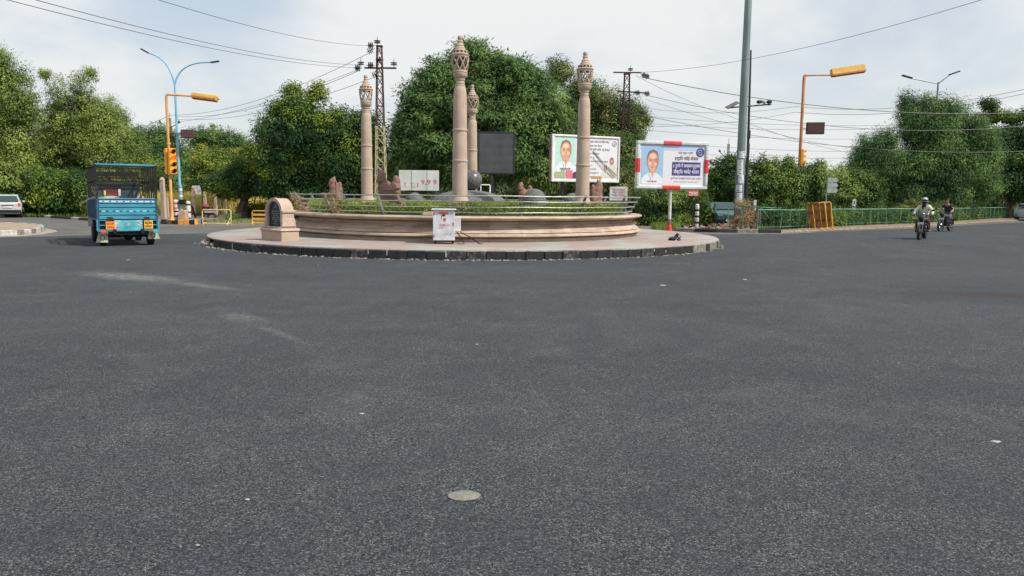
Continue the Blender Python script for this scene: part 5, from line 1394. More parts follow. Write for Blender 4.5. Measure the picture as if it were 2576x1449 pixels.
mb = MB(); mb.tube([(q.x + .2, q.y + .04, 1.0), (q.x + .2, q.y + .04, q.z - .05)], .03, 6); o_ = mb.build('pole', M['darkmetal']); o_.parent = bpy.data.objects['tan_board']; o_.matrix_parent_inverse = Matrix.Translation((-q.x, -q.y, -q.z))
# dark LED screen
Y = 42.0; k = Y / FPX; c = P(1248, 385, Y)
t = thing('led_screen', (c.x, c.y, 0), 'dark blank electronic screen on a pole behind the planter', 'screen', None, R(2))
Ws, Hs = 92 * k, 104 * k
mb = MB(); mb.box((0, .15, c.z), (Ws, .30, Hs), bev=.01); mb.build('housing', flat('screen_housing', (.018, .02, .022), .5), t)
ms_, tt_, bb_ = nodes_mat('led_face'); g = NG(ms_)
tco = g.n('ShaderNodeTexCoord').outputs['Object']; sxx = g.n('ShaderNodeSeparateXYZ'); g.l(tco, sxx.inputs[0])
wv = g.math('SINE', g.math('MULTIPLY', sxx.outputs[0], 60.0)); wz = g.math('SINE', g.math('MULTIPLY', sxx.outputs[2], 14.0)); nn_ = g.noise(tco, 1.5, 3)
f_ = g.math('ADD', g.math('MULTIPLY', wv, .1), g.math('ADD', g.math('MULTIPLY', wz, .06), nn_))
g.l(g.ramp(f_, [(.3, (.045, .052, .056)), (.7, (.075, .083, .088))]), bb_.inputs['Base Color']); bb_.inputs['Roughness'].default_value = .5
mb = MB(); mb.box((0, -.004, c.z - .02), (Ws - .2, .02, Hs - .2)); mb.build('screen_face', ms_, t, smooth=False)
mb = MB(); mb.tube([(-.25, .15, 0), (-.25, .15, c.z)], .12, 12); mb.tube([(.55, .15, c.z - Hs / 2 + .05), (-.2, .15, c.z - Hs / 2 - 1.0)], .03, 6); mb.build('post', M['darkmetal'], t)
# white framed object under the screen (plastic chair seen over the dome)
q = P(1221, 490, 36); t = thing('plastic_chair', (q.x, q.y, 1.05), 'white plastic chair back showing over the right side of the dome', 'chair')
zt = P(1221, 465, 36).z - 1.05; mb = MB()
mb.tube([(-.22, 0, 0), (-.22, 0, zt - .03), (-.19, 0, zt), (.19, 0, zt), (.22, 0, zt - .03), (.22, 0, 0)], .032, 6); mb.build('backrest', M['white'], t)
mb = MB(); mb.box((0, -.2, .30), (.44, .42, .04), bev=.015); mb.build('seat', M['white'], t)
for sx_ in (-1, 1):
    for yy in (0, -.38): mb = MB(); mb.tube([(sx_ * .2, yy, .3), (sx_ * .21, yy, -.05)], .025, 6); mb.build('leg', M['white'], t)
# pale board with worn pink digits
Y = 39.0; k = Y / FPX; c = P(1054, 454, Y)
t = thing('number_board', (c.x, c.y, 0), 'pale panelled board with worn pink digits behind the big red stone beast', 'sign board', None, R(2))
w, h = 99 * k, 50 * k
mb = MB(); mb.box((0, 0, c.z), (w, .06, h), bev=.006); mb.build('panel', mat('pale_board', (.46, .50, .47), .6, c2=(.60, .63, .60), scale=2), t)
mb = MB()
for x in (-.38, .42): mb.box((x, -.034, c.z), (.014, .012, h * .98))
mb.build('seam', M['steel_dark'], t)
mb = MB(); put_text(mb, '7  T  J', -.80, c.z - .30, -.034, .26, bold=.004, width=.75); put_text(mb, '9,9 9', .10, c.z - .20, -.034, .34, bold=.006, width=.82); put_text(mb, '__  __', -.80, c.z - .32, -.034, .2, bold=.004, width=.6); mb.build('lettering', M['inkpink'], t, smooth=False)
for s_ in (-1, 1): mb = MB(); mb.tube([(s_ * w * .35, .08, 0), (s_ * w * .35, .08, c.z)], .05, 8); mb.build('post', M['darkmetal'], t)
# grey white notice at the right end of the railing
Y = 33.6; k = Y / FPX; c = P(1556, 487, Y); w, h = 44 * k, 34 * k
t = thing('notice_board', (c.x, c.y, 0), 'small faded grey notice board seen above the right end of the railing', 'sign', None, R(-4))
mb = MB(); mb.box((0, 0, c.z), (w, .04, h), bev=.005, taper=1.0); mb.build('board', M['white_dirty'], t)
mb = MB()
for i in range(4): put_text(mb, ['सूचना पट्ट', 'यहां वाहन', 'खड़ा करना', 'मना है'][i], 0, c.z + h * (.22 - i * .2), -.025, .12, align='CENTER', bold=.004, width=w * .72)
mb.build('lettering', flat('faded_text', (.38, .22, .26)), t, smooth=False)
for s_ in (-1, 1): mb = MB(); mb.tube([(s_ * w * .42, .04, 0), (s_ * w * .42, .04, c.z + h * .5)], .025, 6); mb.build('post', M['steel'], t)
# small red sign under the billboard
Y = 38.6; c = P(1744, 486, Y); t = thing('shop_sign', (c.x, c.y, 0), 'small red sign with white letters under the billboard corner', 'sign')
mb = MB(); mb.box((0, 0, c.z), (.56, .04, .28), bev=.006); mb.build('board', M['red'], t)
mb = MB(); mb.card([(-.22, c.z - .11), (.22, c.z - .11), (.22, c.z - .075), (-.22, c.z - .075)], -.023); put_text(mb, 'चाय बार', 0, c.z - .05, -.023, .19, align='CENTER', bold=.01, width=.46); mb.build('lettering', M['white'], t, smooth=False)
mb = MB(); mb.tube([(0, .04, 0), (0, .04, c.z)], .025, 6); mb.build('post', M['darkmetal'], t)
# direction sign
Y = 45.2; c = P(2080, 470, Y); t = thing('direction_sign', (c.x, c.y, 0), 'grey direction sign with three arrow plates, seen from behind, above the green fence', 'sign')
mb = MB(); mb.tube([(0, 0, 0), (0, 0, P(2080, 448, Y).z)], .035, 8); mb.build('post', M['steel'], t)
for y_ in (453, 466.5, 479):
    z = P(2092, y_, Y).z; mb = MB(); Mq = Matrix.Rotation(PI / 2, 4, 'X')
    mb.prism([(.02, z - .14), (.55, z - .14), (.66, z), (.55, z + .14), (.02, z + .14)], .03, .05, Mq); mb.build('arrow_plate', mat('plate_grey', (.26, .31, .30), .5, c2=(.36, .41, .40), scale=4), t, smooth=False)
# black and white marker
Y = 49.5; c = P(2148, 520, Y); t = thing('road_marker', (c.x, c.y, 0), 'short white post with black squiggle behind the green fence', 'marker post')
mb = MB(); mb.box((0, 0, 1.05), (.24, .1, 1.2), bev=.02); mb.build('post', M['white_dirty'], t)
mb = MB(); put_text(mb, 'S', 0, 1.36, -.053, .26, align='CENTER', bold=.012); put_text(mb, 'N', 0, 1.08, -.053, .24, align='CENTER', bold=.012); mb.build('marking', M['black'], t, smooth=False)

# ---- green pipe fence on the right
fence = thing('green_fence', (G(1965, 583).x, G(1965, 583).y, 0), 'long pale green pipe fence along the right side of the road', 'fence')
O = fence.location.copy()
fp = [G(x, y) for x, y in [(1905, 584), (1965, 583), (2100, 574), (2300, 566), (2480, 554), (2700, 544), (3000, 534)]]
H = .98; acc = []
for a, b_ in zip(fp[:-1], fp[1:]):
    n = max(1, round((b_ - a).length / 1.15))
    for k in range(n): acc.append(a.lerp(b_, k / n))
acc.append(fp[-1]); rr = random.Random(2)
mb = MB(); mb.tube([p - O + Vector((0, 0, H + .10 + rr.uniform(-.012, .012))) for p in acc], .032, 7); mb.build('top_rail', M['green_rail'], fence)
mb = MB(); mb.tube([p - O + Vector((0, 0, .24)) for p in acc], .018, 6); mb.build('bottom_rail', M['green_rail'], fence)
for i, p in enumerate(acc[:78]):
    mb = MB(); l_ = Vector((rr.uniform(-.06, .06), rr.uniform(-.03, .03), 0))
    mb.tube([p - O + l_ + Vector((0, 0, .0)), p - O + Vector((0, 0, H + .10))], .026 if i % 2 == 0 else .020, 7); mb.build('post', M['green_rail'], fence)
mb = MB()
for i in range(len(acc) - 1):
    p, q = acc[i] - O, acc[i + 1] - O
    for j in range(1, 6): c_ = p.lerp(q, j / 6); mb.tube([c_ + Vector((0, 0, .24)), c_ + Vector((rr.uniform(-.01, .01), 0, H + .1))], .0065, 4, caps=False)
mb.build('wire_infill', mat('dark_green_wire', (.03, .09, .055), .6, c2=(.08, .17, .11), scale=2), fence)
# taller netted frame by the mast
q0, q1 = G(1830, 578), G(1905, 580)
t = thing('green_fence', (q1.x, q1.y, 0), 'bent dark green fence panel beside the mast, with one leaning brace', 'fence')
mb = MB(); a = q0 - q1; mb.tube([(a.x, a.y, 1.25), (a.x * .5, a.y * .5, 1.30), (0, 0, 1.2), (1.2, .2, 1.15)], .024, 7)
mb.build('top_rail', M['green_rail'], t)
for p_ in ((a.x, a.y), (a.x * .5, a.y * .5), (0, 0), (.12, 0), (1.2, .2)):
    mb = MB(); mb.tube([(p_[0], p_[1], 0), (p_[0], p_[1], 1.25)], .024, 7); mb.build('post', M['green_rail'], t)
mb = MB(); mb.tube([(.15, 0, 1.15), (1.0, .1, .15)], .02, 6); mb.tube([(.95, .1, 1.1), (.6, .1, .3)], .016, 6); mb.build('brace', M['green_rail'], t)
# small pole with white tag by the mast, thin poles
Y = 43; c = P(1898, 530, Y); t = thing('tag_post', (c.x, c.y, 0), 'short post with white upright plate right of the dark camera pole', 'post')
mb = MB(); mb.tube([(0, 0, 0), (0, 0, 1.3)], .03, 6); mb.build('post', M['steel_dark'], t)
mb = MB(); mb.box((0, -.04, 1.25), (.16, .02, .62), bev=.004); mb.build('plate', M['white_dirty'], t)
# ================================================================== vehicles
def wheel(parent, x, y, z, r_, w, name='wheel', spokes=6):
    mb = MB(); Mw = Matrix.Translation((x, y, z)) @ Matrix.Rotation(PI / 2, 4, 'Y')
    mb.lathe([(r_ * .62, -w / 2), (r_ * .92, -w / 2), (r_, -w * .36), (r_, w * .36), (r_ * .92, w / 2), (r_ * .62, w / 2), (r_ * .60, 0), (r_ * .62, -w / 2)], 24, M=Mw)
    o = mb.build(name, M['tyre'], parent)
    mb = MB(); mb.lathe([(r_ * .62, -w * .40), (r_ * .58, -w * .2), (r_ * .55, w * .2), (r_ * .62, w * .40)], 20, M=Mw)
    for i in range(spokes):
        a = 2 * PI * i / spokes; mb.box(Vector((x, y + math.cos(a) * r_ * .32, z + math.sin(a) * r_ * .32)), (w * .3, r_ * .10, r_ * .6), (a - PI / 2 if False else -(PI / 2 - a) , 0, 0))
    mb.lathe([(r_ * .16, -w * .45), (r_ * .16, w * .45)], 12, M=Mw, capb=True, capt=True)
    mb.build('rim', M['darkmetal'], o)
    return o
# ---- blue pickup
q = G(326, 619.5)
tr = thing('pickup_truck', (q.x, q.y, 0), 'small blue pickup truck with black cage over its bed, driving away', 'truck', None, R(34))
tr.scale = (.97, .97, .99)
M['truck_blue'] = mat('truck_blue', (.02, .17, .27), .5, c2=(.05, .32, .44), scale=1.6, stretch=(1, 1, 5), thr=(.3, .7))
M['truck_dark'] = mat('truck_dark_blue', (.010, .05, .09), .5, c2=(.025, .11, .17), scale=4)
Wt = 1.70; Lb = 2.75
mb = MB()                                          # pressed tailgate: horizontal ribs
prof_ = []; z0_, z1_ = .84, 1.42; n = 60
for i in range(n + 1):
    f = i / n; z = z0_ + (z1_ - z0_) * f; prof_.append((-.018 if (f * 5.0) % 1 < .78 else .035, z))
vs = []
for yy, z in prof_: vs += [(-Wt / 2 + .07, yy, z), (Wt / 2 - .07, yy, z)]
mb.add(vs, [(2 * i, 2 * i + 1, 2 * i + 3, 2 * i + 2) for i in range(n)])
mb.box((0, .06, (z0_ + z1_) / 2), (Wt - .14, .04, z1_ - z0_ - .004)); mb.box((0, -.004, z1_ + .012), (Wt - .12, .05, .04), bev=.01); mb.box((0, -.004, z0_ - .0), (Wt - .12, .05, .03), bev=.008)
tg = mb.build('tailgate', M['truck_blue'], tr, ang=25)
mb = MB()
for i in range(8):
    x = -.66 + i * .188
    mb.card([(x - .09, 1.335), (x + .09, 1.335), (x + .09, 1.375), (x - .09, 1.375)], -.020, 0)
    mb.card(circle(x, 1.355, .045, .017, 10), -.022, 1 + i % 2)
    mb.card([(x - .055, 1.055), (x + .055, 1.055), (x + .045, 1.078), (x - .05, 1.078)], -.021, 0 if i % 2 == 0 else 3)
mb.build('painted_border', [M['white'], flat('paint_magenta', (.55, .06, .20)), flat('paint_blue', (.10, .08, .45)), flat('paint_seafoam', (.20, .62, .56))], tg, smooth=False)
mb = MB()                                          # corner pillars and side walls of the bed
for s_ in (-1, 1):
    mb.box((s_ * (Wt / 2 - .035), .03, .94), (.07, .09, 1.0), bev=.012)
    for k in range(7): mb.box((s_ * (Wt / 2 - .01 + .012), .1 + Lb / 7 * (k + .5), 1.1), (.03, .05, .62), bev=.006)
    mb.box((s_ * (Wt / 2 - .02), Lb / 2, 1.12), (.03, Lb, .58)); mb.box((s_ * (Wt / 2 - .02), Lb / 2, 1.42), (.06, Lb, .05), bev=.01); mb.box((s_ * (Wt / 2 - .02), Lb / 2, .81), (.06, Lb, .06), bev=.01)
mb.build('bed_side', M['truck_dark'], tr)
mb = MB(); mb.box((0, Lb / 2, .80), (Wt - .1, Lb, .05)); mb.build('bed_floor', M['darkmetal'], tr)
mb = MB()                                          # lower rear panel
mb.box((0, .0, .64), (.80, .03, .30), bev=.006); lp = mb.build('rear_panel', mat('panel_turquoise', (.03, .26, .36), .4, c2=(.16, .50, .50), scale=2.5), tr)
mb = MB()
for s_ in (-1, 1):
    mb.tube([(s_ * .36, -.018, .77), (s_ * .22, -.018, .76), (s_ * .32, -.018, .72), (s_ * .37, -.018, .66)], .012, 5, mi=0)
    mb.card(circle(s_ * .29, .765, .05, .018, 10), -.020, 1)
mb.card(circle(-.31, .575, .045, .03, 10), -.018, 1); mb.card([(-.36, .52), (-.345, .52), (-.345, .79), (-.36, .79)], -.018, 0); mb.card([(-.345, .66), (-.27, .70), (-.27, .715), (-.345, .68)], -.018, 0)
mb.card([(.26, .66), (.36, .60), (.37, .615), (.27, .68)], -.018, 0)
put_text(mb, 'ॐ', 0, .62, -.018, .10, 2, align='CENTER', bold=.002)
mb.build('painted_flower', [M['white'], flat('paint_magenta2', (.60, .07, .25)), flat('paint_gold', (.55, .50, .12))], lp, smooth=False)
mb = MB()
for s_ in (-1, 1):
    for z in (.50, .64, .785): mb.box((s_ * .66, .01, z), (.40, .05, .028), bev=.005)
    mb.box((s_ * .845, .01, .64), (.05, .06, .33), bev=.008); mb.box((s_ * .62, .05, .64), (.42, .02, .26), mi=1)
mb.box((0, .02, .48), (Wt, .08, .05), bev=.01)
mb.build('rear_frame', [M['truck_blue'], M['black']], tr)
def plate(x, z, w, h, c, lines, nm='number_plate'):
    mb = MB(); mb.box((x, -.035, z), (w, .012, h), bev=.003); o = mb.build(nm, c, tr)
    mb = MB()
    for i, s_ in enumerate(lines): put_text(mb, s_, x, z + h * (.08 - .42 * i), -.0425, h * .40, align='CENTER', bold=.004, width=w * .8)
    mb.build('lettering', M['maroon'] if x < 0 else M['black'], o, smooth=False)
plate(-.50, .635, .25, .24, mat('plate_orange', (.80, .25, .02), .5, c2=(.85, .34, .05), scale=6), ['STOP', 'CNG'], 'warning_plate'); plate(.56, .655, .25, .25, mat('plate_yellow', (.78, .38, .02), .5, c2=(.84, .46, .04), scale=6), ['RJ20', 'GA61'])
mb = MB()
for x in (-.50, .52):
    for z in (.80, .84, .88): mb.box((x, -.03, z), (.16, .03, .025))
mb.build('hinge', M['rust'], tr)
for x, m_ in ((-.70, M['red']), (.76, flat('lamp_green', (.02, .42, .30), .3))):
    mb = MB(); mb.box((x, -.04, .435), (.15, .05, .085), bev=.012); mb.build('tail_light', m_, tr)
mb = MB(); mb.box((.62, -.035, .435), (.12, .04, .07), bev=.01); mb.build('tail_light', M['maroon'], tr)
mb = MB()                                          # chassis
for s_ in (-1, 1): mb.box((s_ * .38, 1.9, .46), (.09, 3.9, .14))
mb.box((0, .12, .40), (1.1, .12, .1)); mb.box((0, 1.1, .34), (.5, .8, .2), bev=.03); mb.tube([(-.72, .55, .30), (.72, .55, .30)], .05, 8); mb.sphere((0.05, .55, .30), .15, 12); mb.box((.3, .2, .3), (.03, .03, .2)); mb.box((-.2, .15, .3), (.08, .05, .14))
mb.build('chassis', M['black'], tr)
for s_ in (-1, 1):
    wheel(tr, s_ * .68, .58, .30, .30, .18); wheel(tr, s_ * .66, 3.1, .30, .30, .17)
    mb = MB(); x = s_ * .69; pz = [(x - .12, .42), (x + .12, .42), (x + .17 + s_ * .03, .12), (x - .17 + s_ * .03, .12)] if s_ < 0 else [(x - .10, .47), (x + .12, .47), (x + .22, .20), (x - .14, .20)]
    n_ = len(pz); mb.add([(a, .20, b_) for a, b_ in pz] + [(a, .212, b_) for a, b_ in pz], [(0, 1, 2, 3), (7, 6, 5, 4), (0, 4, 5, 1), (1, 5, 6, 2), (2, 6, 7, 3), (3, 7, 4, 0)])
    fl = mb.build('mud_flap', mat('flap_cream', (.36, .34, .26), .7, c2=(.56, .53, .42), scale=9), tr, smooth=False)
    mb = MB(); cz = (pz[0][1] + pz[2][1]) / 2 - .01; n = 16
    mb.add([(x + .02 * s_ + r2 * math.cos(2 * PI * i / n), .197, cz + r2 * 1.25 * math.sin(2 * PI * i / n)) for r2 in (.075, .05) for i in range(n)], [(i, (i + 1) % n, n + (i + 1) % n, n + i) for i in range(n)])
    mb.build('emblem', flat('flap_green', (.05, .16, .05)), fl, smooth=False)
mb = MB(); zc = 2.44; x0 = Wt / 2 - .03                # cage
for s_ in (-1, 1):
    ys = [.03 + i * (Lb - .1) / 6 for i in range(7)]
    for i, yy in enumerate(ys): mb.box((s_ * x0, yy, (1.44 + zc) / 2), (.042 if i else .06, .042 if i else .06, zc - 1.44))
    for z in (zc - .02, 1.98): mb.box((s_ * x0, Lb / 2, z), (.04, Lb, .04))
    mb.box((s_ * x0, .04, 1.70), (.05, .06, .5))
for z in (zc - .02, 2.10, 1.98, 1.86): mb.box((0, Lb - .05, z), (Wt - .06, .04, .045))
mb.box((0, Lb - .04, 2.22), (Wt - .3, .03, .16)); mb.box((0, 1.4, zc), (Wt - .06, .035, .035))
mb.build('cage', M['black'], tr, smooth=False)
mb = MB(); mb.box((0, .03, zc + .005), (Wt - .02, .055, .055), bev=.012); mb.build('top_bar', M['truck_blue'], tr)
mb = MB()                                           # cab
sec = [(Lb + .05, 1.95), (Lb + .25, 2.0), (Lb + 1.15, 1.97), (Lb + 1.62, 1.30), (Lb + 1.75, .75), (Lb + 1.75, .45)]
poly = [(Lb + .05, .5)] + [(a, b_) for a, b_ in sec[:-1]] + [sec[-1]]
Mc_ = Matrix(((0, 0, 1, 0), (1, 0, 0, 0), (0, 1, 0, 0), (0, 0, 0, 1)))
mb.prism([(a, b_) for a, b_ in poly], -.74, .74, Mc_); cb = mb.build('cab', mat('cab_dark', (.02, .03, .04), .4, c2=(.05, .08, .10), scale=3), tr)
mb = MB(); mb.box((-.12, Lb + .04, 1.62), (.52, .02, .36), bev=.006); mb.build('rear_window', flat('cab_window', (.10, .03, .03), .2), cb)
mb = MB(); mb.box((-.12, Lb + .022, 1.54), (.30, .01, .10), mi=0); mb.box((-.33, Lb + .022, 1.60), (.06, .01, .16), mi=1); mb.box((.11, Lb + .022, 1.62), (.07, .01, .22), mi=2); mb.build('curtain', [M['maroon'], flat('curtain_yellow', (.6, .5, .15)), M['white_dirty']], cb, smooth=False)
for s_ in (-1, 1): mb = MB(); mb.box((s_ * .745, Lb + .75, 1.5), (.02, .7, .5), bev=.01); mb.build('side_window', M['glass'], cb)
mb = MB(); mb.tube([(-.75, Lb + 1.3, 1.35), (-.98, Lb + 1.3, 1.5)], .015, 5); mb.box((-1.0, Lb + 1.28, 1.6), (.03, .12, .24), bev=.01); mb.tube([(.75, Lb + 1.3, 1.35), (.98, Lb + 1.3, 1.5)], .015, 5); mb.box((1.0, Lb + 1.28, 1.6), (.03, .12, .24), bev=.01); mb.build('mirror', M['black'], cb)
mb = MB()                                            # black cords tied at the left rear post
rr = random.Random(6)
for i in range(6):
    p0 = Vector((-Wt / 2, .0, 1.75 - i * .05)); pts_ = [p0 + Vector((rr.uniform(-.12, .1), rr.uniform(-.08, .03), rr.uniform(-.2, .15))) for _ in range(5)]
    mb.tube(pts_, .012, 4)
mb.tube([(-Wt / 2, -.02, 1.5), (-Wt / 2 - .25, -.02, 1.38), (-Wt / 2 - .42, -.03, 1.26)], .02, 5)
mb.build('rope', flat('rope_grey', (.10, .10, .09), .8), tr)
mb = MB()
v_, f_ = crumple((-.45, .35, 1.44), (.35, .22, .06), 5, 12); mb.add(v_, f_)
tag(mb.build('sack', mat('sack_grey', (.22, .24, .16), .9, c2=(.36, .38, .28), scale=7), loc=tr.location, rotz=tr.rotation_euler.z), 'pale olive sack heaped just inside the tailgate of the blue truck', 'sack')
mb = MB(); v_, f_ = crumple((.60, 1.7, 1.25), (.16, .5, .32), 15, 12); mb.add(v_, f_)
tag(mb.build('sack', flat('sack_brown', (.32, .20, .15), .9), loc=tr.location, rotz=tr.rotation_euler.z), 'brown sack standing inside the right side of the truck cage', 'sack')

# ---- cars
def car(t, L, W_, H, paint, plate_txt=None, front_first=False, lights='red'):
    hw = W_ / 2; b = .93
    secs = [(0.0, hw * .86, .40, .86, .86, hw * .80), (.06, hw * .94, .26, .92, .94, hw * .86), (.30, hw * .97, .22, b, H * .90, hw * .74), (.55, hw, .2, b, H * .985, hw * .74), (1.3, hw, .2, b, H, hw * .76), (L * .52, hw, .2, b, H * .985, hw * .74), (L * .60, hw, .2, b, H * .94, hw * .73), (L * .76, hw * .99, .2, b * .99, b + .02, hw * .82), (L * .90, hw * .95, .22, .82, .83, hw * .76), (L - .05, hw * .88, .26, .68, .70, hw * .70), (L, hw * .80, .34, .56, .57, hw * .66)]
    mb = MB(); vs = []; m = 8
    for (y, w, zb, zs, zr, wr) in secs:
        half = [(w * .80, zb), (w * .97, zb + .12), (w, zs - .12), (w * .965, zs), (wr, max(zr - .03, zs + .004)), (wr * .86, max(zr, zs + .008))]
        vs += [(x, y, z) for x, z in half] + [(-x, y, z) for x, z in half[::-1]]
    m = 12; fs = []
    for k in range(len(secs) - 1):
        for j in range(m): fs.append((k * m + j, k * m + (j + 1) % m, (k + 1) * m + (j + 1) % m, (k + 1) * m + j))
    fs.append(tuple(range(m))[::-1]); fs.append(tuple(range((len(secs) - 1) * m, len(secs) * m)))
    mb.add(vs, fs); bd = mb.build('body', paint, t, ang=40)
    mb = MB(); s2, s3 = secs[1], secs[3]                       # rear glass
    mb.add([(-hw * .80, .075, .97), (hw * .80, .075, .97), (hw * .66, .365, H * .925), (-hw * .66, .365, H * .925)], [(0, 1, 2, 3)])
    v = mb.v; mb.v = [Vector((p.x, p.y - .045, p.z + .03)) for p in v]; mb.build('rear_window', M['glass'], t, smooth=False)
    for s_ in (-1, 1):
        mb = MB(); mb.add([(s_ * hw * .985, .55, b + .02), (s_ * hw * .985, L * .66, b + .02), (s_ * hw * .78, L * .56, H * .94), (s_ * hw * .79, .62, H * .95)], [(0, 1, 2, 3)]); mb.build('side_window', M['glass'], t, smooth=False)
    mb = MB(); mb.add([(-hw * .80, L * .752, b + .06), (hw * .80, L * .752, b + .06), (hw * .68, L * .61, H * .935), (-hw * .68, L * .61, H * .935)], [(0, 1, 2, 3)]); mb.v = [Vector((p.x, p.y + .03, p.z + .03)) for p in mb.v]; mb.build('windscreen', M['glass'], t, smooth=False)
    for s_ in (-1, 1):
        for y in (.62, L - .68): wheel(t, s_ * (hw - .09), y, .29, .29, .17)
        mb = MB(); mb.box((s_ * hw * .80, .02, .80), (.15, .08, .20), bev=.02); mb.build('tail_light', M['red'], t)
        mb = MB(); mb.box((s_ * hw * .68, L - .04, .60), (.28, .10, .13), bev=.03); mb.build('headlight', M['chrome'], t)
        mb = MB(); mb.box((s_ * (hw + .08), L * .62, .98), (.14, .08, .11), bev=.02); mb.build('mirror', paint, t)
    for yy, zz, ww in ((-.02, .40, W_ * .9), (L, .36, W_ * .86)): mb = MB(); mb.box((0, yy, zz), (ww, .12, .16), bev=.03); mb.build('bumper', M['black'], t)
    for yy, zz in ((-.03, .66), (L + .065, .38)): mb = MB(); mb.box((0, yy, zz), (.46, .02, .105), bev=.004); mb.build('number_plate', M['white_dirty'], t)
    mb = MB(); mb.box((0, -.01, .76), (.66, .04, .04), bev=.01); mb.build('garnish', M['darkmetal'], t)
q = G(21, 548); t = thing('parked_car', (q.x, q.y, 0), 'white hatchback seen from behind at the far left road', 'car', None, math.atan2(-q.x, q.y) + R(-1))
car(t, 3.3, 1.50, 1.42, mat('car_white', (.42, .46, .45), .35, c2=(.52, .56, .54), scale=2))
q = G(1826, 571); a = math.atan2(-q.x, q.y)
t = thing('parked_car', (q.x + 2.9 * math.sin(-(a + PI + R(12))) * -1 + .2, q.y + 3.4, 0), 'dark teal car parked nose out behind the bollard and creepers', 'car', None, a + PI + R(12))
car(t, 3.6, 1.55, 1.42, mat('car_teal', (.03, .08, .085), .25, c2=(.06, .13, .13), scale=2))
q = G(2592, 557); t = thing('parked_car', (q.x + 1.75, q.y + 3.6, 0), 'pale green silver car cut off by the right edge of the view', 'car', None, PI - R(10))
car(t, 3.7, 1.6, 1.48, mat('car_pale', (.36, .45, .42), .3, c2=(.46, .54, .51), scale=2))
# auto rickshaw with bright yellow orange top, half hidden under the trees at the left
q = P(176, 545, 60); t = thing('auto_rickshaw', (q.x, q.y, 0), 'dark auto rickshaw with orange yellow top strip in the shade of the left trees', 'auto rickshaw', None, R(8))
mb = MB(); Mc_ = Matrix(((0, 0, 1, 0), (1, 0, 0, 0), (0, 1, 0, 0), (0, 0, 0, 1)))
mb.prism([(-1.1, .4), (1.0, .4), (1.35, .6), (1.2, 1.0), (.9, 1.1), (-1.1, 1.0)], -.6, .6, Mc_); mb.build('body', mat('rickshaw_green', (.015, .03, .02), .5, c2=(.03, .06, .035), scale=4), t)
mb = MB(); mb.prism([(-1.1, 1.42), (.85, 1.45), (.75, 1.72), (-.95, 1.74)], -.6, .6, Mc_); mb.build('canopy', M['barricade'], t)
for x in (-.56, .56):
    for y in (-1.05, .0, .82): mb = MB(); mb.box((x, y, 1.24), (.05, .05, .5)); mb.build('pillar', M['black'], t)
wheel(t, -.5, -.75, .24, .24, .12); wheel(t, .5, -.75, .24, .24, .12); wheel(t, 0, 1.2, .24, .24, .12)

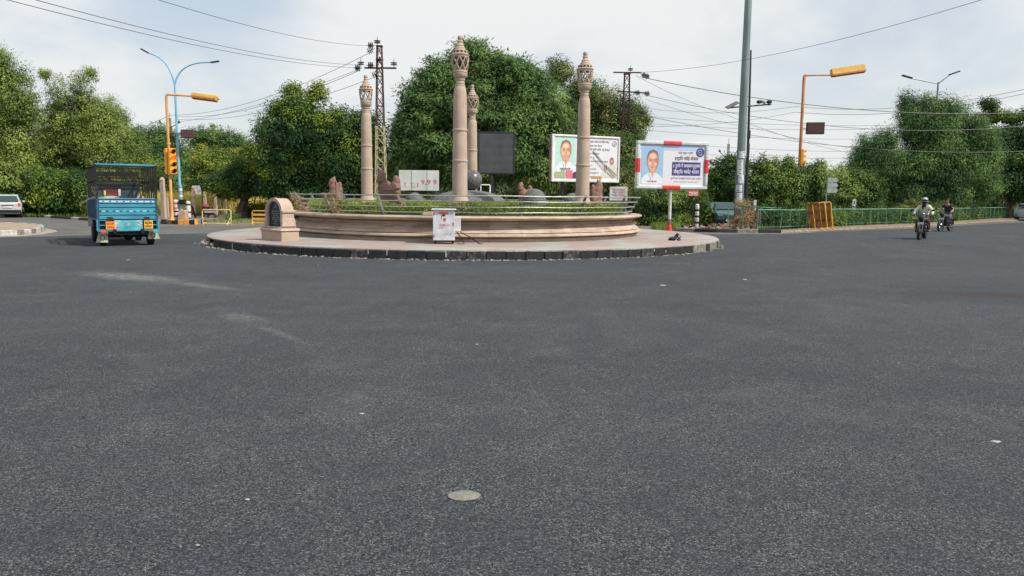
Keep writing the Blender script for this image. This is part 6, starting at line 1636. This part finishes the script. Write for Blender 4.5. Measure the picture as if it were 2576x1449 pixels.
# ================================================================== motorcycles and riders
def motorcycle(loc, rz, label, tank, lean=0.0, windshield=True):
    t = thing('motorcycle', loc, label, 'motorcycle', 'motorcycles being ridden on the right', rz)
    def mc_wheel(y, r_, w, nm):
        mb = MB(); Mw = Matrix.Translation((0, y, r_)) @ Matrix.Rotation(PI / 2, 4, 'Y')
        mb.lathe([(r_ * .80, -w * .4), (r_ * .93, -w / 2), (r_, 0), (r_ * .93, w / 2), (r_ * .80, w * .4), (r_ * .78, 0), (r_ * .80, -w * .4)], 28, M=Mw); o = mb.build(nm, M['tyre'], t)
        mb = MB(); mb.lathe([(r_ * .80, -w * .3), (r_ * .72, -w * .25), (r_ * .72, w * .25), (r_ * .80, w * .3)], 28, M=Mw); mb.lathe([(.055, -.06), (.055, .06)], 10, M=Mw, capb=True, capt=True)
        for i in range(10):
            a = 2 * PI * i / 10; mb.tube([(0, y, r_), (0, y + math.cos(a) * r_ * .76, r_ + math.sin(a) * r_ * .76)], .008, 4)
        mb.build('rim', M['chrome'], o)
    mc_wheel(-.70, .31, .10, 'wheel'); mc_wheel(.62, .31, .12, 'wheel')
    mb = MB()
    for s_ in (-1, 1): mb.tube([(s_ * .085, -.70, .31), (s_ * .09, -.50, .80), (s_ * .08, -.42, .98)], [.019, .021, .019], 8)
    mb.build('fork', M['chrome'], t)
    mb = MB(); mb.lathe([(.345, -.06), (.36, -.045), (.365, 0), (.36, .045), (.345, .06)], 12, M=Matrix.Translation((0, -.70, .31)) @ Matrix.Rotation(PI / 2, 4, 'Y'), a0=R(150) - PI, a1=R(150), offs=0)
    mb.lathe([(.35, -.08), (.37, -.05), (.37, .05), (.35, .08)], 12, M=Matrix.Translation((0, .62, .31)) @ Matrix.Rotation(PI / 2, 4, 'Y'), a0=R(90), a1=R(240)); mb.build('mudguard', tank, t)
    mb = MB(); mb.sphere((0, -.05, .80), .2, 16, sc=(.72, 1.35, .72)); mb.build('tank', tank, t)
    mb = MB(); mb.box((0, .38, .80), (.26, .72, .10), bev=.045); mb.build('seat', M['black'], t)
    mb = MB(); mb.box((0, .0, .42), (.26, .38, .26), bev=.05); mb.tube([(0, -.12, .50), (0, -.22, .66)], [.09, .08], 10)
    for k in range(4): mb.box((0, -.17 - k * .0, .54 + k * .03), (.22, .2, .012))
    mb.build('engine', M['darkmetal'], t)
    mb = MB(); mb.tube([(0, -.45, .92), (0, -.1, .66), (0, .35, .70), (0, .62, .60)], .028, 6); mb.tube([(0, -.43, .88), (0, -.25, .34), (0, .25, .28), (0, .32, .66)], .024, 6)
    for s_ in (-1, 1): mb.tube([(s_ * .11, .62, .31), (s_ * .11, .48, .70)], .02, 6); mb.tube([(s_ * .10, .1, .32), (s_ * .10, .62, .31)], .018, 6)
    mb.build('frame', M['black'], t)
    mb = MB(); mb.tube([(.10, -.2, .40), (.13, -.1, .26), (.15, .3, .26), (.17, .72, .34)], [.022, .025, .045, .05], 8); mb.build('exhaust', M['chrome'], t)
    mb = MB(); mb.lathe([(.001, -.16), (.07, -.14), (.10, -.06), (.105, .0)], 16, M=Matrix.Translation((0, -.56, .90)) @ Matrix.Rotation(PI / 2, 4, 'X') @ Matrix.Rotation(PI, 4, 'X')); hl = mb.build('headlight', M['black'], t)
    mb = MB(); mb.lathe([(.098, 0), (.07, .02), (.001, .03)], 16, M=Matrix.Translation((0, -.565, .90)) @ Matrix.Rotation(PI / 2, 4, 'X')); mb.build('lens', M['chrome'], hl)
    mb = MB(); mb.tube([(-.38, -.30, 1.00), (-.22, -.38, 1.03), (0, -.42, .99), (.22, -.38, 1.03), (.38, -.30, 1.00)], .018, 6)
    for s_ in (-1, 1): mb.tube([(s_ * .28, -.33, 1.02), (s_ * .40, -.29, 1.0)], .022, 6)
    mb.build('handlebar', M['darkmetal'], t)
    for s_ in (-1, 1):
        mb = MB(); mb.tube([(s_ * .26, -.34, 1.03), (s_ * .36, -.36, 1.20)], .008, 5); mb.box((s_ * .39, -.36, 1.22), (.12, .02, .08), bev=.01); mb.build('mirror', M['black'], t)
        mb = MB(); mb.tube([(s_ * .09, -.50, .88), (s_ * .2, -.5, .87)], .012, 5); mb.sphere((s_ * .21, -.51, .87), .024, 8); mb.build('indicator', M['signal'], t)
        mb = MB(); mb.tube([(s_ * .08, .15, .34), (s_ * .30, .12, .33)], .016, 6); mb.build('footrest', M['darkmetal'], t)
    if windshield:
        mb = MB(); mb.lathe([(.15, -.05), (.14, .08), (.09, .15)], 12, (0, -.38, .96), a0=R(190), a1=R(350)); mb.build('visor', mat('visor_blue', (.03, .045, .09), .2, c2=(.06, .08, .14), scale=3), t)
    mb = MB(); mb.tube([(-.20, -.20, .30), (-.27, -.24, .52), (-.22, -.24, .66), (.22, -.24, .66), (.27, -.24, .52), (.20, -.20, .30), (-.20, -.20, .30)], .018, 6); mb.build('crash_guard', M['chrome'], t)
    mb = MB(); mb.box((0, -.60, .68), (.22, .012, .09), bev=.003); mb.build('number_plate', M['white_dirty'], t)
    return t
def rider(t_bike, label, shirt, trousers, skinm, helmet, sleeve):
    t = thing('person', t_bike.location, label, 'person', 'riders on the motorcycles', t_bike.rotation_euler.z)
    V = [(0, .24, .86), (0, .22, 1.0), (0, .15, 1.20), (0, .10, 1.36), (0, .07, 1.45), (0, .03, 1.54), (0, .02, 1.62), (0, .05, 1.69)]
    E = [(0, 1), (1, 2), (2, 3), (3, 4), (4, 5), (5, 6), (6, 7)]
    Rr = [(.155, .13), (.145, .11), (.165, .12), (.13, .09), (.055, .055), (.075, .085), (.082, .098), (.06, .07)]
    def add(p, r_, to): V.append(p); Rr.append(r_ if isinstance(r_, tuple) else (r_, r_)); E.append((to, len(V) - 1)); return len(V) - 1
    arms = []
    for s_ in (-1, 1):
        sh = add((s_ * .17, .10, 1.37), .062, 3); el = add((s_ * .33, -.02, 1.16), .045, sh); wr = add((s_ * .335, -.24, 1.05), .030, el); pm = add((s_ * .335, -.30, 1.035), (.038, .022), wr)
        for f in range(4):
            x = s_ * (.305 + f * .02); k1 = add((x, -.345 - (.004 if f in (1, 2) else 0), 1.03), .010, pm); add((x, -.36, 1.002 + (.004 if f == 3 else 0)), .009, k1)
        th = add((s_ * .30, -.30, 1.02), .012, pm); add((s_ * .295, -.325, 1.0), .010, th)
        arms.append((sh, el, wr, pm))
    legs = []
    for s_ in (-1, 1):
        hp = add((s_ * .10, .20, .85), .095, 0); kn = add((s_ * .22, -.16, .74), .065, hp); an = add((s_ * .21, .08, .40), .042, kn); ft = add((s_ * .22, .02, .345), (.042, .035), an); add((s_ * .225, -.12, .345), (.042, .025), ft); legs.append((hp, kn, an, ft))
    me = skin(V, E, Rr, 1); mesh_obj('body', me, skinm, t)
    mb = MB()                                               # face
    for s_ in (-1, 1): mb.sphere((s_ * .032, -.075, 1.605), .011, 8); mb.sphere((s_ * .083, .03, 1.60), .018, 8, sc=(.5, 1, 1.4))
    mb.tube([(-.022, -.068, 1.545), (0, -.078, 1.54), (.022, -.068, 1.545)], .005, 5); mb.build('face', flat('face_dark', (.06, .03, .025), .5), t)
    mb = MB(); mb.tube([(0, -.075, 1.60), (0, -.10, 1.575), (0, -.078, 1.565)], [.008, .016, .01], 6); mb.build('nose', skinm, t)
    def garment(idx, grow, nm, m, cut=None):
        mp = {i: k for k, i in enumerate(idx)}; v = [V[i] for i in idx]; e = [(mp[a], mp[b_]) for a, b_ in E if a in mp and b_ in mp]
        r_ = [(Rr[i][0] + grow, Rr[i][1] + grow) for i in idx]
        if cut:
            for i, p, rad in cut: v.append(p); r_.append((rad, rad)); e.append((mp[i], len(v) - 1))
        mesh_obj(nm, skin(v, e, r_, 1), m, t)
    cut = []
    ids = [0, 1, 2, 3]
    for (sh, el, wr, pm), s_ in zip(arms, (-1, 1)):
        if sleeve == 'long': ids += [sh, el, wr]
        else: ids += [sh]; cut.append((sh, (s_ * .26, .03, 1.25), .062))
    garment(ids, .030, 'shirt', shirt, cut)
    ids = [0]
    for hp, kn, an, ft in legs: ids += [hp, kn, an]
    garment(ids, .020, 'trousers', trousers)
    for (hp, kn, an, ft), s_ in zip(legs, (-1, 1)):
        mb = MB(); mb.box((s_ * .222, -.04, .34), (.095, .27, .085), bev=.03); mb.build('shoe', M['black'], t)
    if helmet:
        mb = MB(); mb.sphere((0, .03, 1.635), .128, 20, sc=(.92, 1.08, 1.0), z0=-.35); mb.lathe([(.125, -.05), (.14, -.045), (.14, -.03), (.125, -.02)], 20, (0, .03, 1.63)); hm = mb.build('helmet', mat('helmet_silver', (.20, .22, .26), .25, c2=(.45, .48, .52), scale=5), t)
        mb = MB(); mb.lathe([(.137, -.03), (.143, .03)], 14, (0, .03, 1.635), a0=R(205), a1=R(335)); mb.build('visor', M['black'], hm)
        mb = MB(); mb.sphere((0, -.01, 1.53), .10, 12, sc=(.95, .9, .7)); mb.tube([(0, -.05, 1.47), (-.04, -.05, 1.36), (-.05, -.04, 1.24)], [.07, .05, .012], 8); mb.build('scarf', flat('scarf_black', (.015, .013, .02), .9), t)
    else:
        mb = MB(); mb.sphere((0, .05, 1.655), .105, 16, sc=(.86, 1.0, .92), z0=.02); mb.build('hair', flat('hair_brown', (.035, .022, .018), .8), t)
    return t
q = G(2319, 602); a = math.atan2(q.x, q.y)      # riding towards the camera side
b1 = motorcycle((q.x, q.y, 0), -a + R(-9), 'nearer dark motorcycle with blue visor and chrome guard, rider in pale shirt', mat('bike_black', (.012, .012, .018), .2, c2=(.03, .03, .05), scale=4))
rider(b1, 'motorcycle rider in pale yellow green shirt, silver helmet and black face scarf', mat('shirt_lime', (.46, .52, .36), .85, c2=(.60, .66, .48), scale=9), mat('trousers_maroon', (.03, .008, .012), .85, c2=(.06, .015, .02), scale=6), mat('skin_brown', (.16, .08, .05), .6), True, 'long')
q = G(2377, 582); a = math.atan2(q.x, q.y)
b2 = motorcycle((q.x, q.y, 0), -a + R(-20), 'farther black and white motorcycle following behind the nearer one', mat('bike_dark_grey', (.02, .02, .025), .25, c2=(.10, .10, .11), scale=9), windshield=False)
rider(b2, 'bareheaded motorcycle rider in black short sleeved shirt behind the first rider', mat('shirt_black', (.012, .011, .014), .85, c2=(.03, .028, .03), scale=9), mat('trousers_blue', (.04, .05, .07), .85, c2=(.10, .11, .13), scale=6), mat('skin_tan', (.34, .19, .13), .6), False, 'short')
# parked dark two-wheeler with maroon cover behind the left bollards
q = P(508, 552, 44); mb = MB()
t = thing('parked_scooter', (q.x, q.y, 0), 'dark parked scooter with maroon cloth, half hidden behind the left bollards', 'scooter', None, R(-60))
for y in (-.55, .55):
    mb = MB(); Mw = Matrix.Translation((0, y, .25)) @ Matrix.Rotation(PI / 2, 4, 'Y'); mb.lathe([(.17, -.04), (.25, -.03), (.25, .03), (.17, .04), (.15, 0), (.17, -.04)], 18, M=Mw); mb.build('wheel', M['tyre'], t)
mb = MB(); mb.sphere((0, .35, .55), .28, 14, sc=(.7, 1.5, .7)); mb.box((0, -.1, .32), (.3, .5, .1), bev=.03); mb.box((0, -.45, .62), (.34, .1, .6), (R(15), 0, 0), bev=.04); mb.build('body', M['black'], t)
mb = MB(); mb.tube([(-.3, -.36, 1.0), (0, -.42, 1.02), (.3, -.36, 1.0)], .018, 6); mb.build('handlebar', M['darkmetal'], t)
mb = MB(); v_, f_ = crumple((0, .25, .84), (.17, .26, .12), 7, 12); mb.add(v_, f_); mb.build('cover', M['maroon'], t)

# ================================================================== trees and plants
def tr_(name, label, cat, lob_, Y, basepx, leaf, seed, bark='bark', group=None, **k):
    lobes = px_lobes(lob_, Y); b = P(basepx, 500, Y)
    return tree(name, label, cat, (b.x, b.y, 0), lobes, LF[leaf], M[bark], seed, group, **k)
G1 = 'trees around the junction'
tr_('roadside_tree', 'tallest olive green tree cut off by the left edge', 'tree', [(-70, 290, 105, 150), (15, 185, 52, 62), (22, 262, 66, 75), (30, 345, 58, 80), (-20, 430, 90, 70), (-100, 160, 80, 70), (50, 430, 50, 60), (70, 285, 28, 50), (-10, 140, 35, 34)], 50, 5, 'olive', 1, group=G1, tr=.35, n_per=24, dens=3.2, L=.26, Wd=.085)
tr_('roadside_tree', 'airy olive green tree with ragged top right of the tallest one', 'tree', [(205, 340, 85, 75), (150, 300, 42, 60), (210, 258, 38, 45), (262, 305, 40, 45), (140, 395, 60, 60), (250, 395, 70, 60), (205, 440, 90, 45), (112, 345, 30, 60)], 56, 215, 'olive', 2, group=G1, bark='bark_pale', trunks=2, n_per=24, dens=3.0, L=.28, Wd=.09)
tr_('sapling_top', 'thin wispy tree whose sparse top rises between the two left trees', 'tree', [(130, 208, 24, 30), (155, 240, 30, 35), (205, 195, 34, 22), (185, 225, 30, 30), (225, 180, 12, 10), (112, 185, 10, 12)], 55, 175, 'olive', 22, group=G1, tr=.1, dens=2.0, n_per=16, core=.1, L=.22, Wd=.07, clump=.38)
tr_('roadside_tree', 'drooping light crowned tree with arching twigs left of the orange signal', 'tree', [(268, 262, 30, 24), (298, 285, 22, 18), (290, 330, 45, 40), (330, 360, 45, 40), (310, 300, 14, 14), (340, 420, 60, 60)], 59, 320, 'olive', 3, group=G1, tr=.15, dens=2.6, n_per=20, core=.2, L=.24, Wd=.07, droop=.5)
tr_('roadside_tree', 'rounded dull green tree behind the truck and orange signal', 'tree', [(380, 380, 68, 55), (350, 345, 38, 30), (410, 340, 35, 28), (430, 400, 50, 60), (360, 440, 80, 55), (440, 460, 50, 45)], 63, 375, 'grey', 4, group=G1, n_per=22, dens=2.8, L=.30, Wd=.10)
tr_('roadside_tree', 'distant green tree between the blue lamp and the dark tree', 'tree', [(545, 345, 45, 32), (500, 350, 32, 28), (590, 365, 42, 36), (610, 400, 45, 40), (520, 400, 45, 40)], 70, 560, 'neem', 5, group=G1, n_per=22, dens=2.4, L=.34, Wd=.12)
tr_('roadside_tree', 'yellow green leafed tree low behind the blue lamp pole', 'tree', [(520, 405, 40, 38), (560, 420, 60, 42), (600, 400, 34, 26), (500, 445, 40, 30), (575, 455, 55, 22)], 57, 560, 'lime', 6, group=G1, tr=.14, n_per=24, dens=2.6, L=.27, Wd=.11)
tr_('roadside_tree', 'low spreading dark tree on a leaning black trunk behind the stone posts', 'tree', [(620, 440, 60, 42), (560, 462, 55, 28), (650, 410, 45, 45), (590, 480, 60, 18), (680, 470, 60, 28), (640, 380, 30, 22)], 50, 608, 'dark', 7, group=G1, tr=.38, fork=.30, n_per=26, dens=3.2, L=.25, Wd=.11)
tr_('roadside_tree', 'broad dense dark green tree with spiky top left of the pylon', 'tree', [(760, 290, 62, 58), (690, 330, 58, 52), (845, 320, 62, 58), (770, 370, 100, 70), (900, 370, 50, 75), (690, 400, 70, 60), (850, 420, 90, 60), (740, 450, 90, 50), (880, 470, 70, 35), (800, 235, 26, 26), (735, 232, 14, 22), (700, 272, 22, 20), (905, 300, 26, 24), (800, 490, 120, 20), (932, 335, 38, 60), (948, 425, 46, 70)], 48, 770, 'dark', 8, group=G1, tr=.35, n_per=26, dens=3.2, L=.28, Wd=.11)
tr_('large_tree', 'huge rounded fine leafed green tree behind the columns, tallest in the middle', 'tree', [(1190, 150, 62, 48), (1120, 195, 70, 52), (1275, 195, 75, 62), (1190, 260, 120, 90), (1062, 270, 62, 70), (1340, 265, 78, 78), (1100, 350, 110, 85), (1300, 350, 110, 90), (1032, 360, 50, 80), (1395, 320, 48, 60), (1040, 440, 60, 45), (1180, 430, 100, 50), (1340, 430, 80, 50), (1020, 310, 34, 40)], 47, 1200, 'neem', 9, group=G1, tr=.5, n_per=26, dens=3.4, L=.46, Wd=.10, droop=.1, clump=.62, flat_z=.6)
tr_('large_tree', 'rusty green tree right of the huge one, behind the second pylon', 'tree', [(1405, 185, 36, 42), (1475, 235, 60, 52), (1450, 290, 60, 60), (1545, 290, 58, 70), (1595, 320, 34, 45), (1500, 370, 90, 80), (1570, 400, 55, 70), (1470, 450, 80, 60), (1550, 480, 70, 50), (1605, 280, 16, 18), (1618, 300, 14, 14), (1520, 400, 70, 60, -4), (1580, 380, 45, 50, -4), (1565, 450, 60, 60, -5), (1500, 500, 70, 40, -5), (1610, 480, 40, 60, -4)], 57, 1510, 'rusty', 10, group=G1, tr=.4, n_per=24, dens=3.0, L=.28, Wd=.10)
tr_('shrub', 'mass of mixed green shrubs behind the billboard post', 'shrub', [(1655, 566, 34, 16), (1700, 566, 36, 15), (1632, 505, 38, 42), (1680, 505, 46, 44), (1735, 510, 46, 44), (1640, 545, 40, 26), (1700, 545, 50, 24), (1765, 515, 30, 40)], 44.5, 1690, 'glossy', 11, group='shrubs along the junction', tr=.06, trunks=3, n_per=26, dens=4.0, L=.20, Wd=.08, clump=.4)
tr_('shrub', 'glossy green thicket below the small concrete pole, left of the grey mast', 'shrub', [(1818, 425, 36, 34), (1850, 410, 34, 24), (1800, 470, 34, 48), (1840, 470, 50, 48), (1830, 515, 44, 28)], 50, 1830, 'glossy', 12, group='shrubs along the junction', tr=.12, n_per=26, dens=3.6, L=.24, Wd=.11, clump=.45)
tr_('shrub', 'wide glossy green thicket right of the grey mast hiding the signal foot', 'shrub', [(1915, 425, 42, 36), (1970, 425, 40, 30), (2015, 436, 32, 26), (2058, 440, 28, 36), (1910, 475, 50, 50), (1980, 470, 60, 52), (2050, 490, 46, 36), (1940, 520, 80, 30), (2030, 525, 60, 26), (2056, 428, 18, 14)], 47.5, 1960, 'glossy', 13, group='shrubs along the junction', tr=.12, n_per=26, dens=3.6, L=.25, Wd=.11, clump=.48)
tr_('shrub', 'yellow tipped shrub beside the three plate direction sign', 'shrub', [(2110, 450, 28, 28), (2155, 445, 36, 24), (2195, 460, 28, 30), (2130, 490, 46, 40), (2190, 500, 44, 34), (2150, 525, 70, 20)], 53, 2140, 'glossy', 14, group='shrubs along the junction', tr=.12, n_per=24, dens=3.4, L=.26, Wd=.11)
tr_('large_tree', 'tall billowing grey green tree with drooping leaf columns on the right', 'tree', [(2288, 262, 26, 34), (2328, 268, 24, 30), (2300, 305, 48, 50), (2372, 285, 44, 46), (2425, 310, 40, 46), (2350, 340, 70, 70), (2460, 360, 40, 60), (2190, 370, 38, 40), (2230, 350, 30, 30), (2170, 420, 34, 55), (2225, 420, 58, 62), (2310, 420, 66, 70), (2400, 420, 62, 72), (2460, 440, 44, 52), (2260, 480, 70, 34), (2370, 485, 80, 30), (2478, 400, 34, 60), (2470, 470, 50, 40)], 62, 2330, 'grey', 15, group=G1, tr=.4, n_per=26, dens=3.0, L=.34, Wd=.085, droop=.75, flat_z=1.1, clump=.6)
tr_('large_tree', 'dark tree with sparse flat top clusters at the right edge', 'tree', [(2488, 262, 20, 14), (2505, 290, 26, 18), (2470, 300, 22, 16), (2545, 295, 26, 16), (2585, 285, 22, 18), (2500, 340, 40, 26), (2560, 340, 46, 30), (2500, 375, 50, 40), (2530, 400, 66, 50), (2600, 400, 70, 70), (2520, 460, 70, 42), (2600, 470, 70, 50)], 70, 2540, 'dark', 16, group=G1, tr=.3, n_per=22, dens=2.4, L=.36, Wd=.15, core=.2)
tr_('shrub', 'dark shrub thicket in shade behind the white hatchback', 'shrub', [(20, 505, 60, 36), (95, 495, 45, 42), (-60, 500, 60, 40), (150, 495, 34, 44), (215, 480, 26, 50), (120, 455, 44, 34), (190, 450, 34, 30)], 49.5, 60, 'dark', 17, group='shrubs along the junction', tr=.08, trunks=2, n_per=24, dens=3.0)  # darker leaf colour deepens the shade painted in beneath the left crowns
tr_('shrub', 'leafy shrub catching sun beside the rickshaw under the left trees', 'shrub', [(120, 520, 26, 22), (105, 500, 20, 18)], 50.5, 115, 'glossy', 18, group='shrubs along the junction', tr=.04, n_per=22, dens=5.0, L=.24, Wd=.06, clump=.35, up=.6)
tr_('shrub', 'low pale leafed bush inside the faded barricade frame', 'shrub', [(530, 553, 24, 10), (555, 550, 26, 12), (585, 548, 22, 12)], 46, 550, 'grey', 19, group='shrubs along the junction', tr=.03, n_per=20, dens=9.0, L=.12, Wd=.05, clump=.22)
tr_('shrub', 'brown withered creeper bush around the foot of the grey mast', 'shrub', [(1880, 545, 34, 28), (1910, 560, 24, 18), (1870, 512, 22, 10), (1860, 560, 24, 16)], 40.2, 1885, 'brown', 20, group='shrubs along the junction', tr=.03, trunks=2, n_per=18, dens=6.0, L=.16, Wd=.045, clump=.3, core=.5)
tr_('shrub', 'reddish brown dried bush on the green fence right of the arrow sign', 'shrub', [(2160, 545, 12, 22), (2150, 530, 16, 12)], 52.5, 2158, 'brown', 21, group='shrubs along the junction', tr=.03, n_per=18, dens=6.0, L=.16, Wd=.05, clump=.25)
tr_('shrub', 'yellowing bush behind the fence near the riders', 'shrub', [(2310, 515, 34, 20), (2360, 520, 30, 16), (2270, 530, 34, 16)], 60, 2310, 'rusty', 23, group='shrubs along the junction', tr=.03, n_per=20, dens=4.0, L=.22, Wd=.07, clump=.4)
# far off woods closing the view all round
rg = random.Random(31); lob = []
for X in range(-95, 120, 5):
    Yy = 92 + rg.uniform(-6, 8); a = 1288 + X / Yy * FPX
    h = (7.2 if a < 700 else 5.2 if a < 1700 else 3.6 if a < 2130 else 6.5) * rg.uniform(.85, 1.12)
    lob.append((X + rg.uniform(-1, 1), Yy, h * .52, 4.4, 3.2, h * .52))
for X in range(-90, -20, 4): lob.append((X, 76 + rg.uniform(-3, 3), 2.6, 3.6, 2.5, 3.4))
V, F, T = crown_geo(lob, 77, dens=1.5, n_per=22, L=.48, Wd=.2, clump=.8, core=.3)
tag(np_mesh('far_woods', V, F, LF['far'], None, T), 'hazy band of far off trees closing the horizon', 'woods', kind='stuff')
# understorey: low dark growth under the crowns
lob = []; rg = random.Random(8)
for (x0, x1, Yy, yt, st) in ((-160, 240, 60, 505, 40), (640, 1000, 52, 508, 34), (980, 1640, 55, 500, 36), (2050, 2470, 68, 512, 36), (2470, 2780, 95, 514, 30), (1960, 2780, 0, 527, 18), (1640, 1780, 44, 536, 22), (-160, 230, 52, 515, 30)):
    for x in range(x0, x1, st):
        if (x0, x1) == (1960, 2780):                   # right behind the green fence
            p_ = min(acc, key=lambda p: abs(p.x / p.y - (x - 1288) / FPX)); Yy = p_.y + 1.6; yt = 527 if x < 2300 else 522
        c = P(x, yt + rg.uniform(-6, 8), Yy + (rg.uniform(-2, 2) if x0 != 1960 else rg.uniform(-.2, 1))); lob.append((c.x, c.y, c.z * .45, 1.0, .9, c.z * .55))
V, F, T = crown_geo(lob, 78, dens=4.2, n_per=20, L=.26, Wd=.11, clump=.5, core=.4)
tag(np_mesh('undergrowth', V, F, LF['dark'], None, T), 'continuous dark undergrowth beneath the roadside trees', 'undergrowth', kind='stuff')
# sunlit dry grass field behind the stone posts, weeds at the kerbs
def strip_pts(x0, x1, ya, yb):
    def f(rg, n):
        out_ = np.zeros((n, 3)); xs = rg.uniform(x0, x1, n); ys = rg.uniform(ya, yb, n)
        for i in range(n):
            p = G(xs[i], ys[i]); out_[i] = (p.x, p.y, 0)
        return out_
    return f
def fence_pts(rg, n):
    i = rg.integers(0, len(acc) - 1, n); f = rg.random((n, 1)); A_ = np.array([(p.x, p.y, 0.) for p in acc])
    p = A_[i] * (1 - f) + A_[i + 1] * f; k = 1 + np.abs(rg.normal(0, .018, (n, 1))) - .002
    return p * k
def field(X0, X1, Y0, Y1): return lambda rg, n: np.stack([rg.uniform(X0, X1, n), rg.uniform(Y0, Y1, n), np.zeros(n)], 1)
a0 = P(455, 500, 62); a1 = P(740, 500, 62)
tag(blades(field(a0.x - 2, a1.x, 57, 82), 36000, 1.5, .04, 41, LF['straw'], 'dry_grass', tuft=2), 'tall sunlit yellow green grass beyond the stone posts', 'grass', kind='stuff')
tag(blades(strip_pts(60, 480, 540, 547), 3000, .25, .02, 42, LF['dark'], 'weeds'), 'short weeds along the left verge', 'weeds', kind='stuff')
tag(blades(strip_pts(1640, 1710, 572, 581), 1200, .35, .03, 43, LF['hedge'], 'weeds'), 'tall yellow green weeds at the foot of the shrubs by the billboard post', 'weeds', kind='stuff')
tag(blades(fence_pts, 16000, .42, .028, 44, LF['dark'], 'weeds'), 'green weeds growing along the green fence', 'weeds', kind='stuff')
tag(blades(strip_pts(490, 720, 552, 562), 1600, .14, .02, 45, LF['hedge'], 'weeds'), 'dry low weeds behind the barricades on the left', 'weeds', kind='stuff')
# dead leaves and twigs heaped along the right kerb
mb = MB(); rr = random.Random(14)
for i in range(90):
    p = G(rr.uniform(1790, 1935), rr.uniform(576, 583)); a = rr.uniform(0, PI); l_ = rr.uniform(.1, .45)
    mb.tube([(p.x, p.y, .14 + rr.uniform(0, .12)), (p.x + l_ * math.cos(a), p.y + l_ * .5 * math.sin(a), .18 + rr.uniform(0, .25))], .010, 4, mi=rr.choice([0, 0, 1]))
for i in range(40):
    p = G(rr.uniform(1700, 1935), rr.uniform(572, 583)); s_ = rr.uniform(.06, .22); mb.box((p.x, p.y, .12), (s_ * 1.5, s_, s_ * .6), (rr.uniform(-.4, .4), rr.uniform(-.4, .4), rr.uniform(0, 3)), rr.choice([1, 2, 3]), bev=s_ * .15)
tag(mb.build('debris', [M['twine'], M['bark_pale'], M['dust'], M['maroon']]), 'heap of twigs, stones and rubbish along the right kerb by the mast', 'debris', kind='stuff')
q = G(1722, 570); mb = MB(); v_, f_ = crumple((0, 0, .1), (.42, .3, .22), 21, 14); mb.add(v_, f_); tag(mb.build('boulder', M['sand'], loc=(q.x, q.y, 0)), 'pinkish stone block beside the foot of the billboard post', 'stone')
mb = MB(); q = G(1775, 567); v_, f_ = crumple((0, 0, .1), (.95, .5, .24), 23, 16); mb.add(v_, f_); tag(mb.build('sand_heap', M['dust'], loc=(q.x, q.y, 0)), 'low heap of pale sand behind the lilac bollard', 'sand heap')
q = G(1925, 584); mb = MB(); rr = random.Random(3)
for i in range(9): mb.tube([(rr.uniform(-.5, .5), rr.uniform(-.1, .1), rr.uniform(.02, .14)), (rr.uniform(-.5, .5), rr.uniform(-.1, .1), rr.uniform(.02, .18))], .03, 5)
tag(mb.build('bent_pipes', M['darkmetal'], loc=(q.x, q.y, 0)), 'tangle of bent dark pipes on the road edge left of the green fence', 'pipes')
M['scrap'] = mat('scrap_paper', (.26, .27, .27), .8, c2=(.42, .43, .42), scale=12)
# pale spots on the road: cement cover, litter
q = G(1168, 1250); mb = MB(); rr = random.Random(2); n = 40
w = (G(1209, 1250) - G(1127, 1250)).length / 2; h = (G(1168, 1237) - G(1168, 1263)).length / 2
rim = [(w * math.cos(2 * PI * i / n) * rr.uniform(.95, 1.04), h * math.sin(2 * PI * i / n) * rr.uniform(.95, 1.04)) for i in range(n)]
mb.add([(0, 0, .0035)] + [(x * .9, y * .9, .003) for x, y in rim] + [(x, y, .0) for x, y in rim], [(0, 1 + i, 1 + (i + 1) % n) for i in range(n)] + [(1 + i, 1 + n + i, 1 + n + (i + 1) % n, 1 + (i + 1) % n) for i in range(n)])
tag(mb.build('cement_patch', mat('cement', (.155, .152, .128), .9, c2=(.22, .215, .185), scale=30, bump=.4), loc=(q.x, q.y, .0085), ang=80), 'round pale cement patch set in the asphalt in the foreground', 'cement patch')
for i, (px, py, s, nm, lab) in enumerate(((2505, 1113, .035, 'litter', 'flat white scrap at the right of the foreground'), (1873, 704, .055, 'litter', 'small pale crumpled scrap right of the roundabout'), (1667, 719, .07, 'litter', 'thin white strip on the road before the roundabout'), (910, 1043, .018, 'litter', 'tiny white flake left of the cement patch'), (497, 1375, .012, 'pebble', 'pale pebble near the bottom left'), (1200, 868, .022, 'litter', 'tiny pale flake in the middle of the road'), (322, 655, .06, 'litter', 'thin white strip on the road behind the truck'), (210, 1052, .008, 'pebble', 'tiny black pebble left of the foreground'), (622, 1260, .016, 'litter', 'faint pale flake below left of the cement patch'), (800, 668, .03, 'pebble', 'pale pebble just before the roundabout kerb'), (1010, 660, .02, 'pebble', 'small pale pebble at the kerb foot'))):
    q = G(px, py); mb = MB(); v_, f_ = crumple((0, 0, .002), (s, s * .7, s * .16 + .002), i + 40, 10); mb.add(v_, f_)
    tag(mb.build(nm, M['black'] if 'black' in lab else M['scrap'] if nm == 'litter' else M['dust'], loc=(q.x, q.y, .006), smooth=False), lab, nm, 'litter and pebbles on the road')
